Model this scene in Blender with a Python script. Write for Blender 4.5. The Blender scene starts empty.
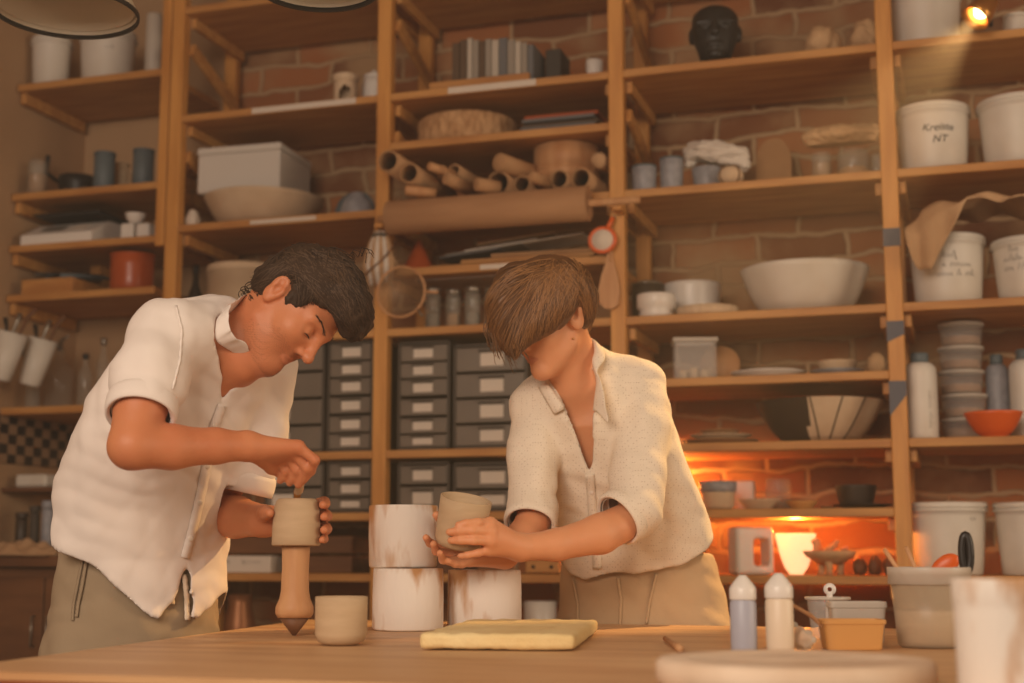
import bpy, math, random
import numpy as np
from mathutils import Vector, Matrix, noise as mnoise

# ---------------------------------------------------------------- camera
TH, PITCH, FPX = math.radians(17.5), math.radians(8.5), 1422.0
CAMH = 1.0
C = bpy.context.scene.collection
SC = bpy.context.scene
cam_d = bpy.data.cameras.new('camera')
cam = bpy.data.objects.new('camera', cam_d)
C.objects.link(cam)
cam_d.sensor_width = 36.0
cam_d.lens = FPX * 36.0 / 1024.0
cam.location = (0, 0, CAMH)
cam.rotation_euler = (math.pi / 2 + PITCH, 0, TH)
cam_d.dof.use_dof = True
cam_d.dof.focus_distance = 2.78
cam_d.dof.aperture_fstop = 2.6
cam_d.clip_start = 0.05
SC.camera = cam

# ---------------------------------------------------------------- world, lights, exposure
SC.view_settings.view_transform = 'Standard'
SC.view_settings.look = 'None'
SC.view_settings.gamma = 1.0
SC.view_settings.exposure = 0.0
SC.view_settings.use_curve_mapping = False
W = bpy.data.worlds.new('world'); SC.world = W; W.use_nodes = True
W.node_tree.nodes['Background'].inputs[0].default_value = (1.0, 0.70, 0.46, 1)
W.node_tree.nodes['Background'].inputs[1].default_value = 0.20

FW = Vector((-math.sin(TH), math.cos(TH), 0)); RT = Vector((math.cos(TH), math.sin(TH), 0))
def CP(x, z, h):
    """camera-aligned plan coordinates: x to the right, z ahead of the camera, h height"""
    v = RT * x + FW * z
    return Vector((v.x, v.y, h))

def area(name, loc, target, size, size_y, power, color):
    d = bpy.data.lights.new(name, 'AREA'); d.shape = 'RECTANGLE'; d.size = size; d.size_y = size_y
    d.energy = power; d.color = color
    o = bpy.data.objects.new(name, d); C.objects.link(o); o.location = loc
    o.rotation_euler = (Vector(target) - Vector(loc)).to_track_quat('-Z', 'Y').to_euler()
    return o
# added soft area lights out of view, behind and beside the camera
area('soft_area_front', CP(-1.3, -0.9, 2.35), CP(0.0, 3.2, 1.0), 2.2, 1.4, 114, (1.0, 0.80, 0.63))
area('soft_area_side', CP(3.4, 1.3, 1.75), CP(0.0, 3.0, 1.0), 1.6, 1.3, 42, (1.0, 0.76, 0.52))

def _dir(px, py):
    u = (px - 512.0) / FPX; v = (341.5 - py) / FPX
    fh = math.cos(PITCH) - v * math.sin(PITCH); up = math.sin(PITCH) + v * math.cos(PITCH)
    return RT * u + FW * fh + Vector((0, 0, up)), fh
CAM = Vector((0, 0, CAMH))
def P(px, py, Z):
    d, fh = _dir(px, py); return CAM + d * (Z / fh)
def PY(px, py, y):
    d, fh = _dir(px, py); return CAM + d * (y / d.y)
def PZ(px, py, z):
    d, fh = _dir(px, py); return CAM + d * ((z - CAMH) / d.z)
def zdepth(p): return Vector((p[0], p[1], 0)).dot(FW)
def ppm(p):  # photograph pixels per metre at a point
    return FPX / (zdepth(p) * math.cos(PITCH) + (p[2] - CAMH) * math.sin(PITCH))

# ---------------------------------------------------------------- materials
def mat(name, col, rough=0.6, metal=0.0, noise=0.0, nscale=8.0, col2=None, bump=0.0, bscale=None, trans=0.0, alpha=1.0,
        sss=0.0, emit=None, estr=0.0, stretch=(1, 1, 1), ior=1.45, detail=4.0, wave=None, sheen=0.0, spec=None, ramp=(0.35, 0.68)):
    m = bpy.data.materials.new(name); m.use_nodes = True
    nt = m.node_tree; b = nt.nodes['Principled BSDF']
    b.inputs['Base Color'].default_value = (*col, 1); b.inputs['Roughness'].default_value = rough
    b.inputs['Metallic'].default_value = metal; b.inputs['IOR'].default_value = ior
    b.inputs['Transmission Weight'].default_value = trans; b.inputs['Alpha'].default_value = alpha
    if spec is not None: b.inputs['Specular IOR Level'].default_value = spec
    if sheen: b.inputs['Sheen Weight'].default_value = sheen
    if sss:
        b.inputs['Subsurface Weight'].default_value = sss
        b.inputs['Subsurface Radius'].default_value = (0.012, 0.005, 0.003); b.inputs['Subsurface Scale'].default_value = 1.0
    if emit:
        b.inputs['Emission Color'].default_value = (*emit, 1); b.inputs['Emission Strength'].default_value = estr
    tc = mp = None
    if noise or bump or wave:
        tc = nt.nodes.new('ShaderNodeTexCoord'); mp = nt.nodes.new('ShaderNodeMapping')
        mp.inputs['Scale'].default_value = stretch
        nt.links.new(tc.outputs['Object'], mp.inputs['Vector'])
    if noise and col2:
        n = nt.nodes.new('ShaderNodeTexNoise'); n.inputs['Scale'].default_value = nscale; n.inputs['Detail'].default_value = detail
        r = nt.nodes.new('ShaderNodeValToRGB')
        r.color_ramp.elements[0].position = ramp[0]; r.color_ramp.elements[1].position = ramp[1]
        r.color_ramp.elements[0].color = (*col, 1)
        mix = [a * (1 - noise) + c * noise for a, c in zip(col, col2)]
        r.color_ramp.elements[1].color = (*mix, 1)
        nt.links.new(mp.outputs[0], n.inputs['Vector']); nt.links.new(n.outputs['Fac'], r.inputs['Fac'])
        nt.links.new(r.outputs['Color'], b.inputs['Base Color'])
    if bump:
        n2 = nt.nodes.new('ShaderNodeTexNoise'); n2.inputs['Scale'].default_value = bscale or nscale * 4; n2.inputs['Detail'].default_value = 3
        bp = nt.nodes.new('ShaderNodeBump'); bp.inputs['Strength'].default_value = bump; bp.inputs['Distance'].default_value = 0.01
        nt.links.new(mp.outputs[0], n2.inputs['Vector']); nt.links.new(n2.outputs['Fac'], bp.inputs['Height'])
        nt.links.new(bp.outputs[0], b.inputs['Normal'])
    return m

def lin(r, g, b):
    f = lambda c: (c / 255.0 / 12.92) if c / 255.0 <= 0.04045 else ((c / 255.0 + 0.055) / 1.055) ** 2.4
    return (f(r), f(g), f(b))

M = {}
M['wood'] = mat('pine_wood', lin(200, 146, 82), 0.55, noise=1, nscale=3.0, col2=lin(174, 116, 58), stretch=(1.2, 9, 9), bump=0.08)
M['wood_v'] = mat('pine_wood_upright', lin(214, 154, 80), 0.5, noise=1, nscale=3.0, col2=lin(190, 128, 60), stretch=(9, 9, 1.0), bump=0.08)
M['table'] = mat('table_wood', lin(214, 174, 128), 0.45, noise=1, nscale=2.4, col2=lin(190, 142, 96), stretch=(0.9, 7, 5), bump=0.05)
M['table_edge'] = mat('table_edge_wood', lin(150, 78, 40), 0.5, noise=1, nscale=3, col2=lin(128, 62, 30), stretch=(1, 6, 6))
M['darkwood'] = mat('dark_wood', lin(120, 78, 46), 0.6, noise=1, nscale=3, col2=lin(96, 58, 32), stretch=(1, 8, 8))
M['oak'] = mat('pale_turned_wood', lin(206, 158, 112), 0.55, noise=1, nscale=5, col2=lin(186, 132, 86), stretch=(6, 6, 1))
M['white'] = mat('white_plastic', lin(222, 216, 206), 0.45, noise=0.6, nscale=6, col2=lin(198, 186, 168))
M['whiteware'] = mat('white_glazed_ceramic', lin(226, 220, 212), 0.3)
M['bisque'] = mat('unglazed_cream_clay', lin(214, 190, 160), 0.8, noise=1, nscale=10, col2=lin(200, 172, 140), bump=0.05)
M['clay'] = mat('grey_beige_clay', lin(198, 172, 138), 0.75, noise=0.8, nscale=14, col2=lin(184, 156, 122), bump=0.06, stretch=(1, 1, 5))
M['beigeclay'] = mat('sandy_clay', lin(206, 170, 128), 0.8, noise=1, nscale=9, col2=lin(186, 148, 106), bump=0.1)
M['plaster'] = mat('plaster_with_clay_stains', lin(234, 226, 216), 0.85, noise=1, nscale=15, col2=lin(190, 142, 94), stretch=(1.2, 1.2, .35), bump=0.12, ramp=(0.53, 0.68), detail=6)
def rim_stain(m, z0, z1, amt):
    nt = m.node_tree; r = next(n for n in nt.nodes if n.type == 'VALTORGB'); tc = next(n for n in nt.nodes if n.type == 'TEX_COORD'); src = r.inputs['Fac'].links[0].from_socket
    sp = nt.nodes.new('ShaderNodeSeparateXYZ'); mr = nt.nodes.new('ShaderNodeMapRange'); ad = nt.nodes.new('ShaderNodeMath'); ad.operation = 'ADD'
    mr.inputs['From Min'].default_value = z0; mr.inputs['From Max'].default_value = z1; mr.inputs['To Max'].default_value = amt
    nt.links.new(tc.outputs['Object'], sp.inputs[0]); nt.links.new(sp.outputs['Z'], mr.inputs['Value']); nt.links.new(src, ad.inputs[0]); nt.links.new(mr.outputs[0], ad.inputs[1]); nt.links.new(ad.outputs[0], r.inputs['Fac'])
rim_stain(M['plaster'], .085, .135, .14)
M['bat'] = mat('dusty_wooden_bat', lin(232, 210, 186), 0.85, noise=1, nscale=7, col2=lin(208, 178, 148), bump=0.08)
M['glass'] = mat('clear_glass', (0.5, 0.47, 0.4), 0.05, alpha=0.17, spec=1.0)
M['plastic'] = mat('clear_plastic', (0.75, 0.72, 0.68), 0.25, alpha=0.16)
M['cloudy'] = mat('cloudy_translucent_plastic', lin(214, 204, 190), 0.4, alpha=0.72)
M['grey_drawer'] = mat('smoky_grey_drawer_plastic', lin(118, 108, 98), 0.35, noise=0.5, nscale=5, col2=lin(96, 88, 80))
M['grey_case'] = mat('dark_grey_case_plastic', lin(70, 62, 54), 0.45)
M['paper'] = mat('paper_label', lin(216, 204, 190), 0.8)
M['blackplastic'] = mat('black_plastic', lin(34, 30, 28), 0.4)
M['blackceramic'] = mat('dark_glazed_ceramic', lin(58, 46, 36), 0.45)
M['ironblack'] = mat('black_patinated_bust', lin(44, 40, 36), 0.4, bump=0.2, bscale=40)
M['bluegrey'] = mat('blue_grey_glaze', lin(136, 138, 146), 0.45, noise=1, nscale=40, col2=lin(160, 160, 166))
M['slate'] = mat('dusty_blue_can', lin(92, 104, 110), 0.5)
M['orange'] = mat('orange_plastic', lin(220, 96, 30), 0.35)
M['orangered'] = mat('orange_red_enamel', lin(182, 86, 38), 0.28, noise=0.6, nscale=3, col2=lin(150, 62, 28))
M['cardboard'] = mat('brown_cardboard', lin(176, 132, 90), 0.85, noise=1, nscale=6, col2=lin(160, 116, 76))
M['tubecard'] = mat('cardboard_tube', lin(190, 148, 106), 0.8, noise=1, nscale=6, col2=lin(172, 128, 86))
M['rollertube'] = mat('big_cardboard_roll', lin(182, 138, 98), 0.8, noise=1, nscale=3, col2=lin(166, 122, 84), stretch=(1, 5, 5))
M['wicker'] = mat('woven_cane', lin(204, 162, 118), 0.8, noise=1, nscale=60, col2=lin(160, 116, 74), stretch=(1, 1, .4), bump=0.4, bscale=60)
M['linen'] = mat('linen_cloth', lin(196, 160, 122), 0.9, noise=1, nscale=6, col2=lin(178, 140, 102), bump=0.15, bscale=60)
M['whitecloth'] = mat('white_cloth', lin(216, 206, 194), 0.9, bump=0.2, bscale=30)
M['metal'] = mat('dull_steel', lin(150, 140, 128), 0.35, metal=0.8)
M['brass'] = mat('brass_metal', lin(196, 140, 70), 0.3, metal=0.8)
M['darkgrey'] = mat('dark_grey_stuff', lin(70, 62, 54), 0.7)
M['tubplastic'] = mat('thin_milky_tub_plastic', lin(206, 186, 158), 0.35, alpha=0.45)
M['copper'] = mat('tarnished_copper', lin(150, 98, 62), 0.4, metal=.5)
M['sponge'] = mat('yellow_sponge_cloth', lin(238, 216, 162), 0.9, noise=1, nscale=9, col2=lin(228, 198, 138), bump=0.3, bscale=90)
M['tape'] = mat('blue_grey_tape', lin(96, 96, 104), 0.6)
M['mesh'] = mat('fine_wire_sieve_mesh', lin(150, 122, 92), 0.5, metal=0.4, alpha=0.45)
M['ink'] = mat('black_marker_ink', lin(40, 34, 32), 0.7)
M['ochre'] = mat('ochre_glaze_slip', lin(206, 150, 84), 0.5)
M['bookA'] = mat('grey_book_cover', lin(150, 140, 128), 0.7)
M['bookB'] = mat('brown_book_cover', lin(92, 72, 54), 0.7)
M['bookC'] = mat('pale_book_cover', lin(186, 176, 162), 0.7)
M['bookD'] = mat('slate_book_cover', lin(104, 104, 106), 0.7)
M['foam'] = mat('white_foam_box', lin(212, 206, 198), 0.8)
M['bluebottle'] = mat('pale_blue_bottle_plastic', lin(170, 172, 186), 0.4)
M['creambottle'] = mat('cream_bottle_plastic', lin(226, 208, 184), 0.4)
M['shade'] = mat('cream_lamp_enamel', lin(226, 214, 190), 0.45)
M['rim'] = mat('dark_lamp_rim', lin(50, 44, 36), 0.5)
M['bulb'] = mat('glowing_bulb', (1, 0.8, 0.5), 0.4, emit=(1.0, 0.62, 0.28), estr=14)
M['skin_m'] = mat('tanned_skin', lin(206, 134, 92), 0.5, noise=0.6, nscale=9, col2=lin(192, 112, 74), sss=0.12, bump=0.05, bscale=160)
M['skin_w'] = mat('fair_skin', lin(226, 160, 116), 0.5, noise=0.6, nscale=9, col2=lin(216, 142, 98), sss=0.12, bump=0.03, bscale=160)
M['hair_m'] = mat('dark_brown_hair', lin(52, 39, 30), 0.65, noise=1, nscale=14, col2=lin(70, 52, 38), spec=.25)
M['hair_w'] = mat('light_brown_hair', lin(98, 66, 38), 0.45, noise=1, nscale=16, col2=lin(122, 84, 50))
M['hair_m2'] = mat('lighter_brown_hair_strands', lin(86, 64, 46), 0.5)  # lighter strands over the dark base paint the hair's highlights
M['hair_w2'] = mat('golden_hair_strands', lin(150, 106, 64), 0.38)  # light streaks that also paint the gloss into the hair colour
M['shirt_m'] = mat('white_linen', lin(236, 226, 218), 0.9, noise=0.5, nscale=3, col2=lin(226, 214, 204), bump=0.16, bscale=11, sheen=0.1)
M['trouser_m'] = mat('sand_linen_trousers', lin(170, 150, 124), 0.9, noise=1, nscale=4, col2=lin(152, 132, 106), bump=0.25, bscale=16)
M['trouser_w'] = mat('beige_cotton_trousers', lin(206, 176, 138), 0.9, noise=0.8, nscale=4, col2=lin(192, 160, 122), bump=0.25, bscale=26)
M['button'] = mat('shell_buttons', lin(226, 214, 200), 0.3)

def shirt_w_mat():
    m = mat('cream_shirt_with_small_dots', lin(236, 222, 200), 0.9, bump=0.06, bscale=40)
    nt = m.node_tree; b = nt.nodes['Principled BSDF']; tc = nt.nodes.new('ShaderNodeTexCoord')
    v = nt.nodes.new('ShaderNodeTexVoronoi'); v.feature = 'F1'; v.inputs['Scale'].default_value = 170; v.inputs['Randomness'].default_value = 0.25
    r = nt.nodes.new('ShaderNodeValToRGB'); r.color_ramp.elements[0].position = 0.13; r.color_ramp.elements[1].position = 0.21
    r.color_ramp.elements[0].color = (*lin(176, 150, 124), 1); r.color_ramp.elements[1].color = (*lin(236, 222, 202), 1)
    nt.links.new(tc.outputs['Object'], v.inputs['Vector']); nt.links.new(v.outputs['Distance'], r.inputs['Fac'])
    nt.links.new(r.outputs['Color'], b.inputs['Base Color'])
    return m
M['shirt_w'] = shirt_w_mat()

def brick_mat():
    m = bpy.data.materials.new('old_brick'); m.use_nodes = True; nt = m.node_tree; b = nt.nodes['Principled BSDF']
    tc = nt.nodes.new('ShaderNodeTexCoord'); mp = nt.nodes.new('ShaderNodeMapping')
    mp.inputs['Rotation'].default_value = (math.pi / 2, 0, 0)
    nt.links.new(tc.outputs['Object'], mp.inputs['Vector'])
    nz = nt.nodes.new('ShaderNodeTexNoise'); nz.inputs['Scale'].default_value = 5; nz.inputs['Detail'].default_value = 5
    nt.links.new(tc.outputs['Object'], nz.inputs['Vector'])
    ad = nt.nodes.new('ShaderNodeMixRGB'); ad.blend_type = 'ADD'; ad.inputs[0].default_value = 0.085
    nt.links.new(mp.outputs[0], ad.inputs[1]); nt.links.new(nz.outputs['Color'], ad.inputs[2])
    br = nt.nodes.new('ShaderNodeTexBrick')
    br.inputs['Scale'].default_value = 1.0; br.inputs['Brick Width'].default_value = 0.29; br.inputs['Row Height'].default_value = 0.088
    br.inputs['Mortar Size'].default_value = 0.011; br.inputs['Mortar Smooth'].default_value = 0.6
    br.inputs['Color1'].default_value = (*lin(172, 108, 62), 1); br.inputs['Color2'].default_value = (*lin(108, 64, 36), 1)
    br.inputs['Mortar'].default_value = (*lin(182, 150, 114), 1)
    nt.links.new(ad.outputs[0], br.inputs['Vector'])
    n2 = nt.nodes.new('ShaderNodeTexNoise'); n2.inputs['Scale'].default_value = 3.2; n2.inputs['Detail'].default_value = 7
    nt.links.new(tc.outputs['Object'], n2.inputs['Vector'])
    r = nt.nodes.new('ShaderNodeValToRGB'); r.color_ramp.elements[0].position = 0.47; r.color_ramp.elements[1].position = 0.64
    r.color_ramp.elements[0].color = (0, 0, 0, 1); r.color_ramp.elements[1].color = (0.9, 0.9, 0.9, 1)
    nt.links.new(n2.outputs['Fac'], r.inputs['Fac'])
    mx = nt.nodes.new('ShaderNodeMixRGB'); nt.links.new(r.outputs[0], mx.inputs[0]); nt.links.new(br.outputs['Color'], mx.inputs[1])
    mx.inputs[2].default_value = (*lin(172, 138, 100), 1)
    nt.links.new(mx.outputs[0], b.inputs['Base Color']); b.inputs['Roughness'].default_value = 0.9
    bp = nt.nodes.new('ShaderNodeBump'); bp.inputs['Strength'].default_value = 0.6; bp.inputs['Distance'].default_value = 0.015; bp.invert = True
    nt.links.new(br.outputs['Fac'], bp.inputs['Height']); nt.links.new(bp.outputs[0], b.inputs['Normal'])
    return m
M['brick'] = brick_mat()
M['wallplaster'] = mat('beige_wall_plaster', lin(190, 154, 116), 0.9, noise=0.7, nscale=2, col2=lin(172, 136, 100))
M['ceiling'] = mat('cream_ceiling', lin(190, 160, 128), 0.9)
M['floor'] = mat('worn_floorboards', lin(110, 82, 58), 0.7, noise=1, nscale=3, col2=lin(90, 66, 46), stretch=(1, 8, 1))
def checker_mat():
    m = bpy.data.materials.new('checker_tiles'); m.use_nodes = True; nt = m.node_tree; b = nt.nodes['Principled BSDF']
    tc = nt.nodes.new('ShaderNodeTexCoord'); ck = nt.nodes.new('ShaderNodeTexChecker'); ck.inputs['Scale'].default_value = 1.0
    ck.inputs['Color1'].default_value = (*lin(150, 120, 92), 1); ck.inputs['Color2'].default_value = (*lin(34, 28, 24), 1)
    mp = nt.nodes.new('ShaderNodeMapping'); mp.inputs['Scale'].default_value = (1.7, 1 / .05, 1 / .036); mp.inputs['Location'].default_value = (.3, .02, .31)
    nt.links.new(tc.outputs['Object'], mp.inputs['Vector']); nt.links.new(mp.outputs[0], ck.inputs['Vector']); nt.links.new(ck.outputs['Color'], b.inputs['Base Color'])
    b.inputs['Roughness'].default_value = 0.3
    return m
M['checker'] = checker_mat()

# ---------------------------------------------------------------- mesh building
class MB:
    def __init__(s): s.v = []; s.f = []; s.sm = []
    def add(s, vs, fs, smooth=False):
        o = len(s.v); s.v += [tuple(p) for p in vs]; s.f += [tuple(i + o for i in f) for f in fs]; s.sm += [smooth] * len(fs); return s
    def box(s, c, d, rz=0, bev=None, rot=None):
        """box of size d centred on c; chamfered along every edge"""
        hx, hy, hz = d[0] / 2, d[1] / 2, d[2] / 2
        b = min(0.0025 if bev is None else bev, hx * .4, hy * .4, hz * .4)
        vs = []; idx = {}
        for sx in (-1, 1):
            for sy in (-1, 1):
                for sz in (-1, 1):
                    for k in range(3):
                        p = [sx * hx, sy * hy, sz * hz]
                        for j in range(3):
                            if j != k: p[j] -= (sx, sy, sz)[j] * b
                        idx[(sx, sy, sz, k)] = len(vs); vs.append(p)
        fs = []
        for k in range(3):
            a, c2 = (k + 1) % 3, (k + 2) % 3
            for sg in (-1, 1):
                q = []
                for (sa, sb) in ((-1, -1), (1, -1), (1, 1), (-1, 1)):
                    t = [0, 0, 0]; t[k] = sg; t[a] = sa; t[c2] = sb; q.append(idx[(*t, k)])
                fs.append(q if sg > 0 else q[::-1])
        for k in range(3):
            a, c2 = (k + 1) % 3, (k + 2) % 3
            for sa in (-1, 1):
                for sb in (-1, 1):
                    q = []
                    for (sg, kk) in ((-1, a), (1, a), (1, c2), (-1, c2)):
                        t = [0, 0, 0]; t[k] = sg; t[a] = sa; t[c2] = sb; q.append(idx[(*t, kk)])
                    fs.append(q if sa * sb > 0 else q[::-1])
        for sx in (-1, 1):
            for sy in (-1, 1):
                for sz in (-1, 1):
                    q = [idx[(sx, sy, sz, k)] for k in range(3)]
                    fs.append(q if sx * sy * sz > 0 else q[::-1])
        R = rot if rot is not None else Matrix.Rotation(rz, 3, 'Z')
        cc = Vector(c)
        return s.add([R @ Vector(p) + cc for p in vs], fs)
    def lathe(s, prof, c=(0, 0, 0), n=32, axis=None, sx=1, sy=1, smooth=True, wob=0.0, seed=0):
        """profile [(r, z), ...] spun about z (or axis)"""
        rnd = random.Random(seed); ph = rnd.random() * 6.28
        R = Matrix.Identity(3) if axis is None else Vector((0, 0, 1)).rotation_difference(Vector(axis)).to_matrix()
        cc = Vector(c); vs = []; fs = []; rings = []
        for (r, z) in prof:
            if r <= 1e-6:
                rings.append([len(vs)]); vs.append(R @ Vector((0, 0, z)) + cc)
            else:
                ring = []
                for i in range(n):
                    a = 2 * math.pi * i / n; rr = r * (1 + wob * (math.sin(2 * a + ph) + .6 * math.sin(3 * a + ph * 2)))
                    ring.append(len(vs)); vs.append(R @ Vector((rr * math.cos(a) * sx, rr * math.sin(a) * sy, z)) + cc)
                rings.append(ring)
        for a, b in zip(rings[:-1], rings[1:]):
            for i in range(n):
                j = (i + 1) % n
                if len(a) == 1 and len(b) == 1: continue
                if len(a) == 1: fs.append((a[0], b[j], b[i]))
                elif len(b) == 1: fs.append((a[i], a[j], b[0]))
                else: fs.append((a[i], a[j], b[j], b[i]))
        return s.add(vs, fs, smooth)
    def tube(s, pts, r, n=8, caps=True, smooth=True, closed=False):
        pts = [Vector(p) for p in pts]; rs = r if isinstance(r, (list, tuple)) else [r] * len(pts)
        vs = []; fs = []; k = len(pts); nrm = None
        for i, p in enumerate(pts):
            if closed: t = pts[(i + 1) % k] - pts[i - 1]
            else: t = pts[min(i + 1, k - 1)] - pts[max(i - 1, 0)]
            t.normalize()
            if nrm is None: nrm = t.orthogonal().normalized()
            else:
                nrm = nrm - t * nrm.dot(t)
                nrm = nrm.normalized() if nrm.length > 1e-6 else t.orthogonal().normalized()
            bn = t.cross(nrm)
            for j in range(n):
                a = 2 * math.pi * j / n; vs.append(p + (nrm * math.cos(a) + bn * math.sin(a)) * rs[i])
        for i in range(k if closed else k - 1):
            i2 = (i + 1) % k
            for j in range(n):
                j2 = (j + 1) % n; fs.append((i * n + j, i * n + j2, i2 * n + j2, i2 * n + j))
        if caps and not closed:
            fs.append(tuple(reversed(range(n)))); fs.append(tuple((k - 1) * n + j for j in range(n)))
        return s.add(vs, fs, smooth)
    def prism(s, poly, z0, z1, smooth=False):
        n = len(poly); vs = [(x, y, z0) for x, y in poly] + [(x, y, z1) for x, y in poly]
        fs = [tuple(reversed(range(n))), tuple(range(n, 2 * n))] + [(i, (i + 1) % n, n + (i + 1) % n, n + i) for i in range(n)]
        return s.add(vs, fs, smooth)
    def grid(s, fn, nu, nv, smooth=True, thick=0.0):
        vs = [fn(i / nu, j / nv) for j in range(nv + 1) for i in range(nu + 1)]
        fs = [(j * (nu + 1) + i, j * (nu + 1) + i + 1, (j + 1) * (nu + 1) + i + 1, (j + 1) * (nu + 1) + i) for j in range(nv) for i in range(nu)]
        return s.add(vs, fs, smooth)
    def xf(s, R, t=(0, 0, 0)):
        t = Vector(t); s.v = [tuple(R @ Vector(p) + t) for p in s.v]; return s
    def mesh(s, name):
        me = bpy.data.meshes.new(name); me.from_pydata(s.v, [], s.f)
        me.polygons.foreach_set('use_smooth', s.sm); me.update(); return me

def obj(name, mb, m, parent=None, loc=None, rz=0, label=None, solid=0.0, sub=0):
    me = mb.mesh(name) if isinstance(mb, MB) else mb
    o = bpy.data.objects.new(name, me); C.objects.link(o)
    if m is not None:
        me.materials.clear(); me.materials.append(M[m] if isinstance(m, str) else m)
    if parent is not None: o.parent = parent
    if loc is not None: o.location = loc
    o.rotation_euler = (0, 0, rz)
    if label: o['label'] = label
    if solid:
        md = o.modifiers.new('thickness', 'SOLIDIFY'); md.thickness = solid; md.offset = 0
    if sub:
        md = o.modifiers.new('smooth', 'SUBSURF'); md.levels = sub; md.render_levels = sub
    return o
def tag(o, label, cat, group=None, kind=None):
    o['label'] = label; o['category'] = cat
    if group: o['group'] = group
    if kind: o['kind'] = kind
    return o
def thing(name, label, cat, loc=(0, 0, 0), rz=0, group=None):
    o = bpy.data.objects.new(name, None); C.objects.link(o); o.empty_display_size = 0.05
    o.location = loc; o.rotation_euler = (0, 0, rz)
    return tag(o, label, cat, group)
def struct(name, mb, m, label=None):
    o = obj(name, mb, m); o['kind'] = 'structure'
    if label: o['label'] = label
    return o
def copy_thing(o, loc, rz=0, label=None, group=None):
    def rec(s, par):
        c = s.copy(); C.objects.link(c)
        if par is not None: c.parent = par
        for ch in list(s.children): rec(ch, c)
        return c
    c = rec(o, None); c.location = loc; c.rotation_euler = (0, 0, rz)
    if label: c['label'] = label
    if group: c['group'] = group
    return c

_txt = {}
def text_mb(txt, size, depth=0.0006, jitter=0.0, seed=0):
    """lettering in the x-z plane facing -y, centred on the origin"""
    cu = bpy.data.curves.new('lettering', 'FONT'); cu.body = txt; cu.size = size; cu.align_x = 'CENTER'; cu.extrude = depth
    cu.resolution_u = 3; cu.shear = 0.25 if jitter else 0.0
    o = bpy.data.objects.new('lettering', cu); C.objects.link(o)
    dg = bpy.context.evaluated_depsgraph_get(); dg.update()
    me = bpy.data.meshes.new_from_object(o.evaluated_get(dg))
    mb = MB(); mb.add([(v.co.x, -v.co.z, v.co.y - size * .35 + jitter * math.sin(v.co.x / size * 3 + seed)) for v in me.vertices], [tuple(p.vertices) for p in me.polygons])
    bpy.data.objects.remove(o); bpy.data.curves.remove(cu); bpy.data.meshes.remove(me)
    return mb
def scribble_mb(words, size, seed=0):
    """handwriting too small and blurred to read: pen strokes in the x-z plane"""
    rnd = random.Random(seed); mb = MB(); x = 0.0; st = size * .22
    for n in words:
        pts = []
        for i in range(n * 2 + 1):
            up = i % 2; z = (size * rnd.choice((.42, .45, .5, .9)) if up else rnd.choice((0, 0, .03, -.3 if rnd.random() < .15 else 0)) * size)
            pts.append((x, 0, z)); x += st * rnd.uniform(.75, 1.2)
        mb.tube(pts, size * .045, 4); x += st * 1.6
    w = x - st * 1.6; mb.v = [(a - w / 2, b * .3, c) for a, b, c in mb.v]; return mb
def wrap(mb, rfun, z0, ang=0.0):
    """bend lettering round a vertical cylinder of radius rfun(z), centred at angle ang from -y"""
    out = []
    for (x, y, z) in mb.v:
        zz = z + z0; r = rfun(zz) + 0.0008 - y * 0.5
        a = x / r + ang; out.append((r * math.sin(a), -r * math.cos(a), zz))
    mb.v = out; return mb
# ---------------------------------------------------------------- room
Y0 = 4.29                                   # front plane of the shelving
SD = 0.42                                   # shelf depth
YW = Y0 + 0.47                              # brick wall
XL = PY(8, 200, Y0).x                       # left wall
XR = 2.6
PX_0 = PY(175, 120, Y0).x
CEIL = 3.25
def shell(name, x0, x1, y0, y1, z0, z1, m):
    b = MB(); b.box(((x0 + x1) / 2, (y0 + y1) / 2, (z0 + z1) / 2), (x1 - x0, y1 - y0, z1 - z0), bev=0.0001); return struct(name, b, m)
shell('floor', XL - .2, XR + .2, -3.6, YW + .2, -0.1, 0, 'floor')
shell('wall_back', XL - .2, XR + .2, YW, YW + .2, 0, CEIL, 'brick')
shell('wall_left', XL - .2, XL, -3.6, YW, 0, CEIL, 'wallplaster')
shell('wall_back_left', XL, PX_0 - .03, YW - .012, YW, 0, CEIL, 'wallplaster')
shell('ceiling', XL - .2, XR + .2, 1.6, YW + .2, CEIL, CEIL + .1, 'ceiling')

# ---------------------------------------------------------------- shelving
LZ = {'L0': PY(225, 5, Y0).z, 'L1': PY(740, 61, Y0).z, 'L2': PY(740, 185, Y0).z, 'L3': PY(740, 315, Y0).z, 'L4': PY(740, 380, Y0).z,
      'L5': PY(801, 445, Y0).z, 'L6': PY(787, 513, Y0).z, 'L7': PY(787, 580, Y0).z, 'B': PY(500, 136, Y0).z, 'D': PY(470, 268, Y0).z}
LZ['L8'] = 0.62; LZ['L9'] = 0.12
BT = 0.026                                  # board thickness
PX = [PY(175, 120, Y0).x, PY(382, 200, Y0).x, PY(617, 230, Y0).x, PY(893, 270, Y0).x]
PX.append(PX[3] + 0.86)
PWD = 0.048
BAYS = [(PX[i] + PWD / 2, PX[i + 1] - PWD / 2) for i in range(4)]    # bays 2, 3, 4, 5
shelving = thing('wooden_shelving', 'tall pine shelving of open bays along the brick wall', 'shelving', ((PX[0] + PX[4]) / 2, Y0, 0))
def spart(name, b, m, parent=None, label=None):
    par = parent or shelving
    o = obj(name, b, m, par, label=label)
    w = Vector((0, 0, 0)); q = par
    while q is not None: w = w + Vector(q.location); q = q.parent
    o.location = -w
    return o
posts = []
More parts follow.
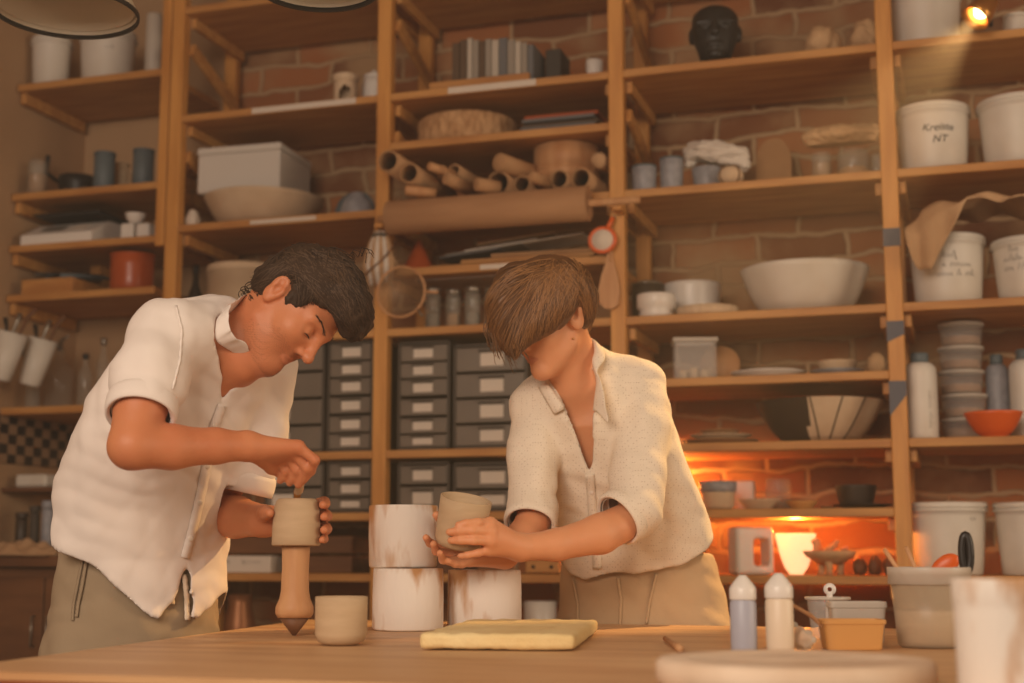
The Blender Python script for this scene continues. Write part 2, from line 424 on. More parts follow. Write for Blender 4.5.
for i, x in enumerate(PX):
    b = MB(); b.box((x, Y0 + .022, CEIL / 2 - .02), (PWD, .044, CEIL - .04)); posts.append(spart('post', b, 'wood_v'))
    b = MB(); b.box((x, Y0 + SD - .02, CEIL / 2 - .02), (PWD, .04, CEIL - .04)); spart('rear_post', b, 'wood_v')
lev = {0: ['L0', 'L1', 'L2', 'L3', 'L5', 'L6', 'L7', 'L8', 'L9'], 1: ['L0', 'L1', 'B', 'L2', 'D', 'L3', 'L5', 'L6', 'L7', 'L8', 'L9'],
       2: ['L0', 'L1', 'L2', 'L3', 'L4', 'L5', 'L6', 'L7', 'L8', 'L9'], 3: ['L0', 'L1', 'L2', 'L3', 'L5', 'L7', 'L8', 'L9']}
def TOP(l): return LZ[l] + BT / 2
boards = {}
for k, (a, c) in enumerate(BAYS):
    for l in lev[k]:
        b = MB(); b.box(((a + c) / 2, Y0 + SD / 2 + .001, LZ[l]), (c - a, SD, BT)); boards[(k, l)] = spart('shelf_board', b, 'wood')
    for l in lev[k]:
        if k < 2 and l in ('L3', 'L5'): continue
        for s, x in ((1, a), (-1, c)):
            b = MB(); b.box((x + s * .011, Y0 + SD / 2 + .02, LZ[l] - BT / 2 - .021), (.02, SD - .05, .038)); spart('cleat', b, 'wood')
# sloping braces between front and rear posts
for x in PX[:3]:
    for (z0, z1) in ((LZ['L1'] + .36, LZ['L1'] + .06), (LZ['L2'] + .34, LZ['L2'] + .10)):
        b = MB(); b.box((x + .034, Y0 + SD / 2, (z0 + z1) / 2), (.018, SD - .06, .045), rot=Matrix.Rotation(math.atan2(-(z0 - z1) * .5, SD), 3, 'X')); spart('brace', b, 'wood')
# paper shelf-edge labels and blue tape
for (bk, xa, ya, xb, yb, hh) in (((0, 'L1'), 252, 110, 356, 101, .02), ((1, 'L1'), 448, 92, 536, 82, .022), ((0, 'L2'), 250, 227, 316, 220, .014), ((1, 'D'), 480, 266, 530, 260, .016)):
    p, q = PY(xa, ya, Y0), PY(xb, yb, Y0)
    b = MB(); b.box(((p.x + q.x) / 2, Y0 - .0012, LZ[bk[1]]), (q.x - p.x, .0016, hh)); spart('paper_strip', b, 'paper', boards[bk], 'pale paper strip stuck on the board edge')
for (ya, yb, sl) in ((228, 246, 0.0), (321, 342, .35), (381, 416, .6)):
    p, q = PY(893, ya, Y0), PY(893, yb, Y0); hw = PWD / 2 + .001
    b = MB(); zt, zb = p.z, q.z; dz = (zt - zb) * sl
    pts = [(PX[3] - hw, zt), (PX[3] + hw, zt), (PX[3] + hw, zb + dz), (PX[3] - hw, zb)]
    n = 4; vs = [(x, Y0 - .0016, z) for x, z in pts] + [(x, Y0 + .0005, z) for x, z in pts]
    b.add(vs, [(0, 3, 2, 1), (4, 5, 6, 7), (0, 1, 5, 4), (1, 2, 6, 5), (2, 3, 7, 6), (3, 0, 4, 7)])
    spart('tape', b, 'tape', posts[3], 'blue grey tape wrapped on the post')

# left corner shelving
CX1 = PX[0] - PWD / 2 - .003
corner = thing('corner_shelving', 'pine wall shelves in the left corner holding pots and a scale', 'shelving', ((XL + CX1) / 2, Y0, 1.5))
LC = {'c1': PY(87, 79, Y0).z, 'c2': PY(87, 190, Y0).z, 'c3': PY(85, 243, Y0).z, 'c4': PY(90, 293, Y0).z}
def TOPC(l): return LC[l] + BT / 2
for l, z in LC.items():
    b = MB(); b.box(((XL + .004 + CX1 - .036) / 2, Y0 + SD / 2 + .005, z), (CX1 - XL - .045, SD - .01, BT)); spart('shelf_board', b, 'wood', corner)
    b = MB(); b.box((XL + .02, Y0 + SD / 2 + .01, z - BT / 2 - .022), (.024, SD - .04, .042)); spart('cleat', b, 'wood', corner)
b = MB(); zt, zb = PY(165, 40, Y0).z, PY(165, 245, Y0).z
b.box((CX1 - .02, Y0 + .022, (zt + .25 + zb) / 2), (.036, .044, zt + .25 - zb)); spart('post', b, 'wood_v', corner)
# ---------------------------------------------------------------- smooth bodies from distance fields
class SDF:
    def __init__(s, lo, hi, h):
        s.lo = np.array(lo, float); s.h = h
        s.n = np.maximum(4, np.ceil((np.array(hi, float) - s.lo) / h).astype(int) + 1)
        s.d = np.full(s.n, 1.0, np.float32)
        s.ax = [(s.lo[i] + h * np.arange(s.n[i])).astype(np.float32) for i in range(3)]
    def like(s):
        o = SDF.__new__(SDF); o.lo, o.h, o.n, o.ax = s.lo, s.h, s.n, s.ax; o.d = np.full(s.n, 1.0, np.float32); return o
    def blk(s, lo, hi):
        sl = []
        for i in range(3):
            a = int(max(0, math.floor((lo[i] - s.lo[i]) / s.h))); b = int(min(s.n[i], math.ceil((hi[i] - s.lo[i]) / s.h) + 1))
            if b <= a: return None, None
            sl.append(slice(a, b))
        sl = tuple(sl)
        return sl, (s.ax[0][sl[0]][:, None, None], s.ax[1][sl[1]][None, :, None], s.ax[2][sl[2]][None, None, :])
    def comb(s, sl, e, k, op):
        a = s.d[sl]
        if op == 'add':
            if k > 0:
                hh = np.maximum(k - np.abs(a - e), 0) / k; s.d[sl] = np.minimum(a, e) - hh * hh * k * .25
            else: s.d[sl] = np.minimum(a, e)
        elif op == 'sub':
            e = -e
            if k > 0:
                hh = np.maximum(k - np.abs(a - e), 0) / k; s.d[sl] = np.maximum(a, e) + hh * hh * k * .25
            else: s.d[sl] = np.maximum(a, e)
        elif op == 'and': s.d[sl] = np.maximum(a, e)
    def rc(s, a, b, ra, rb, k=.01, op='add'):
        a = np.array(a, float); b = np.array(b, float); m = max(ra, rb) + k + 3 * s.h
        sl, g = s.blk(np.minimum(a, b) - m, np.maximum(a, b) + m)
        if sl is None: return s
        ab = b - a; L = max(float(ab @ ab), 1e-9)
        t = np.clip(((g[0] - a[0]) * ab[0] + (g[1] - a[1]) * ab[1] + (g[2] - a[2]) * ab[2]) / L, 0, 1)
        e = np.sqrt((g[0] - a[0] - t * ab[0]) ** 2 + (g[1] - a[1] - t * ab[1]) ** 2 + (g[2] - a[2] - t * ab[2]) ** 2) - (ra + (rb - ra) * t)
        s.comb(sl, e, k, op); return s
    def chain(s, pts, rs, k=.01, op='add'):
        for i in range(len(pts) - 1): s.rc(pts[i], pts[i + 1], rs[i], rs[i + 1], k, op)
        return s
    def ell(s, c, r, R=None, k=.01, op='add'):
        """ellipsoid; rows of R are its axes"""
        c = np.array(c, float); R = np.eye(3) if R is None else np.array(R, float)
        m = max(r) + k + 3 * s.h; sl, g = s.blk(c - m, c + m)
        if sl is None: return s
        x, y, z = g[0] - c[0], g[1] - c[1], g[2] - c[2]
        k0 = 0; k1 = 0
        for i in range(3):
            q = x * R[i][0] + y * R[i][1] + z * R[i][2]
            k0 = k0 + (q / r[i]) ** 2; k1 = k1 + (q / r[i] ** 2) ** 2
        k0 = np.sqrt(k0); k1 = np.sqrt(k1) + 1e-6
        s.comb(sl, (k0 * (k0 - 1) / k1).astype(np.float32), k, op); return s
    def fn(s, f, k=0.0, op='add', lo=None, hi=None):
        sl, g = s.blk(s.lo if lo is None else lo, (s.lo + s.h * s.n) if hi is None else hi)
        if sl is None: return s
        s.comb(sl, np.broadcast_to(f(*g), s.d[sl].shape).astype(np.float32), k, op); return s
    def loft(s, zs, cx, cy, a, b, ang, k=.02, op='add', e=2.0):
        """stack of superellipse sections by height"""
        def f(x, y, z):
            X, Y, A, B, T = (np.interp(z, zs, q) for q in (cx, cy, a, b, ang))
            u = (x - X) * np.cos(T) + (y - Y) * np.sin(T); v = -(x - X) * np.sin(T) + (y - Y) * np.cos(T)
            rr = (np.abs(u / A) ** e + np.abs(v / B) ** e) ** (1 / e)
            gr = np.sqrt((u / A ** 2) ** 2 + (v / B ** 2) ** 2) / np.maximum(np.sqrt((u / A) ** 2 + (v / B) ** 2), 1e-5)
            d = (rr - 1) / np.maximum(gr, 1e-3)
            return np.maximum(np.minimum(d, .5), np.maximum(zs[0] - z, z - zs[-1]))
        return s.fn(f, k, op)
    def at(s, p):
        """trilinear look-up at an (n,3) array of points"""
        q = (np.asarray(p) - s.lo) / s.h; q = np.clip(q, 0, s.n - 1.001); i = q.astype(int); f = q - i; r = 0
        for dx in (0, 1):
            for dy in (0, 1):
                for dz in (0, 1):
                    w = (f[:, 0] if dx else 1 - f[:, 0]) * (f[:, 1] if dy else 1 - f[:, 1]) * (f[:, 2] if dz else 1 - f[:, 2])
                    r = r + w * s.d[i[:, 0] + dx, i[:, 1] + dy, i[:, 2] + dz]
        return r
    def grad(s, p, e=None):
        e = e or s.h; p = np.asarray(p, float)
        g = np.stack([s.at(p + np.eye(3)[i] * e) - s.at(p - np.eye(3)[i] * e) for i in range(3)], 1)
        return g / np.maximum(np.linalg.norm(g, axis=1, keepdims=True), 1e-9)
    def nets(s, smooth=1):
        d = s.d; sg = d < 0
        cells = [sl for sl in ((slice(0, -1), slice(1, None))[b] for b in (0, 1))]
        cnt = sum(sg[cells[i], cells[j], cells[k]].astype(np.int8) for i in (0, 1) for j in (0, 1) for k in (0, 1))
        act = (cnt > 0) & (cnt < 8); ijk = np.argwhere(act)
        idx = np.full(act.shape, -1, np.int32); idx[act] = np.arange(len(ijk))
        off = np.array([(i, j, k) for i in (0, 1) for j in (0, 1) for k in (0, 1)])
        val = np.stack([d[ijk[:, 0] + o[0], ijk[:, 1] + o[1], ijk[:, 2] + o[2]] for o in off], 1).astype(float)
        acc = np.zeros((len(ijk), 3)); n = np.zeros(len(ijk))
        for a in range(8):
            for b in range(a + 1, 8):
                if np.abs(off[a] - off[b]).sum() != 1: continue
                m = (val[:, a] < 0) != (val[:, b] < 0); t = val[m, a] / (val[m, a] - val[m, b])
                acc[m] += off[a] + t[:, None] * (off[b] - off[a]); n[m] += 1
        V = s.lo + s.h * (ijk + acc / n[:, None])
        F = []
        for ax in range(3):
            u, w = (ax + 1) % 3, (ax + 2) % 3
            A = [slice(None)] * 3; B = [slice(None)] * 3; A[ax] = slice(0, -1); B[ax] = slice(1, None)
            e = sg[tuple(A)] != sg[tuple(B)]
            q = np.argwhere(e); q = q[(q[:, u] > 0) & (q[:, w] > 0) & (q[:, u] < s.n[u] - 1) & (q[:, w] < s.n[w] - 1)]
            if not len(q): continue
            ins = sg[q[:, 0], q[:, 1], q[:, 2]]
            def ci(du, dw):
                r = q.copy(); r[:, u] -= du; r[:, w] -= dw; return idx[r[:, 0], r[:, 1], r[:, 2]]
            quad = np.stack([ci(1, 1), ci(0, 1), ci(0, 0), ci(1, 0)], 1)
            quad[~ins] = quad[~ins][:, ::-1]; F.append(quad)
        F = np.concatenate(F); F = F[(F >= 0).all(1)]
        return relax(V, F, smooth), F
def relax(V, F, it, w=.5, keep=None):
    for _ in range(it):
        a = np.zeros_like(V); c = np.zeros(len(V))
        for i in range(4):
            for j in (F[:, (i + 1) % 4], F[:, (i - 1) % 4]):
                np.add.at(a, F[:, i], V[j]); np.add.at(c, F[:, i], 1)
        m = a / np.maximum(c, 1)[:, None]; W2 = V + w * (m - V)
        if keep is not None: W2[keep] = V[keep]
        V = W2
    return V
def vnormals(V, F):
    n = np.cross(V[F[:, 2]] - V[F[:, 0]], V[F[:, 3]] - V[F[:, 1]]); N = np.zeros_like(V)
    for i in range(4): np.add.at(N, F[:, i], n)
    return N / np.maximum(np.linalg.norm(N, axis=1, keepdims=True), 1e-12)
def fmesh(name, V, F, origin=(0, 0, 0)):
    used = np.unique(F); mp = np.full(len(V), -1); mp[used] = np.arange(len(used)); V = V[used] - np.array(origin); F = mp[F]
    me = bpy.data.meshes.new(name); me.vertices.add(len(V)); me.vertices.foreach_set('co', V.astype(np.float32).ravel())
    me.loops.add(len(F) * 4); me.loops.foreach_set('vertex_index', F.astype(np.int32).ravel())
    me.polygons.add(len(F)); me.polygons.foreach_set('loop_start', (np.arange(len(F)) * 4).astype(np.int32))
    me.polygons.foreach_set('use_smooth', np.ones(len(F), bool)); me.update(calc_edges=True); me.validate()
    return me
def vnoise(p, sc, seed=0.0):
    """cheap smooth noise on (n,3) points: a few rotated sine products"""
    p = np.asarray(p) * sc; r = 0
    rng = np.random.RandomState(int(seed * 7 + 3))
    for i in range(5):
        k = rng.normal(size=3); k /= np.linalg.norm(k); q = rng.normal(size=3); q /= np.linalg.norm(q); f = 1.0 + .55 * i
        r = r + np.sin(p @ k * f * 6.28 + rng.rand() * 6.28 + 1.3 * np.sin(p @ q * f * 4 + rng.rand() * 6)) / (1 + .7 * i)
    return r / 2.4
# ---------------------------------------------------------------- placing things on the shelves
def proj(p):
    v = Vector(p) - CAM; x = v.dot(RT); z = v.dot(FW)
    fz = z * math.cos(PITCH) + v.z * math.sin(PITCH); fy = v.z * math.cos(PITCH) - z * math.sin(PITCH)
    return 512 + FPX * x / fz, 341.5 - FPX * fy / fz
def at(px, z, t):
    """point on the level z, set back t behind the shelf front, seen at column px"""
    lo, hi = -400, 1200
    for _ in range(40):
        m = (lo + hi) / 2
        if PY(px, m, Y0 + t).z > z: lo = m
        else: hi = m
    return PY(px, (lo + hi) / 2, Y0 + t)
def spot(x0, x1, ytop, lev, t=.15):
    z = TOPC(lev) if lev in LC else (TOP(lev) if isinstance(lev, str) else lev)
    p = at((x0 + x1) / 2, z + .001, t); s = ppm(p); d = (x1 - x0) / s
    q = at((x0 + x1) / 2, z + .001, max(t - d / 2, 0)); return p, d, (proj(q)[1] - ytop) / ppm(q)
def bowl_prof(r, h, foot=.45, th=.006, pw=.55):
    o = [(0, 0), (r * foot * .96, 0)]; n = 9
    for i in range(n + 1):
        t = i / n; o.append((r * (foot + (1 - foot) * t ** pw), .004 + (h - .004) * t))
    o.append((r - th * .4, h + .001))
    for i in range(n, -1, -1):
        t = i / n; o.append((max(r * (foot + (1 - foot) * t ** pw) - th, .002), max(.004 + (h - .004) * t, th)))
    return o + [(0, th)]
def cup_prof(r, h, th=.004, taper=.94, rb=.012):
    o = [(0, 0), (r * taper - rb, 0), (r * taper - rb * .3, rb * .3), (r * taper, rb)]
    o += [(r * (taper + (1 - taper) * t), rb + (h - rb) * t) for t in (.33, .66)] + [(r, h - .001), (r - th / 2, h), (r - th, h - .002)]
    return o + [(r * taper - th, rb + .002), (r * taper - rb, th), (0, th)]
def solid_prof(r, h, e=.004, taper=1.0):
    return [(0, 0), (r * taper - e, 0), (r * taper, e), (r, h - e), (r - e, h), (0, h)]
def tb(s, *a, **k): b = MB(); getattr(b, s)(*a, **k); return b
def lone(name, label, cat, p, b, m, rz=0, group=None, **k):
    o = obj(name, b, m, None, p, rz, **k); return tag(o, label, cat, group)
def open_bowl(box, lev, label, m='whiteware', t=.18, foot=.45, pw=.55, name='bowl', cat='bowl', group=None, th=.006, wob=0):
    p, d, h = spot(*box, lev, t)
    return lone(name, label, cat, p, tb('lathe', bowl_prof(d / 2, h, foot, th, pw), n=44, wob=wob), m, group=group)
def cup(box, lev, label, m='whiteware', t=.1, name='cup', cat='cup', group=None, taper=.94):
    p, d, h = spot(*box, lev, t)
    return lone(name, label, cat, p, tb('lathe', cup_prof(d / 2, h, taper=taper), n=32), m, group=group)
def bucket(box, lev, label, t=.16, lines=(), tsize=.026, tang=0.0, ty=.6, handle=False, group=None, lidm='white', m='white', ringed=True):
    p, d, h = spot(*box, lev, t); R = d / 2 * .97; rb = R * .86
    th = thing('plastic_bucket', label, 'bucket', p, TH * .5, group)
    rf = lambda z: rb + (R - rb) * z / h
    pr = [(0, 0), (rb - .006, 0), (rb, .006)] + [(rf(h * q), h * q) for q in (.2, .4, .6, .8)]
    pr += [(rf(h * .87), h * .87), (rf(h * .87) + .006, h * .875), (rf(h * .9) + .006, h * .905), (rf(h * .9), h * .91), (rf(h * .95), h * .95), (0, h * .95)]
    obj('bucket_body', tb('lathe', pr, n=48), m, th)
    if ringed:
        lp = [(R - .004, h * .925), (R * 1.03, h * .925), (R * 1.035, h * .94), (R * 1.02, h * .985), (R * .99, h), (R * .93, h), (R * .9, h * .985), (0, h * .985)]
        obj('lid', tb('lathe', [(0, h * .93)] + lp, n=48), lidm, th)
    if handle:
        hb = MB(); pts = []
        for i in range(17):
            a = math.pi * i / 16; pts.append(((R + .005) * math.cos(a), -(R + .012) * math.sin(a) * .98, h * .86 - .09 * math.sin(a) * min(1, h / .2)))
        hb.tube(pts, .0022, 6)
        for sx in (-1, 1): hb.lathe([(0, 0), (.008, 0), (.008, .005), (0, .005)], (sx * (R + .001), 0, h * .86), 10, axis=(sx, 0, 0))
        obj('wire_handle', hb, 'metal', th)
    z = h * ty
    for i, (tx, dx) in enumerate(lines):
        b = wrap(text_mb(tx, tsize, jitter=.0015, seed=i) if isinstance(tx, str) else scribble_mb(tx, tsize, i + len(label)), rf, z - i * tsize * 1.15, tang + dx / R); obj('handwriting', b, 'ink', th)
    return th
def jar(box, lev, label, t=.1, content=None, fill=.5, lid=None, group=None, name='glass_jar', glass='glass', taper=1.0):
    p, d, h = spot(*box, lev, t); r = d / 2
    th = thing(name, label, 'jar', p, 0, group)
    hl = h * .88 if lid else h
    obj('jar_body', tb('lathe', [(0, 0), (r * taper - .005, 0), (r * taper, .006), (r, hl - .012), (r * .92, hl), (r * .92 - .003, hl), (r - .004, hl - .014), (r * taper - .004, .008), (0, .005)], n=28), glass, th)
    if content: obj('contents', tb('lathe', solid_prof(r - .0055, h * fill, .003, taper), (0, 0, .0065), 24), content, th)
    if lid: obj('lid', tb('lathe', solid_prof(r * .97, h * .12, .002), (0, 0, hl), 28), lid, th)
    return th
def blk(box, lev, label, m, depth=.15, t=.14, name='box', cat='box', rz=0, group=None, ybot=None):
    p, w, h = spot(*box, lev, t)
    if ybot is not None: p = p + Vector((0, 0, (proj(p)[1] - ybot) / ppm(p))); h = (ybot - box[2]) / ppm(p)
    return lone(name, label, cat, p, tb('box', (0, 0, h / 2), (w, depth, h), bev=.004), m, rz, group)
# ---------------------------------------------------------------- left corner shelves
p, d, h = spot(78, 135, 24, 'c1', .16)
bucket((78, 135, 20), 'c1', 'white plastic bucket on the top corner shelf, behind the big lamp shade', .17, (((3,), 0.0),), .022, tang=.5, handle=False)
bucket((30, 70, 30), 'c1', 'narrow cream bucket at the wall end of the top corner shelf', .105, handle=False)
jar((144, 160, 8), 'c1', 'tall cloudy jar with rusty powder beside the corner post', .14, 'orangered', .2, glass='cloudy')
jar((27, 46, 157), 'c2', 'glass jar half full of brown slip at the left end of the corner shelf', .06, 'tubecard', .55)
p, d, h = spot(58, 96, 171, 'c2', .22)
t = thing('saucepan', 'black saucepan with its handle raised, on the corner shelf', 'pan', p)
obj('pan_body', tb('lathe', cup_prof(d / 2, h, .004, .95), n=32), 'blackplastic', t)
hv = PY(48, 157, Y0 + .10) - p
obj('handle', tb('tube', [(-d * .46, -.02, h * .8), (-d * .75, -.05, h * 1.15), tuple(hv)], [.007, .009, .010], 8), 'blackplastic', t)
for (b, lb) in (((93, 114, 151), 'slate blue tin left of the brown mug on the corner shelf'), ((132, 153, 148), 'slate blue tin against the corner post')):
    p, d, h = spot(*b, 'c2', .1)
    t = thing('tin', lb, 'tin', p, 0, 'slate blue tins'); obj('tin_body', tb('lathe', solid_prof(d / 2, h, .004), n=28), 'slate', t); obj('lid', tb('lathe', [(0, h), (d / 2 + .002, h), (d / 2 + .002, h + .008), (d / 2 - .01, h + .01), (0, h + .01)], n=28), 'slate', t)
p, d, h = spot(113, 128, 160, 'c2', .22)
t = thing('mug', 'small brown glazed mug between two slate blue tins', 'mug', p)
obj('mug_body', tb('lathe', cup_prof(d / 2, h), n=24), 'clay', t); obj('handle', tb('tube', [(d * .45, -.01, h * .8), (d * .8, -.015, h * .75), (d * .8, -.015, h * .35), (d * .45, -.01, h * .25)], .004, 6), 'clay', t)
# bench scale
p, w, h = spot(38, 119, 220, 'c3', .16)
t = thing('bench_scale', 'cream bench scale with a wide black weighing plate', 'scale', p)
b = MB(); prof = [(-.14, 0), (.13, 0), (.13, .10), (-.03, .094), (-.14, .035)]
vs = [(sx * w / 2, y, z) for sx in (-1, 1) for y, z in prof]; n = len(prof)
b.add(vs, [tuple(range(n)), tuple(range(2 * n - 1, n - 1, -1))] + [(i, i + n, (i + 1) % n + n, (i + 1) % n) for i in range(n)])
obj('scale_body', b, 'whiteware', t)
obj('weighing_plate', tb('box', (.0, .03, .122), (w * .94, .24, .01)), 'blackplastic', t)
obj('plate_support', tb('box', (0, .05, .107), (.08, .08, .024)), 'blackplastic', t)
obj('display_panel', tb('box', (-w * .15, -.088, .0665), (w * .3, .05, .002), rot=Matrix.Rotation(.49, 3, 'X')), 'grey_drawer', t)
obj('key_panel', tb('box', (w * .22, -.088, .0665), (w * .2, .05, .002), rot=Matrix.Rotation(.49, 3, 'X')), 'paper', t)
for (b, lb) in (((122, 137, 222), 'small square white tub beside the bench scale'), ((138, 153, 222), 'small square white tub touching the corner post')):
    p, w, h = spot(*b, 'c3', .07); bb = MB(); bb.box((0, 0, h / 2), (w * .96, w * .9, h), bev=.006)
    lone('tub', lb, 'tub', p, bb, 'whiteware', group='square white tubs')
    if b[0] == 122: tubp = p + Vector((0, 0, h + .001))
lone('bowl', 'small white bowl standing on two square white tubs', 'bowl', tubp + Vector((.022, 0, 0)), tb('lathe', bowl_prof(.038, .034, .55), n=32), 'whiteware')
p, w, h = spot(38, 96, 276, 'c4', .15)
t = thing('wooden_tray', 'long wooden tray of tools on the lowest corner shelf', 'tray', p)
hh = .055
for (c, dd) in (((0, -.12, hh / 2), (w, .014, hh)), ((0, .12, hh / 2), (w, .014, hh)), ((-w / 2 + .007, 0, hh / 2), (.014, .226, hh)), ((w / 2 - .007, 0, hh / 2), (.014, .226, hh))):
    obj('side_board', tb('box', c, dd), 'wood', t)
obj('bottom_board', tb('box', (0, 0, .006), (w - .03, .225, .01)), 'wood', t)
rnd = random.Random(4)
for i in range(7):
    x = -w * .32 + w * .64 * i / 6; a = 1.25; ln = rnd.uniform(.07, .1)
    m = rnd.choice(['darkgrey', 'blackplastic', 'slate', 'darkwood'])
    lone('carving_tool', 'dark handled clay tool lying in the long wooden tray', 'tool', p + Vector((x, rnd.uniform(-.02, .02), .072 + .012 * (i % 2))), tb('tube', [(-ln * math.cos(a), -ln * math.sin(a), -.004), (0, 0, .008), (ln * .5, ln * a, .016), (ln * math.cos(a), ln * math.sin(a), .02)], [.007, .009, .006, .004], 8), m, group='tools in the tray')
p, d, h = spot(110, 153, 250, 'c4', .11)
t = thing('enamel_pot', 'shiny orange red enamel pot on the lowest corner shelf', 'pot', p)
obj('pot_body', tb('lathe', cup_prof(d / 2, h, .004, .99), n=40), 'orangered', t)
obj('rim', tb('lathe', [(d / 2 - .001, h - .006), (d / 2 + .003, h - .005), (d / 2 + .003, h + .001), (d / 2 - .003, h + .001)], n=40), 'orangered', t)
p, w, h = spot(95, 107, 266, 'c4', .345)
lone('wooden_wedge', 'narrow wooden wedge standing beside the orange red pot', 'wedge', p, tb('prism', [(-.02, -.05), (.024, -.05), (.024, .05), (-.012, .05)], 0, h), 'wood')

# left wall: utensil holders, bottle shelf, tiles, worktop, base cabinet
ZB = PY(50, 409, Y0 + .1).z
bsh = lone('bottle_shelf', 'short wooden wall shelf carrying the glass bottles', 'shelf', (XL, Y0, ZB), tb('box', (.2, .22, -.013), (.392, .42, .026)), 'wood')
XBS = XL
def wall_pt(px, py):   # on the left wall
    d, fh = _dir(px, py); return CAM + d * (XL / d.x)
for (px, py, ln, lb) in ((6, 356, .17, 'white utensil holder nearest the picture edge on the left wall, with a wooden brush'), (36, 362, .17, 'white tilted utensil holder beside the glass bottles on the left wall')):
    q = PY(px, py, Y0 + (-.15 if px < 20 else -.02)); q = Vector((max(q.x, XL + .055), q.y, q.z))
    t = thing('utensil_holder', lb, 'holder', q, 0, 'utensil holders on the left wall')
    R = Matrix.Rotation(.28, 3, 'Y') @ Matrix.Rotation(.0, 3, 'X')
    o = obj('holder_body', tb('lathe', [(0, -.085), (.034, -.085), (.038, -.078), (.053, .085), (.049, .085), (.035, -.075), (0, -.078)], n=28).xf(R), 'white', t)
    b = MB(); b.box((-.052 - (q.x - XL - .055) / 2, 0, .05), (.012 + (q.x - XL - .055), .03, .05)); obj('wall_bracket', b, 'metal', t)
    for j in range(3):
        a = -.4 + j * .35
        u = lone('utensil', ['dark whisk handle', 'black spoon handle', 'wooden brush handle'][j] + (' in the utensil holder by the bottles' if px > 20 else ' in the utensil holder nearest the picture edge'), 'utensil', q, tb('tube', [R @ Vector((.022 * (j - 1), 0, -.06)), R @ Vector((.03 * (j - 1), .0, .09)), R @ Vector((.038 * (j - 1), .005, .10 + .025 * j)), R @ Vector((.055 * (j - 1), .01, .125 + .03 * j))], [.005, .005, .007, .009], 8), ['blackplastic', 'metal', 'darkwood'][j])
def bottle(x0, x1, ytop, lev, t, label, m='glass', neck=.35, shoulder=.62, cap=None, group=None, spout=False, name='bottle', capm='metal', content=None):
    p, d, h = spot(x0, x1, ytop, lev, t); r = d / 2
    th = thing(name, label, 'bottle', p, 0, group); hc = h * (.93 if cap else 1)
    obj('bottle_body', tb('lathe', [(0, 0), (r - .004, 0), (r, .005), (r, hc * shoulder), (r * .9, hc * (shoulder + .08)), (r * neck * 1.2, hc * (shoulder + .2)), (r * neck, hc * (shoulder + .26)), (r * neck, hc), (r * neck - .002, hc), (0, hc - .001)], n=24), m, th)
    if cap: obj('cap', tb('lathe', solid_prof(r * neck * 1.12, h * .1, .002), (0, 0, hc - h * .03), 20), cap, th)
    if content: obj('contents', tb('lathe', solid_prof(r * .9, h * .4, .003), (0, 0, .004), 20), content, th)
    if spout:
        obj('pourer', tb('tube', [(0, 0, h - .005), (0, 0, h + .015), (.012, -.01, h + .03), (.05, -.02, h + .045)], [.010, .011, .008, .004], 8), capm, th)
        obj('lever', tb('tube', [(.0, 0, h + .016), (-.03, 0, h + .01), (-.07, 0, h - .012)], [.008, .006, .005], 8), capm, th)
    return th
jar((24, 40, 374), ZB, 'wide clear glass jar at the left end of the bottle shelf', .10)
bottle(42, 72, 346, ZB, .20, 'large clear glass bottle with a metal pourer on the bottle shelf', neck=.34, spout=True)
bottle(76, 91, 352, ZB, .14, 'slim clear glass bottle with a black cap on the bottle shelf', cap='blackplastic', neck=.4)
bottle(94, 108, 336, ZB, .24, 'tall clear glass bottle at the back of the bottle shelf', cap='metal', neck=.4)
za, zb = wall_pt(35, 415).z, wall_pt(35, 466).z
struct('trim_1', tb('box', (XL + .005, Y0 + .23, (za + zb) / 2), (.01, .46, za - zb)), 'checker', 'black and cream checker tiles on the left wall')
ZW = PY(28, 556, Y0 - .12).z
XC1 = PX[0] - .03
lone('worktop', 'brown wooden worktop in the left corner under the tiles', 'worktop', ((XL + XC1) / 2, Y0 + .15, ZW), tb('box', (0, 0, -.018), (XC1 - XL - .006, .6, .036)), 'darkwood')
t = thing('base_cabinet', 'dark brown base cabinet under the corner worktop', 'cabinet', ((XL + XC1) / 2, Y0 + .15, 0)); cw = XC1 - XL - .02
obj('cabinet_body', tb('box', (0, .01, (ZW - .04) / 2), (cw, .54, ZW - .042)), 'darkwood', t)
for sx in (-1, 1):
    dr = obj('door', tb('box', (sx * cw * .25, -.27, (ZW - .04) / 2 + .02), (cw * .5 - .006, .02, ZW - .14)), 'darkwood', t)
    obj('handle', tb('tube', [(sx * .03, -.281, ZW - .2), (sx * .03, -.30, ZW - .2), (sx * .03, -.30, ZW - .3), (sx * .03, -.281, ZW - .3)], .004, 6), 'metal', dr)
ZS = wall_pt(35, 490).z
lone('spice_shelf', 'narrow dark shelf below the checker tiles', 'shelf', (XL, Y0 + .05, ZS), tb('box', (.12, .17, -.008), (.23, .36, .016)), 'darkwood')
p, w, h = spot(22, 58, 474, ZS, .12)
lone('serving_tray', 'shallow white dish on the narrow shelf below the tiles', 'dish', p, tb('box', (0, 0, h / 2), (w, .12, h), bev=.008), 'white')
for i, (x0, x1, yt, m) in enumerate(((14, 26, 512, 'blackceramic'), (28, 38, 505, 'darkgrey'), (40, 52, 500, 'bluegrey'))):
    p, d, h = spot(x0, x1, yt, ZW, .02)
    th = thing('storage_jar', ['black lidded jar standing first from the wall on the corner worktop', 'dark grey lidded jar standing second from the wall on the corner worktop', 'grey lidded jar on the corner worktop behind the man'][i], 'jar', p)
    obj('jar_body', tb('lathe', solid_prof(d / 2, h * .84, .004), n=24), m, th); obj('lid', tb('lathe', solid_prof(d / 2 + .002, h * .14, .002), (0, 0, h * .845), 24), m, th)
p = at(24, ZW + .001, -.10)
def cloth_heap(x, y):
    r = math.hypot(x, y); return max(0, 1 - r * r) ** .6
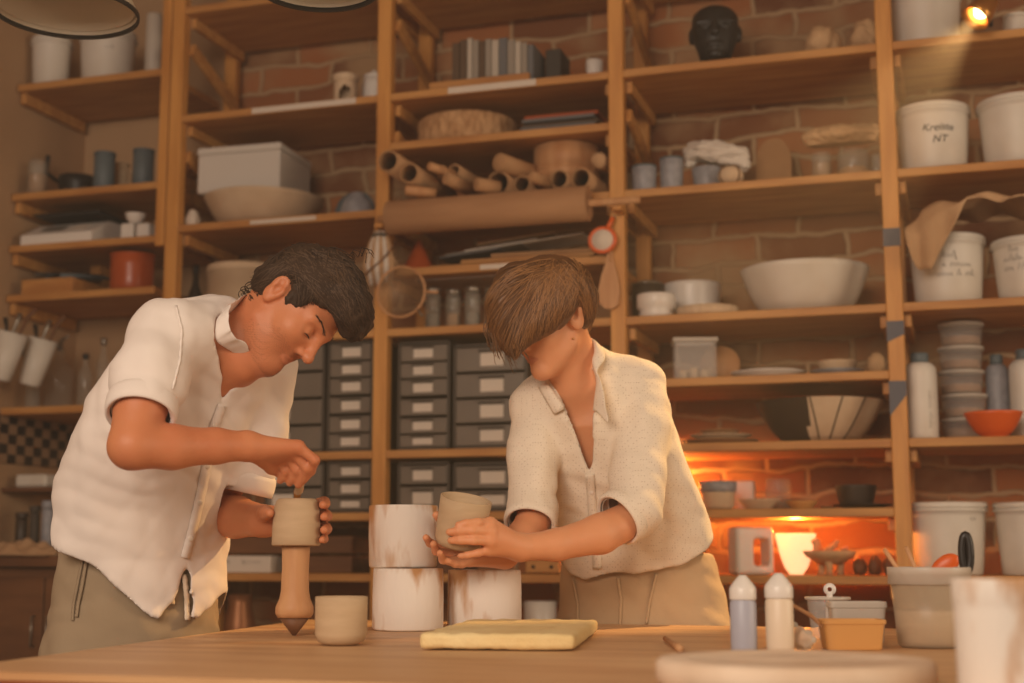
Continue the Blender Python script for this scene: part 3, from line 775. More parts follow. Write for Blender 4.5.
b = MB(); b.grid(lambda u, v: ((u - .5) * .28, (v - .5) * .16, .002 + .04 * cloth_heap((u - .5) * 2, (v - .5) * 2) * (1 + .5 * math.sin(u * 17 + 3 * v) * math.sin(v * 11))), 28, 18)
lone('folded_cloth', 'crumpled grey cloth lying on the corner worktop', 'cloth', p, b, 'linen', solid=.003)

# ---------------------------------------------------------------- bay behind the man
p, d, h = spot(332, 359, 70, 'L1', .08); r = d / 2
t = thing('oil_burner', 'cream ceramic oil burner with an arched opening on a top shelf', 'oil burner', p, 0)
b = MB(); n = 40; op = []
prof = [(r * .82, 0), (r * .86, h * .02), (r * .80, h * .25), (r * .78, h * .7), (r * .84, h * .8), (r, h * .86), (r, h * .98), (r * .9, h), (r * .8, h * .9), (0, h * .86)]
rows = [(r * .84, 0)] + [(r * .80, h * q) for q in np.linspace(.12, .72, 11)]
vs = [(rr * math.cos(2 * math.pi * i / n), rr * math.sin(2 * math.pi * i / n), z) for rr, z in rows for i in range(n)]
fs = []
for j in range(len(rows) - 1):
    for i in range(n):
        a = 2 * math.pi * (i + .5) / n; da = abs((a - (1.5 * math.pi + .35) + math.pi) % (2 * math.pi) - math.pi)
        zz = (rows[j][1] + rows[j + 1][1]) / 2 / h
        if da < .62 and .1 < zz < .58 - .16 * (da / .62) ** 2: continue
        fs.append((j * n + i, j * n + (i + 1) % n, (j + 1) * n + (i + 1) % n, (j + 1) * n + i))
b.add(vs, fs, True)
obj('burner_body', b, 'bisque', t, solid=.008)
obj('dish', tb('lathe', [(0, h * .7), (r * .8, h * .72), (r * .86, h * .8), (r, h * .86), (r, h * .98), (r * .94, h), (r * .8, h * .9), (0, h * .86)], n=40), 'bisque', t)
obj('base_plate', tb('lathe', [(0, 0), (r * .9, 0), (r * .9, h * .06), (0, h * .07)], n=40), 'bisque', t)
p, d, h = spot(361, 386, 64, 'L1', .2); t = thing('lidded_jar', 'white rounded jar behind the oil burner', 'jar', p)
obj('jar_body', tb('lathe', [(0, 0), (d * .36, 0), (d * .5, h * .3), (d * .5, h * .6), (d * .4, h * .82), (0, h * .83)], n=32), 'whiteware', t); obj('lid', tb('lathe', [(d * .41, h * .8), (d * .42, h * .86), (d * .1, h * .95), (d * .08, h), (0, h)], n=32), 'whiteware', t)
# bowl + foam box
p, d, h = spot(204, 323, 184, 'L2', .2)
lone('serving_bowl', 'wide cream clay bowl with a white foam box on it', 'bowl', p, tb('lathe', bowl_prof(d / 2, h, .5, .009, .5), n=56), 'bisque')
s_ = ppm(p); bw = 88 / s_
bp = p + Vector((.0, -.01, h + .003))
t = thing('foam_box', 'white foam box resting across the wide cream bowl', 'box', bp + Vector((-.035, 0, 0)), .04)
bh = (proj(bp)[1] - 153) / s_
obj('box_body', tb('box', (0, 0, bh * .42), (bw * 1.0, .27, bh * .84), bev=.005), 'foam', t)
obj('lid', tb('box', (0, 0, bh * .92), (bw * 1.02, .276, bh * .155), bev=.005), 'foam', t)
p, d, h = spot(336, 378, 148, 'L2', .33)
b = MB(); b.lathe([(0, 0), (d / 2 * .8, 0), (d / 2, .02), (d / 2, .028), (d / 2 * .8, .010), (0, .008)], n=40); b.xf(Matrix.Rotation(math.pi / 2 - .2, 3, 'X'), (0, 0, d / 2))
lone('platter', 'round slate blue platter leaning at the back of a shelf', 'platter', p, b, 'slate')
p, d, h = spot(340, 374, 188, 'L2', .1)
lone('upturned_bowl', 'pale grey bowl turned upside down by the post', 'bowl', p, tb('lathe', [(d / 2, 0), (d / 2 * .97, h * .3), (d / 2 * .8, h * .68), (d / 2 * .45, h * .92), (d / 2 * .4, h), (0, h), (0, h - .006), (d / 2 * .4, h * .86), (d / 2 * .9, h * .3), (d / 2 - .006, 0)], n=36), 'bluegrey')
for i, (yt, yb) in enumerate(((166, 178), (180, 193), (194, 207))):
    blk((184, 197, yt), 'L2', ['short pine offcut, topmost of its stack beside the foam box', 'short pine offcut in the middle of its stack beside the foam box', 'short pine offcut under two others beside the foam box'][i], 'wood', .12, .2, 'offcut', 'wood block', ybot=yb, group='stack of pine offcuts')
lone('wooden_block', 'dark wooden block under the stack of pine offcuts', 'wood block', spot(184, 197, 208, 'L2', .2)[0], tb('box', (0, 0, .0), (.05, .12, .001)), 'darkwood') if False else None
p, d, h = spot(186, 199, 207, 'L2', .06)
lone('crumpled_paper', 'small crumpled white paper at the left end of the shelf below the offcuts', 'paper', p, tb('lathe', [(0, 0), (d * .45, .002), (d * .55, h * .45), (d * .3, h * .9), (0, h)], n=9, smooth=False, wob=.12), 'paper')
p, d, h = spot(205, 280, 258, 'L3', .2)
t = thing('crock', 'large cream crock behind the head of the man', 'crock', p)
obj('crock_body', tb('lathe', [(0, 0), (d * .44, 0), (d * .46, .01), (d * .49, h * .9), (d * .5, h * .9), (d * .5, h - .006), (d * .49, h), (d * .46, h), (d * .44, h * .9), (d * .42, .02), (0, .015)], n=48), 'bisque', t)
bottle(186, 201, 262, 'L3', .22, 'dark green bottle left of the large cream crock', m='blackceramic', neck=.4, cap='blackplastic')

# drawer organisers
def organiser(x0, x1, rows, lev, t, label, group, labels=(.36, .78), front_gap=None):
    zb = TOP(lev) + .001
    a = at(x0, zb, t); c = at(x1, zb, t); w = c.x - a.x; s = ppm((a + c) / 2); pb = proj((a + c) / 2)[1]
    yt = rows[0][0] - 4; up = {'L5': 'L3', 'L6': 'L5'}[lev]; H = min((pb - yt) / s, LZ[up] - BT / 2 - zb - .004); dep = .26
    o = thing('drawer_organiser', label, 'drawer unit', ((a.x + c.x) / 2, a.y, zb), 0, group)
    b = MB(); 
    for (cc, dd) in (((-w / 2 + .004, dep / 2, H / 2), (.008, dep, H)), ((w / 2 - .004, dep / 2, H / 2), (.008, dep, H)), ((0, dep / 2, H - .004), (w, dep, .008)), ((0, dep / 2, .004), (w, dep, .008)), ((0, dep - .004, H / 2), (w, .008, H))): b.box(cc, dd, bev=.001)
    obj('case', b, 'grey_case', o)
    for (ya, yb) in rows:
        z1 = (pb - ya) / s; z0 = max((pb - yb) / s, .010); z1 = min(z1, H - .010); hh = z1 - z0; clear = hh > .0 and (yb - ya) > 26
        b = MB(); fw = w - .020
        b.box((0, .004, z0 + hh / 2), (fw, .008, hh), bev=.002); b.box((0, .12, z0 + .003), (fw, .22, .004), bev=.001)
        for sx in (-1, 1): b.box((sx * (fw / 2 - .002), .12, z0 + hh * .45), (.004, .224, hh * .85), bev=.001)
        dr = obj('drawer', b, 'grey_drawer', o)
        lw = (labels[1] - labels[0]) * fw; lx = -fw / 2 + fw * (labels[0] + labels[1]) / 2
        obj('label', tb('box', (lx, -.001, z0 + hh * .48), (lw, .002, hh * .56), bev=.0003), 'paper', dr, label='pale paper label')
        obj('handle', tb('box', (lx, -.007, z0 + hh * .86), (lw * 1.1, .014, hh * .10), bev=.001), 'grey_case', dr)
    return o
g1 = 'smoky drawer units behind the man'; g2 = 'smoky drawer units behind the woman'
organiser(326, 372, ((341, 359), (361, 376), (378, 394), (397, 413), (416, 432), (434, 451)), 'L5', .03, 'narrow drawer unit right of the wide one behind the man, above a board', g1, (.30, .76))
organiser(264, 323, ((341, 370), (373, 397), (400, 424), (427, 452)), 'L5', .03, 'wide drawer unit behind the shoulder of the man', g1, (.08, .42))
organiser(326, 372, ((462, 478), (481, 496), (498, 515)), 'L6', .03, 'low narrow drawer unit right of the wide low one beside the hands of the man', g1, (.30, .76))
organiser(264, 323, ((462, 486), (489, 515)), 'L6', .03, 'low wide drawer unit behind the arm of the man', g1, (.1, .5))
organiser(397, 449, ((344, 360), (362, 377), (379, 395), (399, 415), (418, 433), (435, 449)), 'L5', .03, 'narrow six drawer unit left of the wide one behind the woman', g2, (.28, .70))
organiser(453, 527, ((346, 370), (373, 396), (399, 422), (425, 449)), 'L5', .03, 'wide four drawer unit beside the face of the woman', g2, (.36, .70))
organiser(397, 449, ((466, 484), (487, 509)), 'L6', .03, 'low narrow drawer unit above the plaster moulds', g2, (.28, .70))
organiser(453, 527, ((466, 488), (491, 513)), 'L6', .03, 'low wide drawer unit behind the cup the woman holds', g2, (.36, .72))
# boxes on the low shelves
blk((211, 370, 537), 'L7', 'long wooden board lying across two boxes on a low shelf', 'darkwood', .2, .16, 'plank', 'board', ybot=554)
p, w, h = spot(219, 287, 556, 'L7', .14)
t = thing('storage_box', 'flat white box with printed text under the long board', 'box', p)
obj('box_body', tb('box', (0, 0, h / 2), (w, .2, h), bev=.002), 'paper', t)
b = scribble_mb((6,), h * .3, 3); b.v = [(x - w * .24, y - .1005, z + h * .55) for x, y, z in b.v]; obj('printed_text', b, 'darkgrey', t)
b = scribble_mb((4, 5), h * .3, 4); b.v = [(x + w * .2, y - .1005, z + h * .55) for x, y, z in b.v]; obj('printed_text', b, 'darkgrey', t)
blk((300, 366, 556), 'L7', 'brown wooden box beside the flat white box', 'darkwood', .2, .14, 'wooden_box', 'box')
p, d, h = spot(222, 254, 596, 'L8', .12)
lone('copper_jug', 'rusty brown pot on the lowest shelf beside the trousers of the man', 'pot', p, tb('lathe', [(0, 0), (d * .4, 0), (d * .5, h * .35), (d * .5, h * .6), (d * .36, h * .85), (d * .4, h), (d * .37, h), (d * .33, h * .85), (0, h * .8)], n=32), 'copper')

# ---------------------------------------------------------------- bay behind the woman
p, w, h = spot(437, 541, 74, 'L1', .14)
t = thing('wooden_tray', 'shallow wooden tray carrying a row of books', 'tray', p); tz = h * .8
obj('tray_board', tb('box', (0, 0, .006), (w, .22, .012)), 'wood', t)
for y in (-.104, .104): obj('tray_edge', tb('box', (0, y, .018 + .002), (w, .012, .026)), 'wood', t)
x = 461; mats = ['bookB', 'bookB', 'bookC', 'bookA', 'bookB', 'bookA', 'bookC', 'bookD', 'bookA', 'bookC', 'bookA', 'bookD']
hts = [50, 47, 45, 47, 48, 46, 47, 45, 47, 49, 50, 52]; wds = [7, 7, 5, 6, 6, 6, 7, 8, 7, 6, 6, 6]
desc = ['dark brown book at the left end of the row in the tray', 'dark brown book second from the left in the tray', 'pale thin book third from the left in the tray', 'grey book fourth from the left in the tray', 'brown book fifth from the left in the tray', 'grey book sixth from the left in the tray', 'pale book seventh from the left in the tray', 'slate book eighth from the left in the tray', 'grey book fourth from the right in the tray', 'pale book third from the right in the tray', 'grey book second from the right in the tray', 'slate book at the right end of the row in the tray']
for i in range(12):
    a = at(x, p.z, .14); c = at(x + wds[i], p.z, .14); bw = c.x - a.x; x += wds[i] + .3
    s = ppm(a); bh = (proj(a)[1] - hts[i]) / s - .014
    tt = thing('book', desc[i], 'book', ((a.x + c.x) / 2, a.y - .02, p.z + .0135), 0, 'books in the wooden tray')
    cb = MB(); cb.box((0, -.068, bh / 2), (bw, .004, bh), bev=.001)
    for sx in (-1, 1): cb.box((sx * (bw / 2 - .001), 0, bh / 2), (.002, .14, bh), bev=.0005)
    obj('cover', cb, mats[i], tt); obj('pages', tb('box', (0, .002, bh / 2), (bw - .004, .128, bh - .006), bev=.0005), 'paper', tt)
blk((550, 566, 50), 'L1', 'dark box standing at the right end of the books', 'darkgrey', .12, .2)
cup((586, 603, 57), 'L1', 'small white cup on the shelf above the stacked folders', t=.1)
p, d, h = spot(418, 517, 106, 'B', .2)
t = thing('cane_drum', 'round drum of pale ribbed cane on the upper shelf', 'drum', p); n = 120
prof = [(0, 0), (d / 2 * .97, 0), (d / 2, .008), (d / 2, h * .86), (d / 2 * .96, h * .97), (d / 2 * .9, h), (0, h)]
b = tb('lathe', prof, n=n); b.v = [(v[0] * (1 + (.012 if (k // 2) % 2 else 0)), v[1] * (1 + (.012 if (k // 2) % 2 else 0)), v[2]) for k, v in enumerate(b.v)]
obj('drum_body', b, 'wicker', t); obj('bottom_band', tb('lathe', [(d / 2 - .002, 0), (d / 2 + .005, .001), (d / 2 + .005, h * .1), (d / 2 - .002, h * .11)], n=48), 'wicker', t)
for i in range(5):
    p, w, h = spot(525 + i * 1.5, 606 - (i % 2) * 3, 110, 'B', .15); z = i * .0125
    lone('folder', ['grey folder at the bottom of the stack under the orange folder', 'grey folder second from the bottom of the stack under the orange folder', 'brown folder in the middle of the stack under the orange folder', 'grey folder just below the orange folder', 'thin orange folder on top of the stacked folders'][i], 'folder', p + Vector((0, .01 * (i % 3), z)), tb('box', (0, 0, .006), (w, .21, .0115), bev=.001), ['bookB', 'bookD', 'bookB', 'bookD', 'orangered'][i], group='stacked folders')
# cardboard tubes lying front to back
def tube_roll(px, py, rpx, label, ln=.36, yaw=0.0, t0=-.03, m='tubecard', hollow=True, rod=False, tilt=0.0):
    q = PY(px, py, Y0 + t0); r = rpx / ppm(q)
    b = MB()
    if hollow: b.lathe([(r - .005, 0), (r, 0), (r, ln), (r - .005, ln), (r - .005, 0)], n=28)
    else: b.lathe([(0, 0), (r - .002, 0), (r, .002), (r, ln), (0, ln)], n=24)
    R = Matrix.Rotation(yaw, 3, 'Z') @ Matrix.Rotation(-math.pi / 2 + tilt, 3, 'X'); b.xf(R)
    return lone('wooden_rod' if rod else 'cardboard_tube', label, 'rod' if rod else 'tube', q, b, m, group='rods between the tubes' if rod else 'cardboard tubes')
ztube = TOP('L2')
for (px, py, r, yaw, lb) in ((388, 161, 11.2, -.04, 'cardboard tube poking out in front of the post, left of another'), (409, 173, 10.4, -.04, 'cardboard tube just right of the one in front of the post'),
                         (441, 171, 6.2, -.08, 'thin cardboard tube left of its twin above the big roll'), (454.5, 170, 6.4, -.08, 'thin cardboard tube right of its twin above the big roll'), (498, 183, 12.3, -.08, 'wide cardboard tube below the white-ended roll'),
                         (522, 184, 9, -.08, 'small cardboard tube right of the wide tube below the white-ended roll'), (540, 183, 8.6, -.08, 'cardboard tube left of the pair under the round hoop'), (559, 179, 9.9, -.08, 'cardboard tube under the left side of the round hoop'), (580.5, 178, 10.6, -.08, 'cardboard tube under the right side of the round hoop')):
    tube_roll(px, py, r, lb, yaw=yaw, ln=.34, t0=-.03 if px > 420 else (-.13 if px < 400 else -.115))
tube_roll(499, 162, 9.2, 'white-ended cardboard roll lying over the tubes', ln=.2, yaw=-.4, hollow=False, t0=-.05, tilt=-.02)
for (px, py, r, yaw, ln, m, lb, til) in ((429, 166, 4.5, -.6, .10, 'oak', 'pale wooden rod with a white end above the left tubes', -.12), (446, 178, 6.5, -.5, .10, 'tubecard', 'thick brown rod slanting down between the tubes', -.2), (405, 190, 5, -1.1, .10, 'oak', 'short stubby rod lying on the big roll', -.06), (476, 184, 7, -.8, .08, 'tubecard', 'short round rod left of the wide tube', -.05), (532, 176, 5.5, -.3, .085, 'tubecard', 'short rod resting on the small tubes', -.1)):
    tube_roll(px, py, r, lb, ln=ln, yaw=yaw, m=m, hollow=False, rod=True, t0=-.115, tilt=til)
q = at(567, ztube + .083, .16); s = ppm(q); rr = 33 / s; hh = min((proj(at(567, ztube + .083, .06))[1] - 136) / s, LZ['B'] - BT / 2 - q.z - .004)
lone('bamboo_hoop', 'round bamboo steamer drum on top of the tubes', 'hoop', q, tb('lathe', [(0, 0), (rr, 0), (rr, hh * .3), (rr * .985, hh * .31), (rr * .985, hh * .34), (rr, hh * .35), (rr, hh), (rr * .95, hh), (rr * .95, hh * .7), (0, hh * .7)], n=48), 'oak')
for i, (px, py, r) in enumerate(((598, 160, 8),)):
    q = PY(px, py, Y0 + .0); rr = r / ppm(q)
    lone('cloth_roll', ['small pale cloth roll beside the bamboo hoop', 'small pale cloth roll at the right end of the big roll'][i], 'cloth roll', q, tb('lathe', [(0, 0), (rr * .8, 0), (rr, .01), (rr, .13), (rr * .7, .14), (0, .14)], n=20, wob=.05, seed=i).xf(Matrix.Rotation(-1.45, 3, 'X')), 'linen', group='small cloth rolls')
# big cardboard roll hung on a rod in front of two posts
yr = Y0 - .075
pa, pc = PY(389, 217, yr), PY(589, 205, yr); rr = 17.5 / ppm((pa + pc) / 2); zc = (pa.z + pc.z) / 2
t = thing('cardboard_roll', 'big cardboard roll hanging on a rod across the bay', 'roll', ((pa.x + pc.x) / 2, yr, zc)); L = pc.x - pa.x
obj('roll_body', tb('lathe', [(.014, 0), (rr - .002, 0), (rr, .002), (rr, L - .002), (rr - .002, L), (.014, L), (.014, 0)], (-L / 2, 0, 0), 40, axis=(1, 0, 0)), 'rollertube', t)
xa = PY(378, 215, yr).x - t.location.x; xb = PY(640, 205, yr).x - t.location.x
obj('rod', tb('tube', [(xa, 0, 0), (xb, 0, 0)], .0115, 12), 'oak', t)
for xx in (PX[1] - t.location.x, PX[2] - t.location.x):
    obj('rod_bracket', tb('box', (xx + .016, .0405, -.018), (.03, .067, .015)), 'wood_v', t)
# cone, papers and boards
p, d, h = spot(402, 435, 236, 'D', .08)
t = thing('orange_cone', 'orange cone standing at the left end of the paper shelf', 'cone', p)
obj('cone_body', tb('lathe', [(0, 0), (d * .5, 0), (d * .5, .006), (d * .46, .012), (d * .06, h), (0, h)], n=28), 'orangered', t)
rnd = random.Random(9)
for i, (x0, x1, yw, m, tl, lb) in enumerate(((438, 602, 0, 'wood', 0, 'long thin board at the bottom of the paper pile'), (470, 606, .0, 'wood', 0, 'shorter thin board lying on the long board'), (500, 604, .1, 'cardboard', 0, 'brown card sheet lying on the thin boards'))):
    p, w, h = spot(x0, x1, 255, 'D', .18)
    lone('board', lb, 'board', p + Vector((0, 0, i * .0135)), tb('box', (0, 0, .006), (w, .26, .012), bev=.001), m, rz=yw * .2, group='thin boards under the papers')
for i in range(5):
    x0 = (447, 452, 470, 512, 480)[i]; x1 = (510, 530, 545, 590, 560)[i]
    p, w, h = spot(x0, x1, 250, 'D', .16); tl = -.09
    b = MB(); b.box((0, 0, .05 + .012 * i), (w, .2 - .02 * i, .004), bev=.0005, rot=Matrix.Rotation(tl, 3, 'Y'))
    lone('paper_sheet', ['grey paper sheet sliding towards the orange cone', 'grey paper sheet on the pile beside the orange cone', 'cream paper sheet in the middle of the paper pile', 'white paper sheet at the right of the paper pile', 'cream paper sheet on top of the paper pile'][i], 'paper', p, b, ['bookD', 'bookA', 'paper', 'paper', 'linen'][i], group='loose papers on the boards')
for (x0, x1, yt, ct, lb) in ((424, 441, 286, 'bookA', 'tall glass jar with grey powder right of the round strainer'), (445, 461, 288, 'tubecard', 'glass jar with brown powder between two jars below the papers'), (464, 481, 285, 'bookA', 'glass jar with grey powder left of a dark lidded jar'), (484, 500, 286, 'darkgrey', 'dark lidded glass jar beside the hair of the woman')):
    jar((x0, x1, yt), 'L3', lb, .1, ct, .35, 'metal', group='powder jars below the papers')
lone('glass_plate', 'sheet of clear plastic lying over the powder jars', 'plastic sheet', spot(420, 520, 280, 'L3', .12)[0] + Vector((0, 0, (331 - 283) / ppm(at(470, TOP('L3'), .1)))), tb('box', (0, 0, .003), (.33, .18, .004)), 'plastic')
# low shelf
p, w, h = spot(524, 562, 546, 'L7', .06)
t = thing('wooden_drawer_box', 'pine box with two small drawers under the forearm of the woman', 'drawer box', p)
obj('box_body', tb('box', (0, .1, h / 2), (w, .19, h)), 'wood', t)
for i, z in enumerate((.25, .75)):
    dr = obj('drawer', tb('box', (0, .0, h * z), (w * .92, .012, h * .42)), 'wood', t)
    for sx in (-1, 1): obj('finger_hole_dark', tb('lathe', [(0, 0), (.006, 0), (.006, .002), (0, .002)], (sx * w * .25, -.008, h * z), 14, axis=(0, 1, 0)), 'blackplastic', dr)  # solid black disc paints the dark of a hole
blk((398, 470, 556), 'L7', 'brown box on the low shelf behind the plaster moulds', 'darkwood', .2, .14, 'wooden_box', 'box')
cup((524, 557, 603), 'L8', 'low white tub on the bottom shelf left of the trousers of the woman', 'whiteware', .1, 'tub', 'tub', taper=.96)

# ---------------------------------------------------------------- things hanging on the posts
def hang(px, py, off): return PY(px, py, Y0 - off)
c = hang(401, 292, .09); s = ppm(c); R0 = 25.5 / s
t = thing('strainer', 'round wire strainer hanging in front of a post', 'strainer', c)
Rv = Matrix.Rotation(math.pi / 2, 3, 'X')
obj('rim', tb('tube', [(R0 * math.cos(a), 0, R0 * math.sin(a)) for a in np.linspace(0, 2 * math.pi, 40, endpoint=False)], .0042, 8, closed=True), 'oak', t)
b = MB(); b.lathe([(0, -.028)] + [(R0 * q, -.028 * (1 - q * q)) for q in (.25, .5, .75, .98)], n=40); b.xf(Rv); obj('wire_mesh', b, 'mesh', t)
obj('handle', tb('tube', [(R0 * .95, 0, -.002), (R0 * 1.25, 0, -.006), (R0 * 1.55, 0, -.008)], [.004, .005, .005], 8), 'oak', t)
obj('rest_hook', tb('tube', [(R0 * .72, 0, -R0 * .7), (R0 * .85, -.008, -R0 * .92), (R0 * .95, -.004, -R0 * 1.0)], .0035, 8), 'metal', t)
obj('hanging_cord', tb('tube', [(-R0 * .1, 0, R0), (-R0 * .5, .01, R0 * 1.6), (-R0 * .55, .012, R0 * 1.75)], .002, 6), 'linen', t)
c = hang(380, 257, .04); s = ppm(c)
t = thing('brush_bundle', 'bundle of pale bristle brushes tied to a post', 'brushes', c)
for i in range(7):
    x = (i - 3) * .011; y = -.012 * math.cos((i - 3) * .5)
    obj('bristle_tuft', tb('tube', [(x * .5, y, .085), (x * .9, y - .006, .04), (x * 1.35, y - .01, -.03), (x * 1.2, y, -.10 + .006 * (i % 3))], [.006, .011, .013, .005], 8), 'whitecloth' if i % 2 else 'linen', t)
obj('tie', tb('lathe', [(.026, -.006), (.028, 0), (.026, .006)], (0, -.003, .07), 20, sy=.7), 'darkgrey', t)
obj('hook', tb('tube', [(0, -.005, .08), (0, 0, .10), (0, .036, .105)], .003, 8), 'metal', t)
obj('long_stick', tb('tube', [(-.05, -.034, -.07), (.02, -.034, -.02), (.07, -.034, .035)], .003, 6), 'darkwood', t)
c = hang(602.5, 240, .03); s = ppm(c); R0 = 13 / s
t = thing('tea_strainer', 'orange handled sieve hanging on the post', 'sieve', c)
obj('rim', tb('tube', [(R0 * math.cos(a), 0, R0 * math.sin(a) * .92) for a in np.linspace(0, 2 * math.pi, 32, endpoint=False)], .007, 8, closed=True), 'orange', t)
b = MB(); b.lathe([(0, .02), (R0 * .5, .016), (R0 * .95, 0)], n=28); b.xf(Rv); obj('wire_mesh', b, 'paper', t, label='pale sieve mesh')
e = PY(613, 217, Y0 - .03) - c
obj('handle', tb('tube', [(R0 * .35, 0, R0 * .8), tuple(e * .65), tuple(e)], [.007, .009, .007], 8), 'orange', t)
obj('hook', tb('tube', [tuple(e), (e.x, .028, e.z + .004)], .004, 8), 'metal', t)
c = hang(611, 262, .0135); s = ppm(c)
t = thing('wooden_spatula', 'wooden spatula hanging blade down on the post', 'spatula', c); q = lambda px, py: ((px - 611) / s, (262 - py) / s)
pl = [q(608.5, 250), q(606, 262), q(601, 276), q(598, 290), q(599, 303), q(604, 309), q(612, 310), q(618, 306), q(620, 294), q(618, 278), q(614, 262), q(612.5, 250)]
b = MB(); b.prism(pl, -.004, .004); b.xf(Matrix.Rotation(math.pi / 2, 3, 'X')); obj('blade', b, 'oak', t)
obj('handle', tb('tube', [(-.001, 0, -.0), (.0, 0, .06), (.006, 0, .11)], [.006, .006, .005], 8), 'oak', t)
obj('hook', tb('tube', [(.006, 0, .105), (.008, .0125, .108)], .002, 8), 'metal', t)
# ---------------------------------------------------------------- bay right of the woman
# dark bust
p, d, h = spot(691, 741, -3, 'L1', .12); u = h / .24
f = SDF((-.13, -.14, -.01), (.13, .13, .26), .0035)
f.ell((0, .005, .155), (.074, .088, .092), k=0).ell((0, -.02, .10), (.058, .066, .075), k=.02)
f.rc((0, .02, 0), (0, .015, .08), .052, .046, .02)
f.rc((0, -.092, .155), (0, -.103, .118), .008, .014, .012).ell((0, -.073, .078), (.026, .016, .010), k=.01).ell((0, -.066, .045), (.024, .02, .018), k=.015)
f.rc((-.05, -.066, .168), (.05, -.066, .168), .010, .010, .012)
for sx in (-1, 1):
    f.ell((sx * .029, -.082, .15), (.016, .012, .010), k=.01, op='sub').ell((sx * .029, -.068, .149), (.012, .010, .008), k=.004); f.ell((sx * .073, .005, .14), (.010, .02, .03), k=.008)
f.rc((-.02, -.092, .078), (.02, -.092, .078), .003, .003, .004, 'sub')
f.ell((0, .02, .2), (.072, .082, .058), k=.01)
V, F = f.nets(1); V[:, 2] = np.maximum(V[:, 2], 0); me = fmesh('bust', V * np.array([u * d / (.155 * u), u, u]), F)
lone('bust', 'black sculpted head on the top shelf', 'sculpture', p, me, 'ironblack', rz=.15)
def rough(name, label, cat, box, lev, t, m, dep, seed, amp=.012, k=3):
    p, w, h = spot(*box, lev, t); rs = np.random.RandomState(seed)
    f = SDF((-w * .7, -dep * .8, -.004), (w * .7, dep * .8, h * 1.25), max(.005, h / 40))
    for i in range(k):
        f.ell((rs.uniform(-.25, .25) * w, rs.uniform(-.2, .2) * dep, h * .45), (w * .42, dep * .45, h * rs.uniform(.42, .55)), k=.03)
    V, F = f.nets(1); N = vnormals(V, F); V = V + N * (amp * vnoise(V, 9, seed))[:, None]; V[:, 2] = np.clip(V[:, 2] - V[:, 2].min(), 0, None)
    return lone(name, label, cat, p, fmesh(name, V, F), m)
rough('clay_figure', 'rough sandy clay figure left of another at the end of the top shelf', 'sculpture', (811, 842, 22), 'L1', .14, 'beigeclay', .1, 3)
rough('clay_figure', 'rough sandy clay lump beside the right post on the top shelf', 'sculpture', (852, 874, 20), 'L1', .14, 'beigeclay', .1, 5)
def ribcup(box, lev, t, label):
    p, d, h = spot(*box, lev, t); th = thing('tumbler', label, 'cup', p, 0, 'blue grey tumblers')
    b = tb('lathe', cup_prof(d / 2, h, .004, .92), n=48); obj('tumbler_body', b, 'bluegrey', th); obj('rim', tb('lathe', [(d / 2 - .004, h - .004), (d / 2 + .001, h - .004), (d / 2 + .001, h + .002), (d / 2 - .004, h + .002)], n=40), 'slate', th)
ribcup((632, 657, 163), 'L2', .08, 'short blue grey tumbler on the left of its pair'); ribcup((660, 684, 155), 'L2', .1, 'taller blue grey tumbler on the right of its pair')
p, d, h = spot(690, 724, 164, 'L2', .15); cup((692, 722, 164), 'L2', 'grey bowl under the white cloth heap', 'bluegrey', .15, 'bowl', 'bowl', taper=.8)
q = p + Vector((.025, 0, h + .04))
f = SDF((-.13, -.09, -.07), (.14, .09, .09), .005)
f.ell((-.02, 0, .02), (.075, .06, .035), k=.02).ell((.04, 0, .0), (.07, .055, .03), k=.03).rc((.07, 0, -.01), (.10, -.01, -.045), .03, .016, .03).rc((-.06, 0, .01), (-.085, -.01, -.02), .025, .016, .02)
V, F = f.nets(1); N = vnormals(V, F); V += N * (.010 * vnoise(V * np.array([1, 1, 2.2]), 13, 2))[:, None]
lone('cloth_heap', 'crumpled white cloth heaped over a grey bowl', 'cloth', q, fmesh('cloth_heap', V, F), 'whitecloth')
p, d, h = spot(718, 744, 162, 'L2', .06)
t = thing('banded_ball', 'round cream and brown banded clay ball in front of the cloth heap', 'ball', p)
obj('ball_body', tb('lathe', [(0, 0)] + [(d / 2 * math.sin(a), h / 2 - h / 2 * math.cos(a)) for a in np.linspace(.35, math.pi - .15, 14)] + [(0, h)], n=32), 'bisque', t)
for sx in (-1, 1): obj('brown_band', tb('tube', [(d * .49 * math.sin(a) * sx * .75, -d * .49 * math.sin(a) * .66, h / 2 - h * .49 * math.cos(a)) for a in np.linspace(.5, 2.6, 12)], .0035, 6), 'darkwood', t)
p, w, h = spot(757, 792, 130, 'L2', .27)
t = thing('round_topped_board', 'pale round topped board leaning at the back of the shelf', 'board', p)
pl = [(-w / 2, 0), (w / 2, 0), (w / 2, h * .62)] + [(w / 2 * math.cos(a), h * .62 + h * .38 * math.sin(a)) for a in np.linspace(.2, math.pi - .2, 9)] + [(-w / 2, h * .62)]
b = MB(); b.prism(pl, -.009, .009); b.xf(Matrix.Rotation(math.pi / 2 - .12, 3, 'X'), (0, 0, .003)); obj('board_body', b, 'cardboard', t)
jar((838, 870, 146), 'L2', 'stout glass jar half filled with ochre powder under the rough board', .12, 'ochre', .35, group='jars under the rough board')
jar((812, 832, 150), 'L2', 'glass jar of brown powder left of the stout jar under the rough board', .12, 'tubecard', .6, group='jars under the rough board')
q = at(842, TOP('L2') + (183 - 143) / ppm(at(842, TOP('L2'), .12)), .12); s = ppm(q)
f = SDF((-.13, -.08, -.02), (.13, .08, .07), .005); f.rc((-.09, 0, .026), (.09, 0, .026), .03, .026, .01).ell((0, 0, .028), (.112, .06, .03), k=.02)
V, F = f.nets(1); N = vnormals(V, F); V += N * (.005 * vnoise(V, 22, 6))[:, None]; V[:, 2] = np.maximum(V[:, 2], 0)
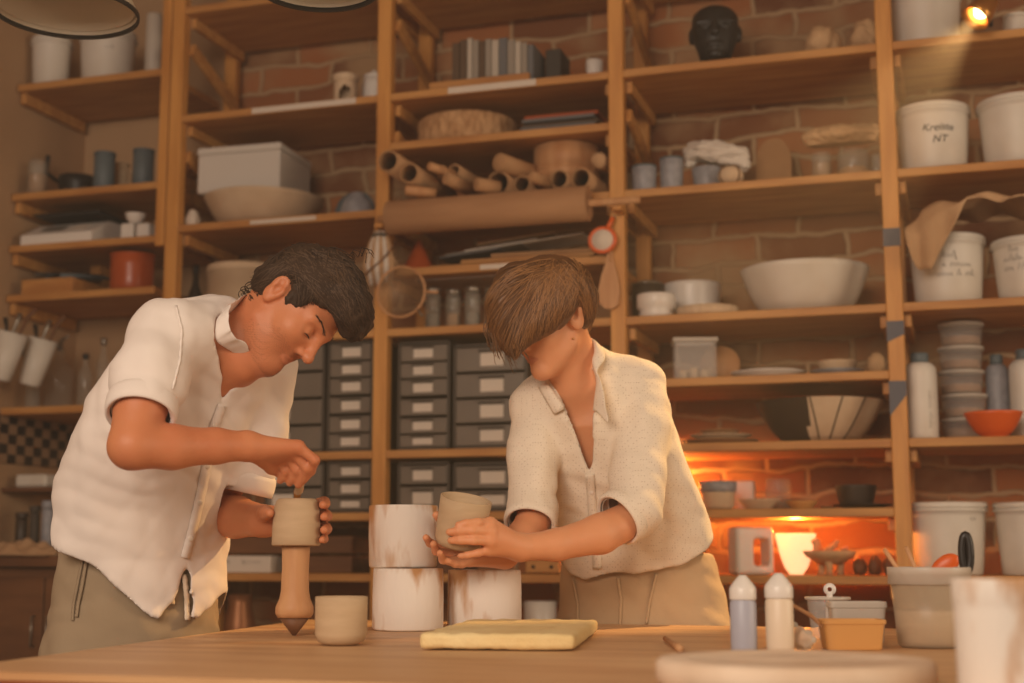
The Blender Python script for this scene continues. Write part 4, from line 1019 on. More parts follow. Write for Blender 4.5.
lone('bark_board', 'rough edged brown slab lying across two glass jars', 'slab', q, fmesh('bark_board', V, F), 'beigeclay')
jar((871, 884, 152), 'L2', 'small jar with a red powder beside the right post', .16, 'orangered', .3)
# L3
p, d, h = spot(632, 664, 277, 'L3', .22)
t = thing('cooking_pot', 'dark cooking pot with a steel lid behind small white bowls', 'pot', p)
obj('pot_body', tb('lathe', cup_prof(d / 2, h * .9, .004, .97), n=36), 'blackceramic', t); obj('lid', tb('lathe', [(0, h * .9), (d / 2 * 1.03, h * .9), (d / 2 * 1.03, h * .93), (d * .3, h * .98), (0, h)], n=36), 'metal', t)
p, d, h = spot(637, 676, 291, 'L3', .08)
lone('dimpled_bowl', 'small white dimpled bowl on the left of the middle shelf', 'bowl', p, tb('lathe', [(0, 0), (d * .42, 0), (d * .44, h * .25), (d * .40, h * .32), (d * .5, h * .45), (d * .5, h * .95), (d * .48, h), (d * .46, h * .95), (d * .42, h * .4), (0, h * .35)], n=40), 'bluegrey' if False else 'whiteware')
p, d, h = spot(664, 722, 279, 'L3', .28)
lone('deep_bowl', 'deep white bowl behind the scalloped cream dish', 'bowl', p, tb('lathe', bowl_prof(d / 2, h, .72, .006, .4), n=44), 'whiteware')
p, d, h = spot(677, 738, 303, 'L3', .10); n = 60
b = tb('lathe', [(0, 0), (d * .46, 0), (d * .48, .003), (d / 2, h), (d / 2 - .006, h), (d * .45, .008), (0, .007)], n=n)
b.v = [(x * (1 + .02 * math.cos(20 * math.atan2(y, x))), y * (1 + .02 * math.cos(20 * math.atan2(y, x))), z) for x, y, z in b.v]
lone('scalloped_dish', 'cream fluted dish in front of the deep white bowl', 'dish', p, b, 'bisque')
open_bowl((742, 870, 257), 'L3', 'very large pale bowl beside the right post', 'white', .21, .52, .5, name='mixing_bowl', th=.010)
cup((622, 640, 248), 'L2' if False else 'L3', 'small cream jar behind the dark cooking pot', 'bisque', .35, 'jar', 'jar') if False else None
# L4
p, w, h = spot(671, 719, 336, 'L4', .12)
t = thing('clear_container', 'clear plastic container with pale plugs inside on a thin shelf', 'container', p, .25)
b = MB(); bw, bd = w * .84, .1
for (cc, dd) in (((0, -bd / 2, h / 2), (bw, .003, h)), ((0, bd / 2, h / 2), (bw, .003, h)), ((-bw / 2, 0, h / 2), (.003, bd, h)), ((bw / 2, 0, h / 2), (.003, bd, h)), ((0, 0, .002), (bw, bd, .004))): b.box(cc, dd, bev=.0005)
obj('container_body', b, 'plastic', t)
b = MB()
for (cc, dd) in (((0, -bd / 2 - .003, h - .005), (bw + .012, .007, .012)), ((0, bd / 2 + .003, h - .005), (bw + .012, .007, .012)), ((-bw / 2 - .003, 0, h - .005), (.007, bd + .012, .012)), ((bw / 2 + .003, 0, h - .005), (.007, bd + .012, .012))): b.box(cc, dd, bev=.001)
obj('rim', b, 'cloudy', t)
rnd = random.Random(2)
for i in range(6): lone('clay_plug', 'small pale clay plug inside the clear plastic container', 'plug', p + Vector(((i % 3 - 1) * .034, (i // 3 - .5) * .04, .005)), tb('lathe', solid_prof(.014, .03 + .006 * (i % 2), .003), n=16), 'bisque', group='clay plugs in the container')
p, d, h = spot(716, 738, 345, 'L4', .25)
b = MB(); b.lathe([(0, 0), (d * .9, 0), (d * .92, .004), (d * .9, .014), (0, .014)], n=32); b.xf(Matrix.Rotation(math.pi / 2 - .15, 3, 'X'), (-.02, 0, d * .92 * .99))
lone('round_board', 'round wooden board leaning behind the clear container', 'board', p, b, 'oak')
def plate(box, lev, t, label, m, dz=0, group=None, name='plate', hh=None):
    p, d, h = spot(*box, lev, t); h = hh or max(h, .012); r = d / 2
    return lone(name, label, name, p + Vector((0, 0, dz)), tb('lathe', [(0, 0), (r * .6, 0), (r * .65, .003), (r * .97, h * .85), (r, h), (r * .95, h), (r * .62, .007), (0, .006)], n=44), m, group=group)
plate((731, 806, 371), 'L4', .17, 'wide flat white plate on the thin shelf', 'whiteware', hh=.026)
plate((811, 864, 366), 'L4', .14, 'grey rimmed plate under a small dish on the thin shelf', 'bluegrey', hh=.02)
p, d, h = spot(818, 858, 357, 'L4', .14)
lone('small_dish', 'small cream dish set in the grey rimmed plate', 'dish', p + Vector((0, 0, .008)), tb('lathe', bowl_prof(d / 2, .04, .6, .004), n=36), 'bisque')
p, d, h = spot(868, 886, 351, 'L4', .12)
lone('clay_ball', 'round orange brown clay ball by the taped post', 'ball', p, tb('lathe', [(0, 0), (d * .3, .002), (d * .5, h * .4), (d * .45, h * .75), (d * .2, h * .97), (0, h)], n=28, wob=.03), 'beigeclay')
# L5
for i, (x0, x1) in enumerate(((684, 758), (690, 752), (700, 740))):
    plate((x0, x1, 436), 'L5', .17, ['broad clay plate at the bottom of the flat stack', 'clay plate in the middle of the flat stack', 'small clay plate on top of the flat stack'][i], ['cardboard', 'bisque', 'cardboard'][i], i * .0165, 'flat stack of clay plates', hh=.018)
p, d, h = spot(757, 884, 396, 'L5', .2); r = d / 2
t = thing('two_tone_bowl', 'large bowl, black on its left and cream with dark lines on its right', 'bowl', p)
prof = bowl_prof(r, h, .5, .009, .62); n = 72
b = tb('lathe', prof, n=n); bl = MB(); cr = MB()
def zone(f):
    c = sum((Vector(b.v[i]) for i in f), Vector()) / len(f); a = math.atan2(c.y, c.x)
    return (a > math.pi * .5 or a < -math.pi * .5 - .0) if True else 0
for f_ in b.f:
    c = sum((Vector(b.v[i]) for i in f_), Vector()) / len(f_)
    tgt = bl if (c.x * math.cos(TH * .2) + c.y * math.sin(TH * .2)) < -r * .14 else cr
    tgt.add([b.v[i] for i in f_], [tuple(range(len(f_)))], True)
obj('cream_side', cr, 'bisque', t); obj('black_side', bl, 'blackceramic', t, label='black glazed side')
for a in (-1.62, -1.12, -.72):
    pts = []
    for q in np.linspace(.04, 1, 10):
        rr = r * (.5 + .5 * q ** .62) + .0008; aa = a + .12 * (1 - q) * (1 if a < -1.3 else -1); pts.append((rr * math.cos(aa), rr * math.sin(aa), .004 + (h - .004) * q))
    obj('glaze_line', tb('tube', pts, .0022, 6), 'blackceramic', t)
# L6
p, d, h = spot(701, 736, 481, 'L6', .08)
t = thing('glaze_pot', 'cream pot with a grey rim beside the hip of the woman', 'pot', p)
obj('pot_body', tb('lathe', cup_prof(d / 2, h, .005, .9), n=36), 'bisque', t); obj('grey_band', tb('lathe', [(d / 2 * .975, h * .62), (d / 2 + .0025, h * .64), (d / 2 + .003, h + .001), (d / 2 - .004, h + .001), (d / 2 * .96, h * .7)], n=36), 'bluegrey', t)
blk((733, 755, 481), 'L6', 'white square tile block right of the grey rimmed pot', 'whiteware', .06, .27, 'tile_block', 'block')
plate((738, 781, 496), 'L6', .12, 'pale plate lying in front of the white block', 'bisque', hh=.032); plate((786, 818, 499), 'L6', .1, 'small yellowish plate right of the pale plate', 'ochre', hh=.024)
jar((765, 792, 478), 'L6', 'glass jar behind the pale plates', .3, 'tubecard', .3)
plate((832, 893, 501), 'L6', .1, 'dark flat plate under the dark square bowl', 'blackceramic', hh=.012)
p, d, h = spot(836, 877, 485, 'L6', .1)
lone('dark_bowl', 'dark straight sided bowl on the dark flat plate', 'bowl', p + Vector((0, 0, .0125)), tb('lathe', bowl_prof(d / 2, h - .012, .82, .005, .9), n=40), 'blackceramic')
plate((820, 838, 500), 'L6', .2, 'little brown plate left of the dark flat plate', 'cardboard', hh=.012)
M['glow'] = mat('glowing_porcelain', lin(240, 214, 176), 0.5, emit=(1.0, .60, .30), estr=1.15)
# L7: block sculpture, glowing bowl, pedestal bowl
p, w, h = spot(731, 772, 527, 'L7', .09); s = ppm(p)
t = thing('angular_jug', 'white angular ceramic jug with a square loop handle', 'jug', p, .55)
f = SDF((-.09, -.06, -.005), (.09, .06, h + .01), .0032)
rbx = lambda cx, cz, hx, hy, hz, r: (lambda x, y, z: np.sqrt(np.maximum(np.abs(x - cx) - hx + r, 0) ** 2 + np.maximum(np.abs(y) - hy + r, 0) ** 2 + np.maximum(np.abs(z - cz) - hz + r, 0) ** 2) + np.minimum(np.maximum(np.maximum(np.abs(x - cx) - hx + r, np.abs(y) - hy + r), np.abs(z - cz) - hz + r), 0) - r)
f.fn(rbx(0, h / 2, w / 2, .036, h / 2, .012)); f.fn(rbx(w * .16, h * .47, w * .2, .06, h * .29, .012), .006, 'sub')
f.fn(rbx(-w * .2, h * .8, w * .16, .02, h * .5, .006), .003, 'sub')
V, F = f.nets(1); obj('jug_body', fmesh('jug_body', V, F), 'whiteware', t); 
p, d, h = spot(777, 816, 534, 'L7', .2)
GLOW = p + Vector((0, .0, h))
t = thing('glowing_bowl', 'flared porcelain bowl with an added glow, between the angular jug and the footed dish', 'lamp', p)
obj('lamp_shade', tb('lathe', bowl_prof(d / 2 * 1.05, h, .35, .005, .6), n=40), 'glow', t); obj('bulb', tb('lathe', [(0, .012), (.012, .014), (.02, .04), (.02, .06), (0, .075)], n=20), 'bulb', t)  # flared bowl made to glow: emission and bulb added
p, d, h = spot(803, 858, 551, 'L7', .1)
t = thing('pedestal_dish', 'clay dish on three feet filled with broken shards', 'dish', p); hb = h * .45
b = tb('lathe', [(0, hb), (d * .2, hb), (d * .42, hb + h * .3), (d / 2, h), (d / 2 - .006, h), (d * .4, hb + h * .36), (0, hb + .008)], n=40); obj('dish_body', b, 'beigeclay', t)
for i in range(3):
    a = i * 2.094 + .5; obj('foot', tb('lathe', [(0, 0), (.012, 0), (.009, hb * .5), (.014, hb + .01), (0, hb + .01)], (d * .2 * math.cos(a), d * .2 * math.sin(a), 0), 14), 'beigeclay', t)
rs = random.Random(7)
for i in range(6):
    x, y = .27 * d * math.cos(i * 1.257) * (i < 5), .27 * d * math.sin(i * 1.257) * (i < 5); a, l = rs.uniform(-.6, .6), rs.uniform(.02, .04)
    tall = i in (2, 5); l *= 1.5 if tall else 1
    b = MB(); b.box((0, 0, l * .6), (.022, .006, l * 1.3), bev=.002, rot=Matrix.Rotation(a, 3, 'Y') @ Matrix.Rotation(rs.uniform(.2, .9), 3, 'X'))
    lone('clay_shard', 'broken orange brown clay shard lying in the three footed dish', 'shard', p + Vector((x, y, hb + h * .36)), b, 'beigeclay', rz=rs.uniform(0, 3), group='shards in the footed dish')
for i, (x0, x1, yt) in enumerate(((856, 866, 562), (870, 881, 558), (883.5, 893, 560))):
    rough('clay_fragment', ['dark clay fragment left of two others beside the right post', 'dark clay fragment between two others beside the right post', 'dark clay fragment touching the right post on the lamp lit shelf'][i], 'fragment', (x0, x1, yt), 'L7', .1, 'darkwood', .05, 11 + i, .004, 2)
def point(name, loc, power, col, rad):
    d = bpy.data.lights.new(name, 'POINT'); d.energy = power; d.color = col; d.shadow_soft_size = rad
    o = bpy.data.objects.new(name, d); C.objects.link(o); o.location = loc; return o
point('bowl_glow_light', GLOW + Vector((0, 0, .03)), 8.5, (1, .30, .045), .02)  # point light added above the bowl for the orange brick glow
ul = at(668, TOP('L6') + .10, .36)
t = thing('hidden_glow_lamp', 'little warm lamp added out of sight behind the hip of the woman', 'lamp', ul - Vector((0, 0, .098)))
obj('lamp_base', tb('box', (0, 0, .01), (.08, .03, .02)), 'brass', t); obj('bulb', tb('tube', [(-.03, 0, .03), (.03, 0, .03)], .009, 10), 'bulb', t)
point('hidden_glow_light', ul, 5.0, (1, .36, .07), .02)  # hidden lamp added for the orange glow on this shelf's bricks

# ---------------------------------------------------------------- bay of the buckets
bucket((891, 963, -22), 'L1', 'white bucket cut by the top of the picture, left of the spotlight', .16, handle=False)
bucket((898, 972, 97), 'L2', 'lidded white bucket with handwriting, left of a plain one', .15, (('Kreiste', .0), ('NT', .004)), .032, ty=.62)
bucket((981, 1062, 88), 'L2', 'white bucket cut by the picture edge on the shelf under the spotlight', .15)
bucket((911, 987, 230), 'L3', 'white bucket with three lines of handwriting, half under a linen cloth', .14, (((4,), -.008), ((1, 6), .016), ((4, 1, 3), .016)), .024, ty=.64)
bucket((995, 1072, 232), 'L3', 'white bucket with handwriting cut by the picture edge, under the cloth', .14, (((3,), -.07), ((6, 4), -.05), ((3, 3, 2), -.05)), .024, ty=.76)
# linen cloth draped over the two buckets
q = at(950, TOP('L3'), .14); hq = (proj(q)[1] - 231) / ppm(q); zc = TOP('L3') + hq + .012
xa, xb = at(896, zc, .1).x, at(1075, zc, .1).x
f = lambda u, v: None
def drape(u, v):
    x = xa + (xb - xa) * u; y = Y0 + .30 - .42 * v; lift = .05 * math.exp(-((u - .55) / .3) ** 2) + .02
    z = zc + lift + .010 * math.sin(u * 23 + v * 3) + .008 * math.sin(u * 9 - v * 9)
    over = max(0, v - .70) / .30
    ln = max(0, 1 - abs(u - .20) / .2) ** .8 * .17 + .022 * (1 + math.sin(u * 15)) + max(0, 1 - abs(u - .95) / .3) * .05
    if over > 0:
        y = Y0 - .008 - .03 * min(1, over * 3) - .010 * math.sin(u * 40) * over; z -= ln * over + .0
    side = max(0, .16 - u) / .16
    z -= side * .05; return (x + side * .03, y, z)
b = MB(); b.grid(drape, 64, 40)
lone('draped_cloth', 'linen cloth draped over two white buckets', 'cloth', (0, 0, 0), b, 'linen', solid=.003)
# bottles, tubs and orange bowl
def jugbottle(x0, x1, yt, t, label, m, cap, writing=False, group='plastic bottles behind the tubs'):
    p, d, h = spot(x0, x1, yt, 'L5', t); r = d / 2
    th = thing('plastic_bottle', label, 'bottle', p, 0, group)
    obj('bottle_body', tb('lathe', [(0, 0), (r - .006, 0), (r, .007), (r * .96, .02), (r, .034), (r, h * .74), (r * .96, h * .82), (r * .72, h * .875), (r * .5, h * .885), (0, h * .885)], n=36), m, th)
    obj('cap', tb('lathe', solid_prof(r * .55, h * .11, .003), (0, 0, h * .885), 28), cap, th)
    if writing:
        b = scribble_mb((6, 5), .022, 7); b.v = [(z, y, -x) for x, y, z in b.v]; wrap(b, lambda z: r, h * .33, .45); obj('printed_text', b, 'bookB', th)
jugbottle(907, 939, 350, .1, 'white plastic bottle with sideways lettering beside the taped post', 'white', 'slate', True)
jugbottle(989, 1012, 352, .3, 'grey plastic bottle behind the orange bowl', 'bluegrey', 'slate'); jugbottle(1013, 1046, 346, .26, 'cream plastic bottle at the picture edge behind the orange bowl', 'white', 'slate')
base = TOP('L5') + .001; y0s = (323, 346, 369, 391, 413); 
pz = at(965, base, .25); s = ppm(pz); pby = proj(pz)[1]; hh = (pby - 323) / s / 5
for i in range(5):
    r = 22.5 / s - .0012 * (4 - i) * 0
    th = thing('round_tub', ['clear round tub at the bottom of its stack, half behind the orange bowl', 'clear round tub second from the bottom of its stack', 'clear round tub in the middle of its stack', 'clear round tub second from the top of its stack', 'clear round tub on top of its stack'][i], 'tub', (pz.x + .003 * math.sin(i * 2), pz.y, base + i * (hh + .0004)), 0, 'stack of clear round tubs')
    obj('tub_body', tb('lathe', [(0, 0), (r * .86 - .003, 0), (r * .86, .003), (r * .96, hh * .86), (r * .96 - .002, hh * .86), (r * .86 - .003, .005), (0, .004)], n=36), 'plastic', th)
    obj('contents', tb('lathe', solid_prof(r * .85 - .003, hh * (.35 if i else .5), .002), (0, 0, .0045), 28), 'cardboard', th)
    obj('lid', tb('lathe', [(0, hh * .86), (r, hh * .86), (r * 1.01, hh * .9), (r, hh * .985), (r * .9, hh), (r * .88, hh * .95), (0, hh * .95)], n=36), 'cloudy', th)
open_bowl((966, 1023, 410), 'L5', 'bright orange bowl on the shelf of tubs', 'orange', .09, .38, .55, name='orange_bowl')
p, d, h = spot(988, 1018, 401, 'L5', .2)
# bottom buckets
bucket((908, 989, 502), 'L7', 'dirty white bucket left of another on the lowest bucket shelf', .15, (((3,), .07),), .016, ty=.75, handle=False, group='buckets on the lowest shelf')
bucket((998, 1076, 502), 'L7', 'white bucket cut by the picture edge on the lowest bucket shelf', .15, handle=False, group='buckets on the lowest shelf')
# clamp spotlight at the top right
q = PY(984, 8, Y0 - .08); s = ppm(q)
t = thing('clamp_spotlight', 'small brass spotlight clamped to the top right shelf', 'spotlight', q); ax = Vector((-.55, -.38, -.74)).normalized()
obj('lamp_shade', tb('lathe', [(.018, -.05), (.03, -.03), (.04, .02), (.044, .05), (.041, .05), (.036, .018), (.014, -.045)], n=32, axis=ax), 'brass', t)
obj('bulb', tb('lathe', [(0, -.02), (.012, -.015), (.022, .01), (.022, .02), (.012, .034), (0, .037)], n=24, axis=ax), 'bulb', t)
obj('arm', tb('tube', [(0, 0, .05), (.02, .03, .08), (.02, .09, .05), (.02, .10, -.01 - (q.z - TOP('L1') - .03))], .006, 8), 'blackplastic', t)
sl = bpy.data.lights.new('spotlight_beam', 'SPOT'); sl.energy = 260; sl.color = (1, .6, .24); sl.spot_size = .8; sl.spot_blend = .5; sl.shadow_soft_size = .02
so = bpy.data.objects.new('spotlight_beam', sl); C.objects.link(so); so.location = q + ax * .055; so.rotation_euler = ax.to_track_quat('-Z', 'Y').to_euler()
jar((1004, 1030, 10), 'L1', 'white pot behind the spotlight at the picture edge', .1, None, lid='white', glass='white', name='pot')
# pendant lamps over the table
def pendant(px, py, Z, rpx, label):
    c = P(px, py, Z); r = rpx / ppm(c)
    t = thing('pendant_lamp', label, 'lamp', c, 0, 'pendant lamps over the table')
    obj('lamp_shade', tb('lathe', [(r, 0), (r * .97, .02), (r * .8, .07), (r * .5, .12), (r * .16, .15), (r * .13, .15), (r * .48, .112), (r * .78, .062), (r * .95, .014)], n=56), 'shade', t)
    obj('rim', tb('lathe', [(r - .002, -.003), (r + .003, -.003), (r + .003, .006), (r - .002, .006), (r - .002, -.003)], n=56), 'rim', t)
    obj('socket', tb('lathe', [(0, .1), (.022, .1), (.022, .17), (.008, .19), (0, .19)], n=20), 'rim', t)
    obj('bulb', tb('lathe', [(0, .035), (.02, .042), (.03, .065), (.022, .09), (.015, .1), (0, .1)], n=24), 'bulb_off', t)
    obj('cord', tb('tube', [(0, 0, .18), (0, 0, CEIL - c.z)], .003, 6), 'rim', t)
    return t
M['bulb_off'] = mat('unlit_frosted_bulb', lin(220, 210, 195), 0.4)
pendant(66, 13, 3.0, 70, 'cream pendant lamp shade with a dark rim at the upper left')
pendant(318, -12, 2.7, 60, 'cream pendant lamp peeking in at the top of the picture')

# haze box added to lift the darks, also seen in the spotlight beam
def haze(name, c, d, dens, an):
    m = bpy.data.materials.new(name); m.use_nodes = True; nt = m.node_tree; nt.nodes.clear()
    o_ = nt.nodes.new('ShaderNodeOutputMaterial'); v = nt.nodes.new('ShaderNodeVolumeScatter'); v.inputs['Density'].default_value = dens; v.inputs['Anisotropy'].default_value = an
    v.inputs['Color'].default_value = (1, .92, .8, 1); nt.links.new(v.outputs[0], o_.inputs['Volume'])
    o = obj(name, tb('box', (0, 0, 0), d, bev=.0001), m, None, c); o['kind'] = 'stuff'; o['label'] = 'thin haze in the workshop, added to lift the darks'; o['category'] = 'haze'; return o
haze('haze', ((XL + XR) / 2, (-1.5 + YW) / 2, CEIL / 2), (XR - XL + .3, YW + 1.5 + .3, CEIL + .16), .022, .3)
# ---------------------------------------------------------------- work table and what stands on it
ZT = 0.848
tc = [PZ(-62, 670.2, ZT), PZ(309, 619.3, ZT), PZ(1210, 633.5, ZT), PZ(1230, 708, ZT)]
TB = sum(tc, Vector()) / 4
table = thing('work_table', 'big wooden work table in front of both potters', 'table', (TB.x, TB.y, 0))
poly = [(p.x - TB.x, p.y - TB.y) for p in tc][::-1]
b = MB(); b.prism(poly, ZT - .010, ZT); obj('tabletop', b, 'table', table)
b = MB(); b.prism([(x * 1.0, y * 1.0) for x, y in poly], ZT - .075, ZT - .0103); obj('edge_band', b, 'table_edge', table, label='red brown band under the tabletop')
for (x, y) in poly:
    b = MB(); b.box((x * .86, y * .86, (ZT - .075) / 2), (.08, .08, ZT - .076)); obj('leg', b, 'darkwood', table)
FR = Vector((FW.x, FW.y, 0))
def tpos(px, ybot, r=0.0, z=ZT):
    """a round foot of radius r whose nearest point on the table shows at (px, ybot)"""
    c = PZ(px, ybot, z); d = Vector((c.x, c.y, 0)).normalized(); return c + d * r + Vector((0, 0, .0008))
def tsz(px0, px1, ybot, ytop, z=ZT):
    c = PZ((px0 + px1) / 2, ybot, z); s = ppm(c); r = (px1 - px0) / 2 / s; r *= 1 + r / zdepth(c)
    p = tpos((px0 + px1) / 2, ybot, r, z); return p, r, (proj(p)[1] - ytop) / ppm(p)
# the finished cup on the table
p, r, h = tsz(314.5, 367, 647, 597)
lone('clay_cup', 'round bottomed clay cup standing on the table beside the wooden chuck', 'cup', p, tb('lathe', cup_prof(r, h, .004, .99, .018), n=56), 'clay')
# wooden chuck
q = PZ(294, 636, ZT) + Vector((0, 0, .001)); s = ppm(q); g = lambda px, y: (px / 2 / s, (636 - y) / s)
t = thing('wooden_chuck', 'turned wooden chuck standing on its point under the upturned pot', 'chuck', q)
obj('chuck_body', tb('lathe', [(0, g(0, 618.5)[1]), g(33, 618.5), g(38, 614), g(38, 608), g(31, 600), g(28, 592), g(27, 570), g(28, 552), g(29, 546), (.012, g(0, 546)[1]), (0, g(0, 546)[1])], n=48), 'oak', t)
obj('point', tb('lathe', [(0, 0), (.0032, 0), (g(30, 619)[0], g(30, 619)[1]), (0, g(0, 618)[1])], n=40), 'darkwood', t, label='dark pointed tip')
zp = q.z + g(0, 548)[1]
pp = Vector((q.x, q.y, zp + .001)); s = ppm(pp); R1 = 24.2 / s; R0 = 20.5 / s; hp = 47 / s
t = thing('upturned_pot', 'clay pot turned upside down on the wooden chuck, held by the man', 'pot', pp)
obj('pot_body', tb('lathe', [(R1 - .006, .002), (R1 - .003, 0), (R1, .003), (R1 * .985, hp * .4), (R1 * .93, hp * .8), (R0, hp * .95), (R0 * .9, hp), (0, hp), (0, hp - .006), (R0 * .8, hp - .006), (R1 * .9, hp * .6), (R1 - .006, .002)], n=56), 'clay', t)
tp = pp + Vector((0, 0, hp))
t = thing('carving_tool', 'short wooden ribbon tool the man presses on the pot bottom', 'tool', tp)
tip = np.array(tp); e = P(302.5, 472, 2.655) - tp
obj('handle', tb('tube', [(.0, 0, .012), tuple(e * .3), tuple(e * .7), tuple(e)], [.006, .0085, .0085, .007], 12), 'bisque', t)
obj('ferrule', tb('tube', [(0, 0, 0.001), (0, 0, .016)], [.0065, .0065], 12), 'brass', t)
TOOLTOP = tp + e
# plaster moulds
def mould(x0, x1, yb, yt, label, z=ZT, seed=0):
    p, r, h = tsz(x0, x1, yb, yt, z)
    t = thing('plaster_mould', label, 'mould', p, seed * 1.3, 'plaster moulds')
    obj('mould_body', tb('lathe', [(0, 0), (r - .004, 0), (r, .004), (r * 1.0, h * .5), (r * .99, h - .004), (r * .975, h), (r * .6, h), (r * .5, h - .02), (r * .42, h * .3), (0, h * .3)], n=56, wob=.004, seed=seed), 'plaster', t)
    return p, r, h
p, r, h = mould(372, 443.5, 632, 569, 'white plaster mould on the table, under another one', seed=1)
m2, r2, h2 = mould(447.5, 521.5, 630, 570.5, 'white plaster mould on the table under the hands of the woman', seed=2)
q = p + Vector((-.014, 0, h + .001)) + FR * .02; s = ppm(q)
t = thing('plaster_mould', 'stained plaster mould stacked on another behind the held cup', 'mould', q, 2.2, 'plaster moulds'); r = 34.5 / s; h = (proj(q)[1] - 506) / s
obj('mould_body', tb('lathe', [(0, 0), (r * .97 - .003, 0), (r * .98, .004), (r, h * .5), (r * 1.0, h - .003), (r * .98, h), (r * .62, h), (r * .5, h - .02), (r * .42, h * .3), (0, h * .3)], n=56, wob=.004, seed=5), 'plaster', t)
# yellow sponge sheet
a, c2, d2 = PZ(418, 650.6, ZT), PZ(575, 652, ZT), PZ(606, 634, ZT)
ux = (c2 - a).normalized(); L = (c2 - a).length; uy = Vector((-ux.y, ux.x, 0)); D = max(.12, (d2 - c2).dot(uy))
cen = a + ux * L / 2 + uy * D / 2
f = SDF((-L / 2 - .02, -D / 2 - .02, -.004), (L / 2 + .02, D / 2 + .02, .035), .0035)
hz = .0115
f.fn(lambda x, y, z: np.sqrt(np.maximum(np.abs(x) - L / 2 + .008, 0) ** 2 + np.maximum(np.abs(y) - D / 2 + .008, 0) ** 2 + np.maximum(np.abs(z - hz) - hz + .006, 0) ** 2) - .007)
V, F = f.nets(1); N = vnormals(V, F); V += N * (.0016 * vnoise(V, 14, 4))[:, None]; V[:, 2] -= V[:, 2].min()
lone('sponge_slab', 'flat yellow sponge slab lying on the table', 'sponge', cen + Vector((0, 0, .001)), fmesh('sponge_slab', V, F), 'sponge', rz=math.atan2(ux.y, ux.x))
# squeeze bottles
for (x0, x1, yb, yt, m, lb) in ((731, 757.5, 655, 576, 'bluebottle', 'pale blue squeeze bottle with a pointed white cap'), (766.5, 794.5, 655, 574, 'creambottle', 'cream squeeze bottle with a pointed white cap')):
    p, r, h = tsz(x0, x1, yb, yt)
    t = thing('squeeze_bottle', lb, 'bottle', p, 0, 'squeeze bottles')
    obj('bottle_body', tb('lathe', [(0, 0), (r - .004, 0), (r, .004), (r * .97, h * .1), (r, h * .14), (r, h * .64), (r * .93, h * .665), (r * .93, h * .69), (0, h * .7)], n=36), m, t)
    obj('cap', tb('lathe', [(r * .8, h * .68), (r * 1.0, h * .685), (r * 1.02, h * .7), (r * 1.02, h * .82), (r * .92, h * .86), (r * .45, h * .96), (r * .25, h), (0, h)], n=36), 'whiteware', t)
q = tpos(672, 650); e = PZ(681, 654, ZT) - PZ(665, 643, ZT)
lone('wooden_stick', 'short pale wooden stick lying on the table before the woman', 'stick', PZ(665, 642, ZT) + Vector((0, 0, .006)), tb('tube', [(0, 0, 0), tuple(e * .8), tuple(e)], [.0042, .0055, .006], 10), 'oak')
# banding bat in the foreground
cz = P(792, 600, 1.715); cz.z = ZT + .001
t = thing('throwing_bat', 'large round dusty bat lying in front on the table', 'bat', cz)
obj('bat_disc', tb('lathe', [(0, 0), (.157, 0), (.162, .004), (.162, .024), (.157, .029), (.12, .030), (.118, .0285), (.06, .029), (.058, .030), (0, .030)], n=96), 'bat', t)
# crumpled film
p = tpos(798, 652, .03); f = SDF((-.04, -.035, -.005), (.04, .035, .05), .003)
f.ell((0, 0, .012), (.028, .022, .016), k=0).ell((-.008, 0, .024), (.014, .014, .014), k=.01)
V, F = f.nets(1); N = vnormals(V, F); V += N * (.005 * vnoise(V, 38, 8))[:, None]; V[:, 2] -= V[:, 2].min()
lone('crumpled_film', 'small crumpled clear film behind the cream squeeze bottle', 'film', p, fmesh('crumpled_film', V, F), 'cloudy')
# clear cup with a white clip
p, r, h = tsz(808, 850, 641, 598)
t = thing('plastic_cup', 'clear plastic cup behind the shallow tubs, with a white measuring spoon', 'cup', p)
obj('cup_body', tb('lathe', cup_prof(r, h, .002, .82, .006), n=40), 'plastic', t); obj('rim', tb('lathe', [(r - .003, h - .004), (r + .003, h - .004), (r + .003, h + .001), (r - .003, h + .001), (r - .003, h - .004)], n=40), 'cloudy', t)
b = MB(); b.tube([(0, -r * .5, h * .3), (.004, -r * .5, h * .9), (.006, -r * .5, h * 1.12)], [.004, .005, .006], 8); b.lathe([(.004, -.003), (.011, -.003), (.011, .003), (.004, .003), (.004, -.003)], (.006, -r * .5, h * 1.2), 20, axis=(0, 1, 0))
lone('measuring_spoon', 'white plastic spoon handle with a hole sticking out of the clear cup', 'spoon', p, b, 'whiteware')
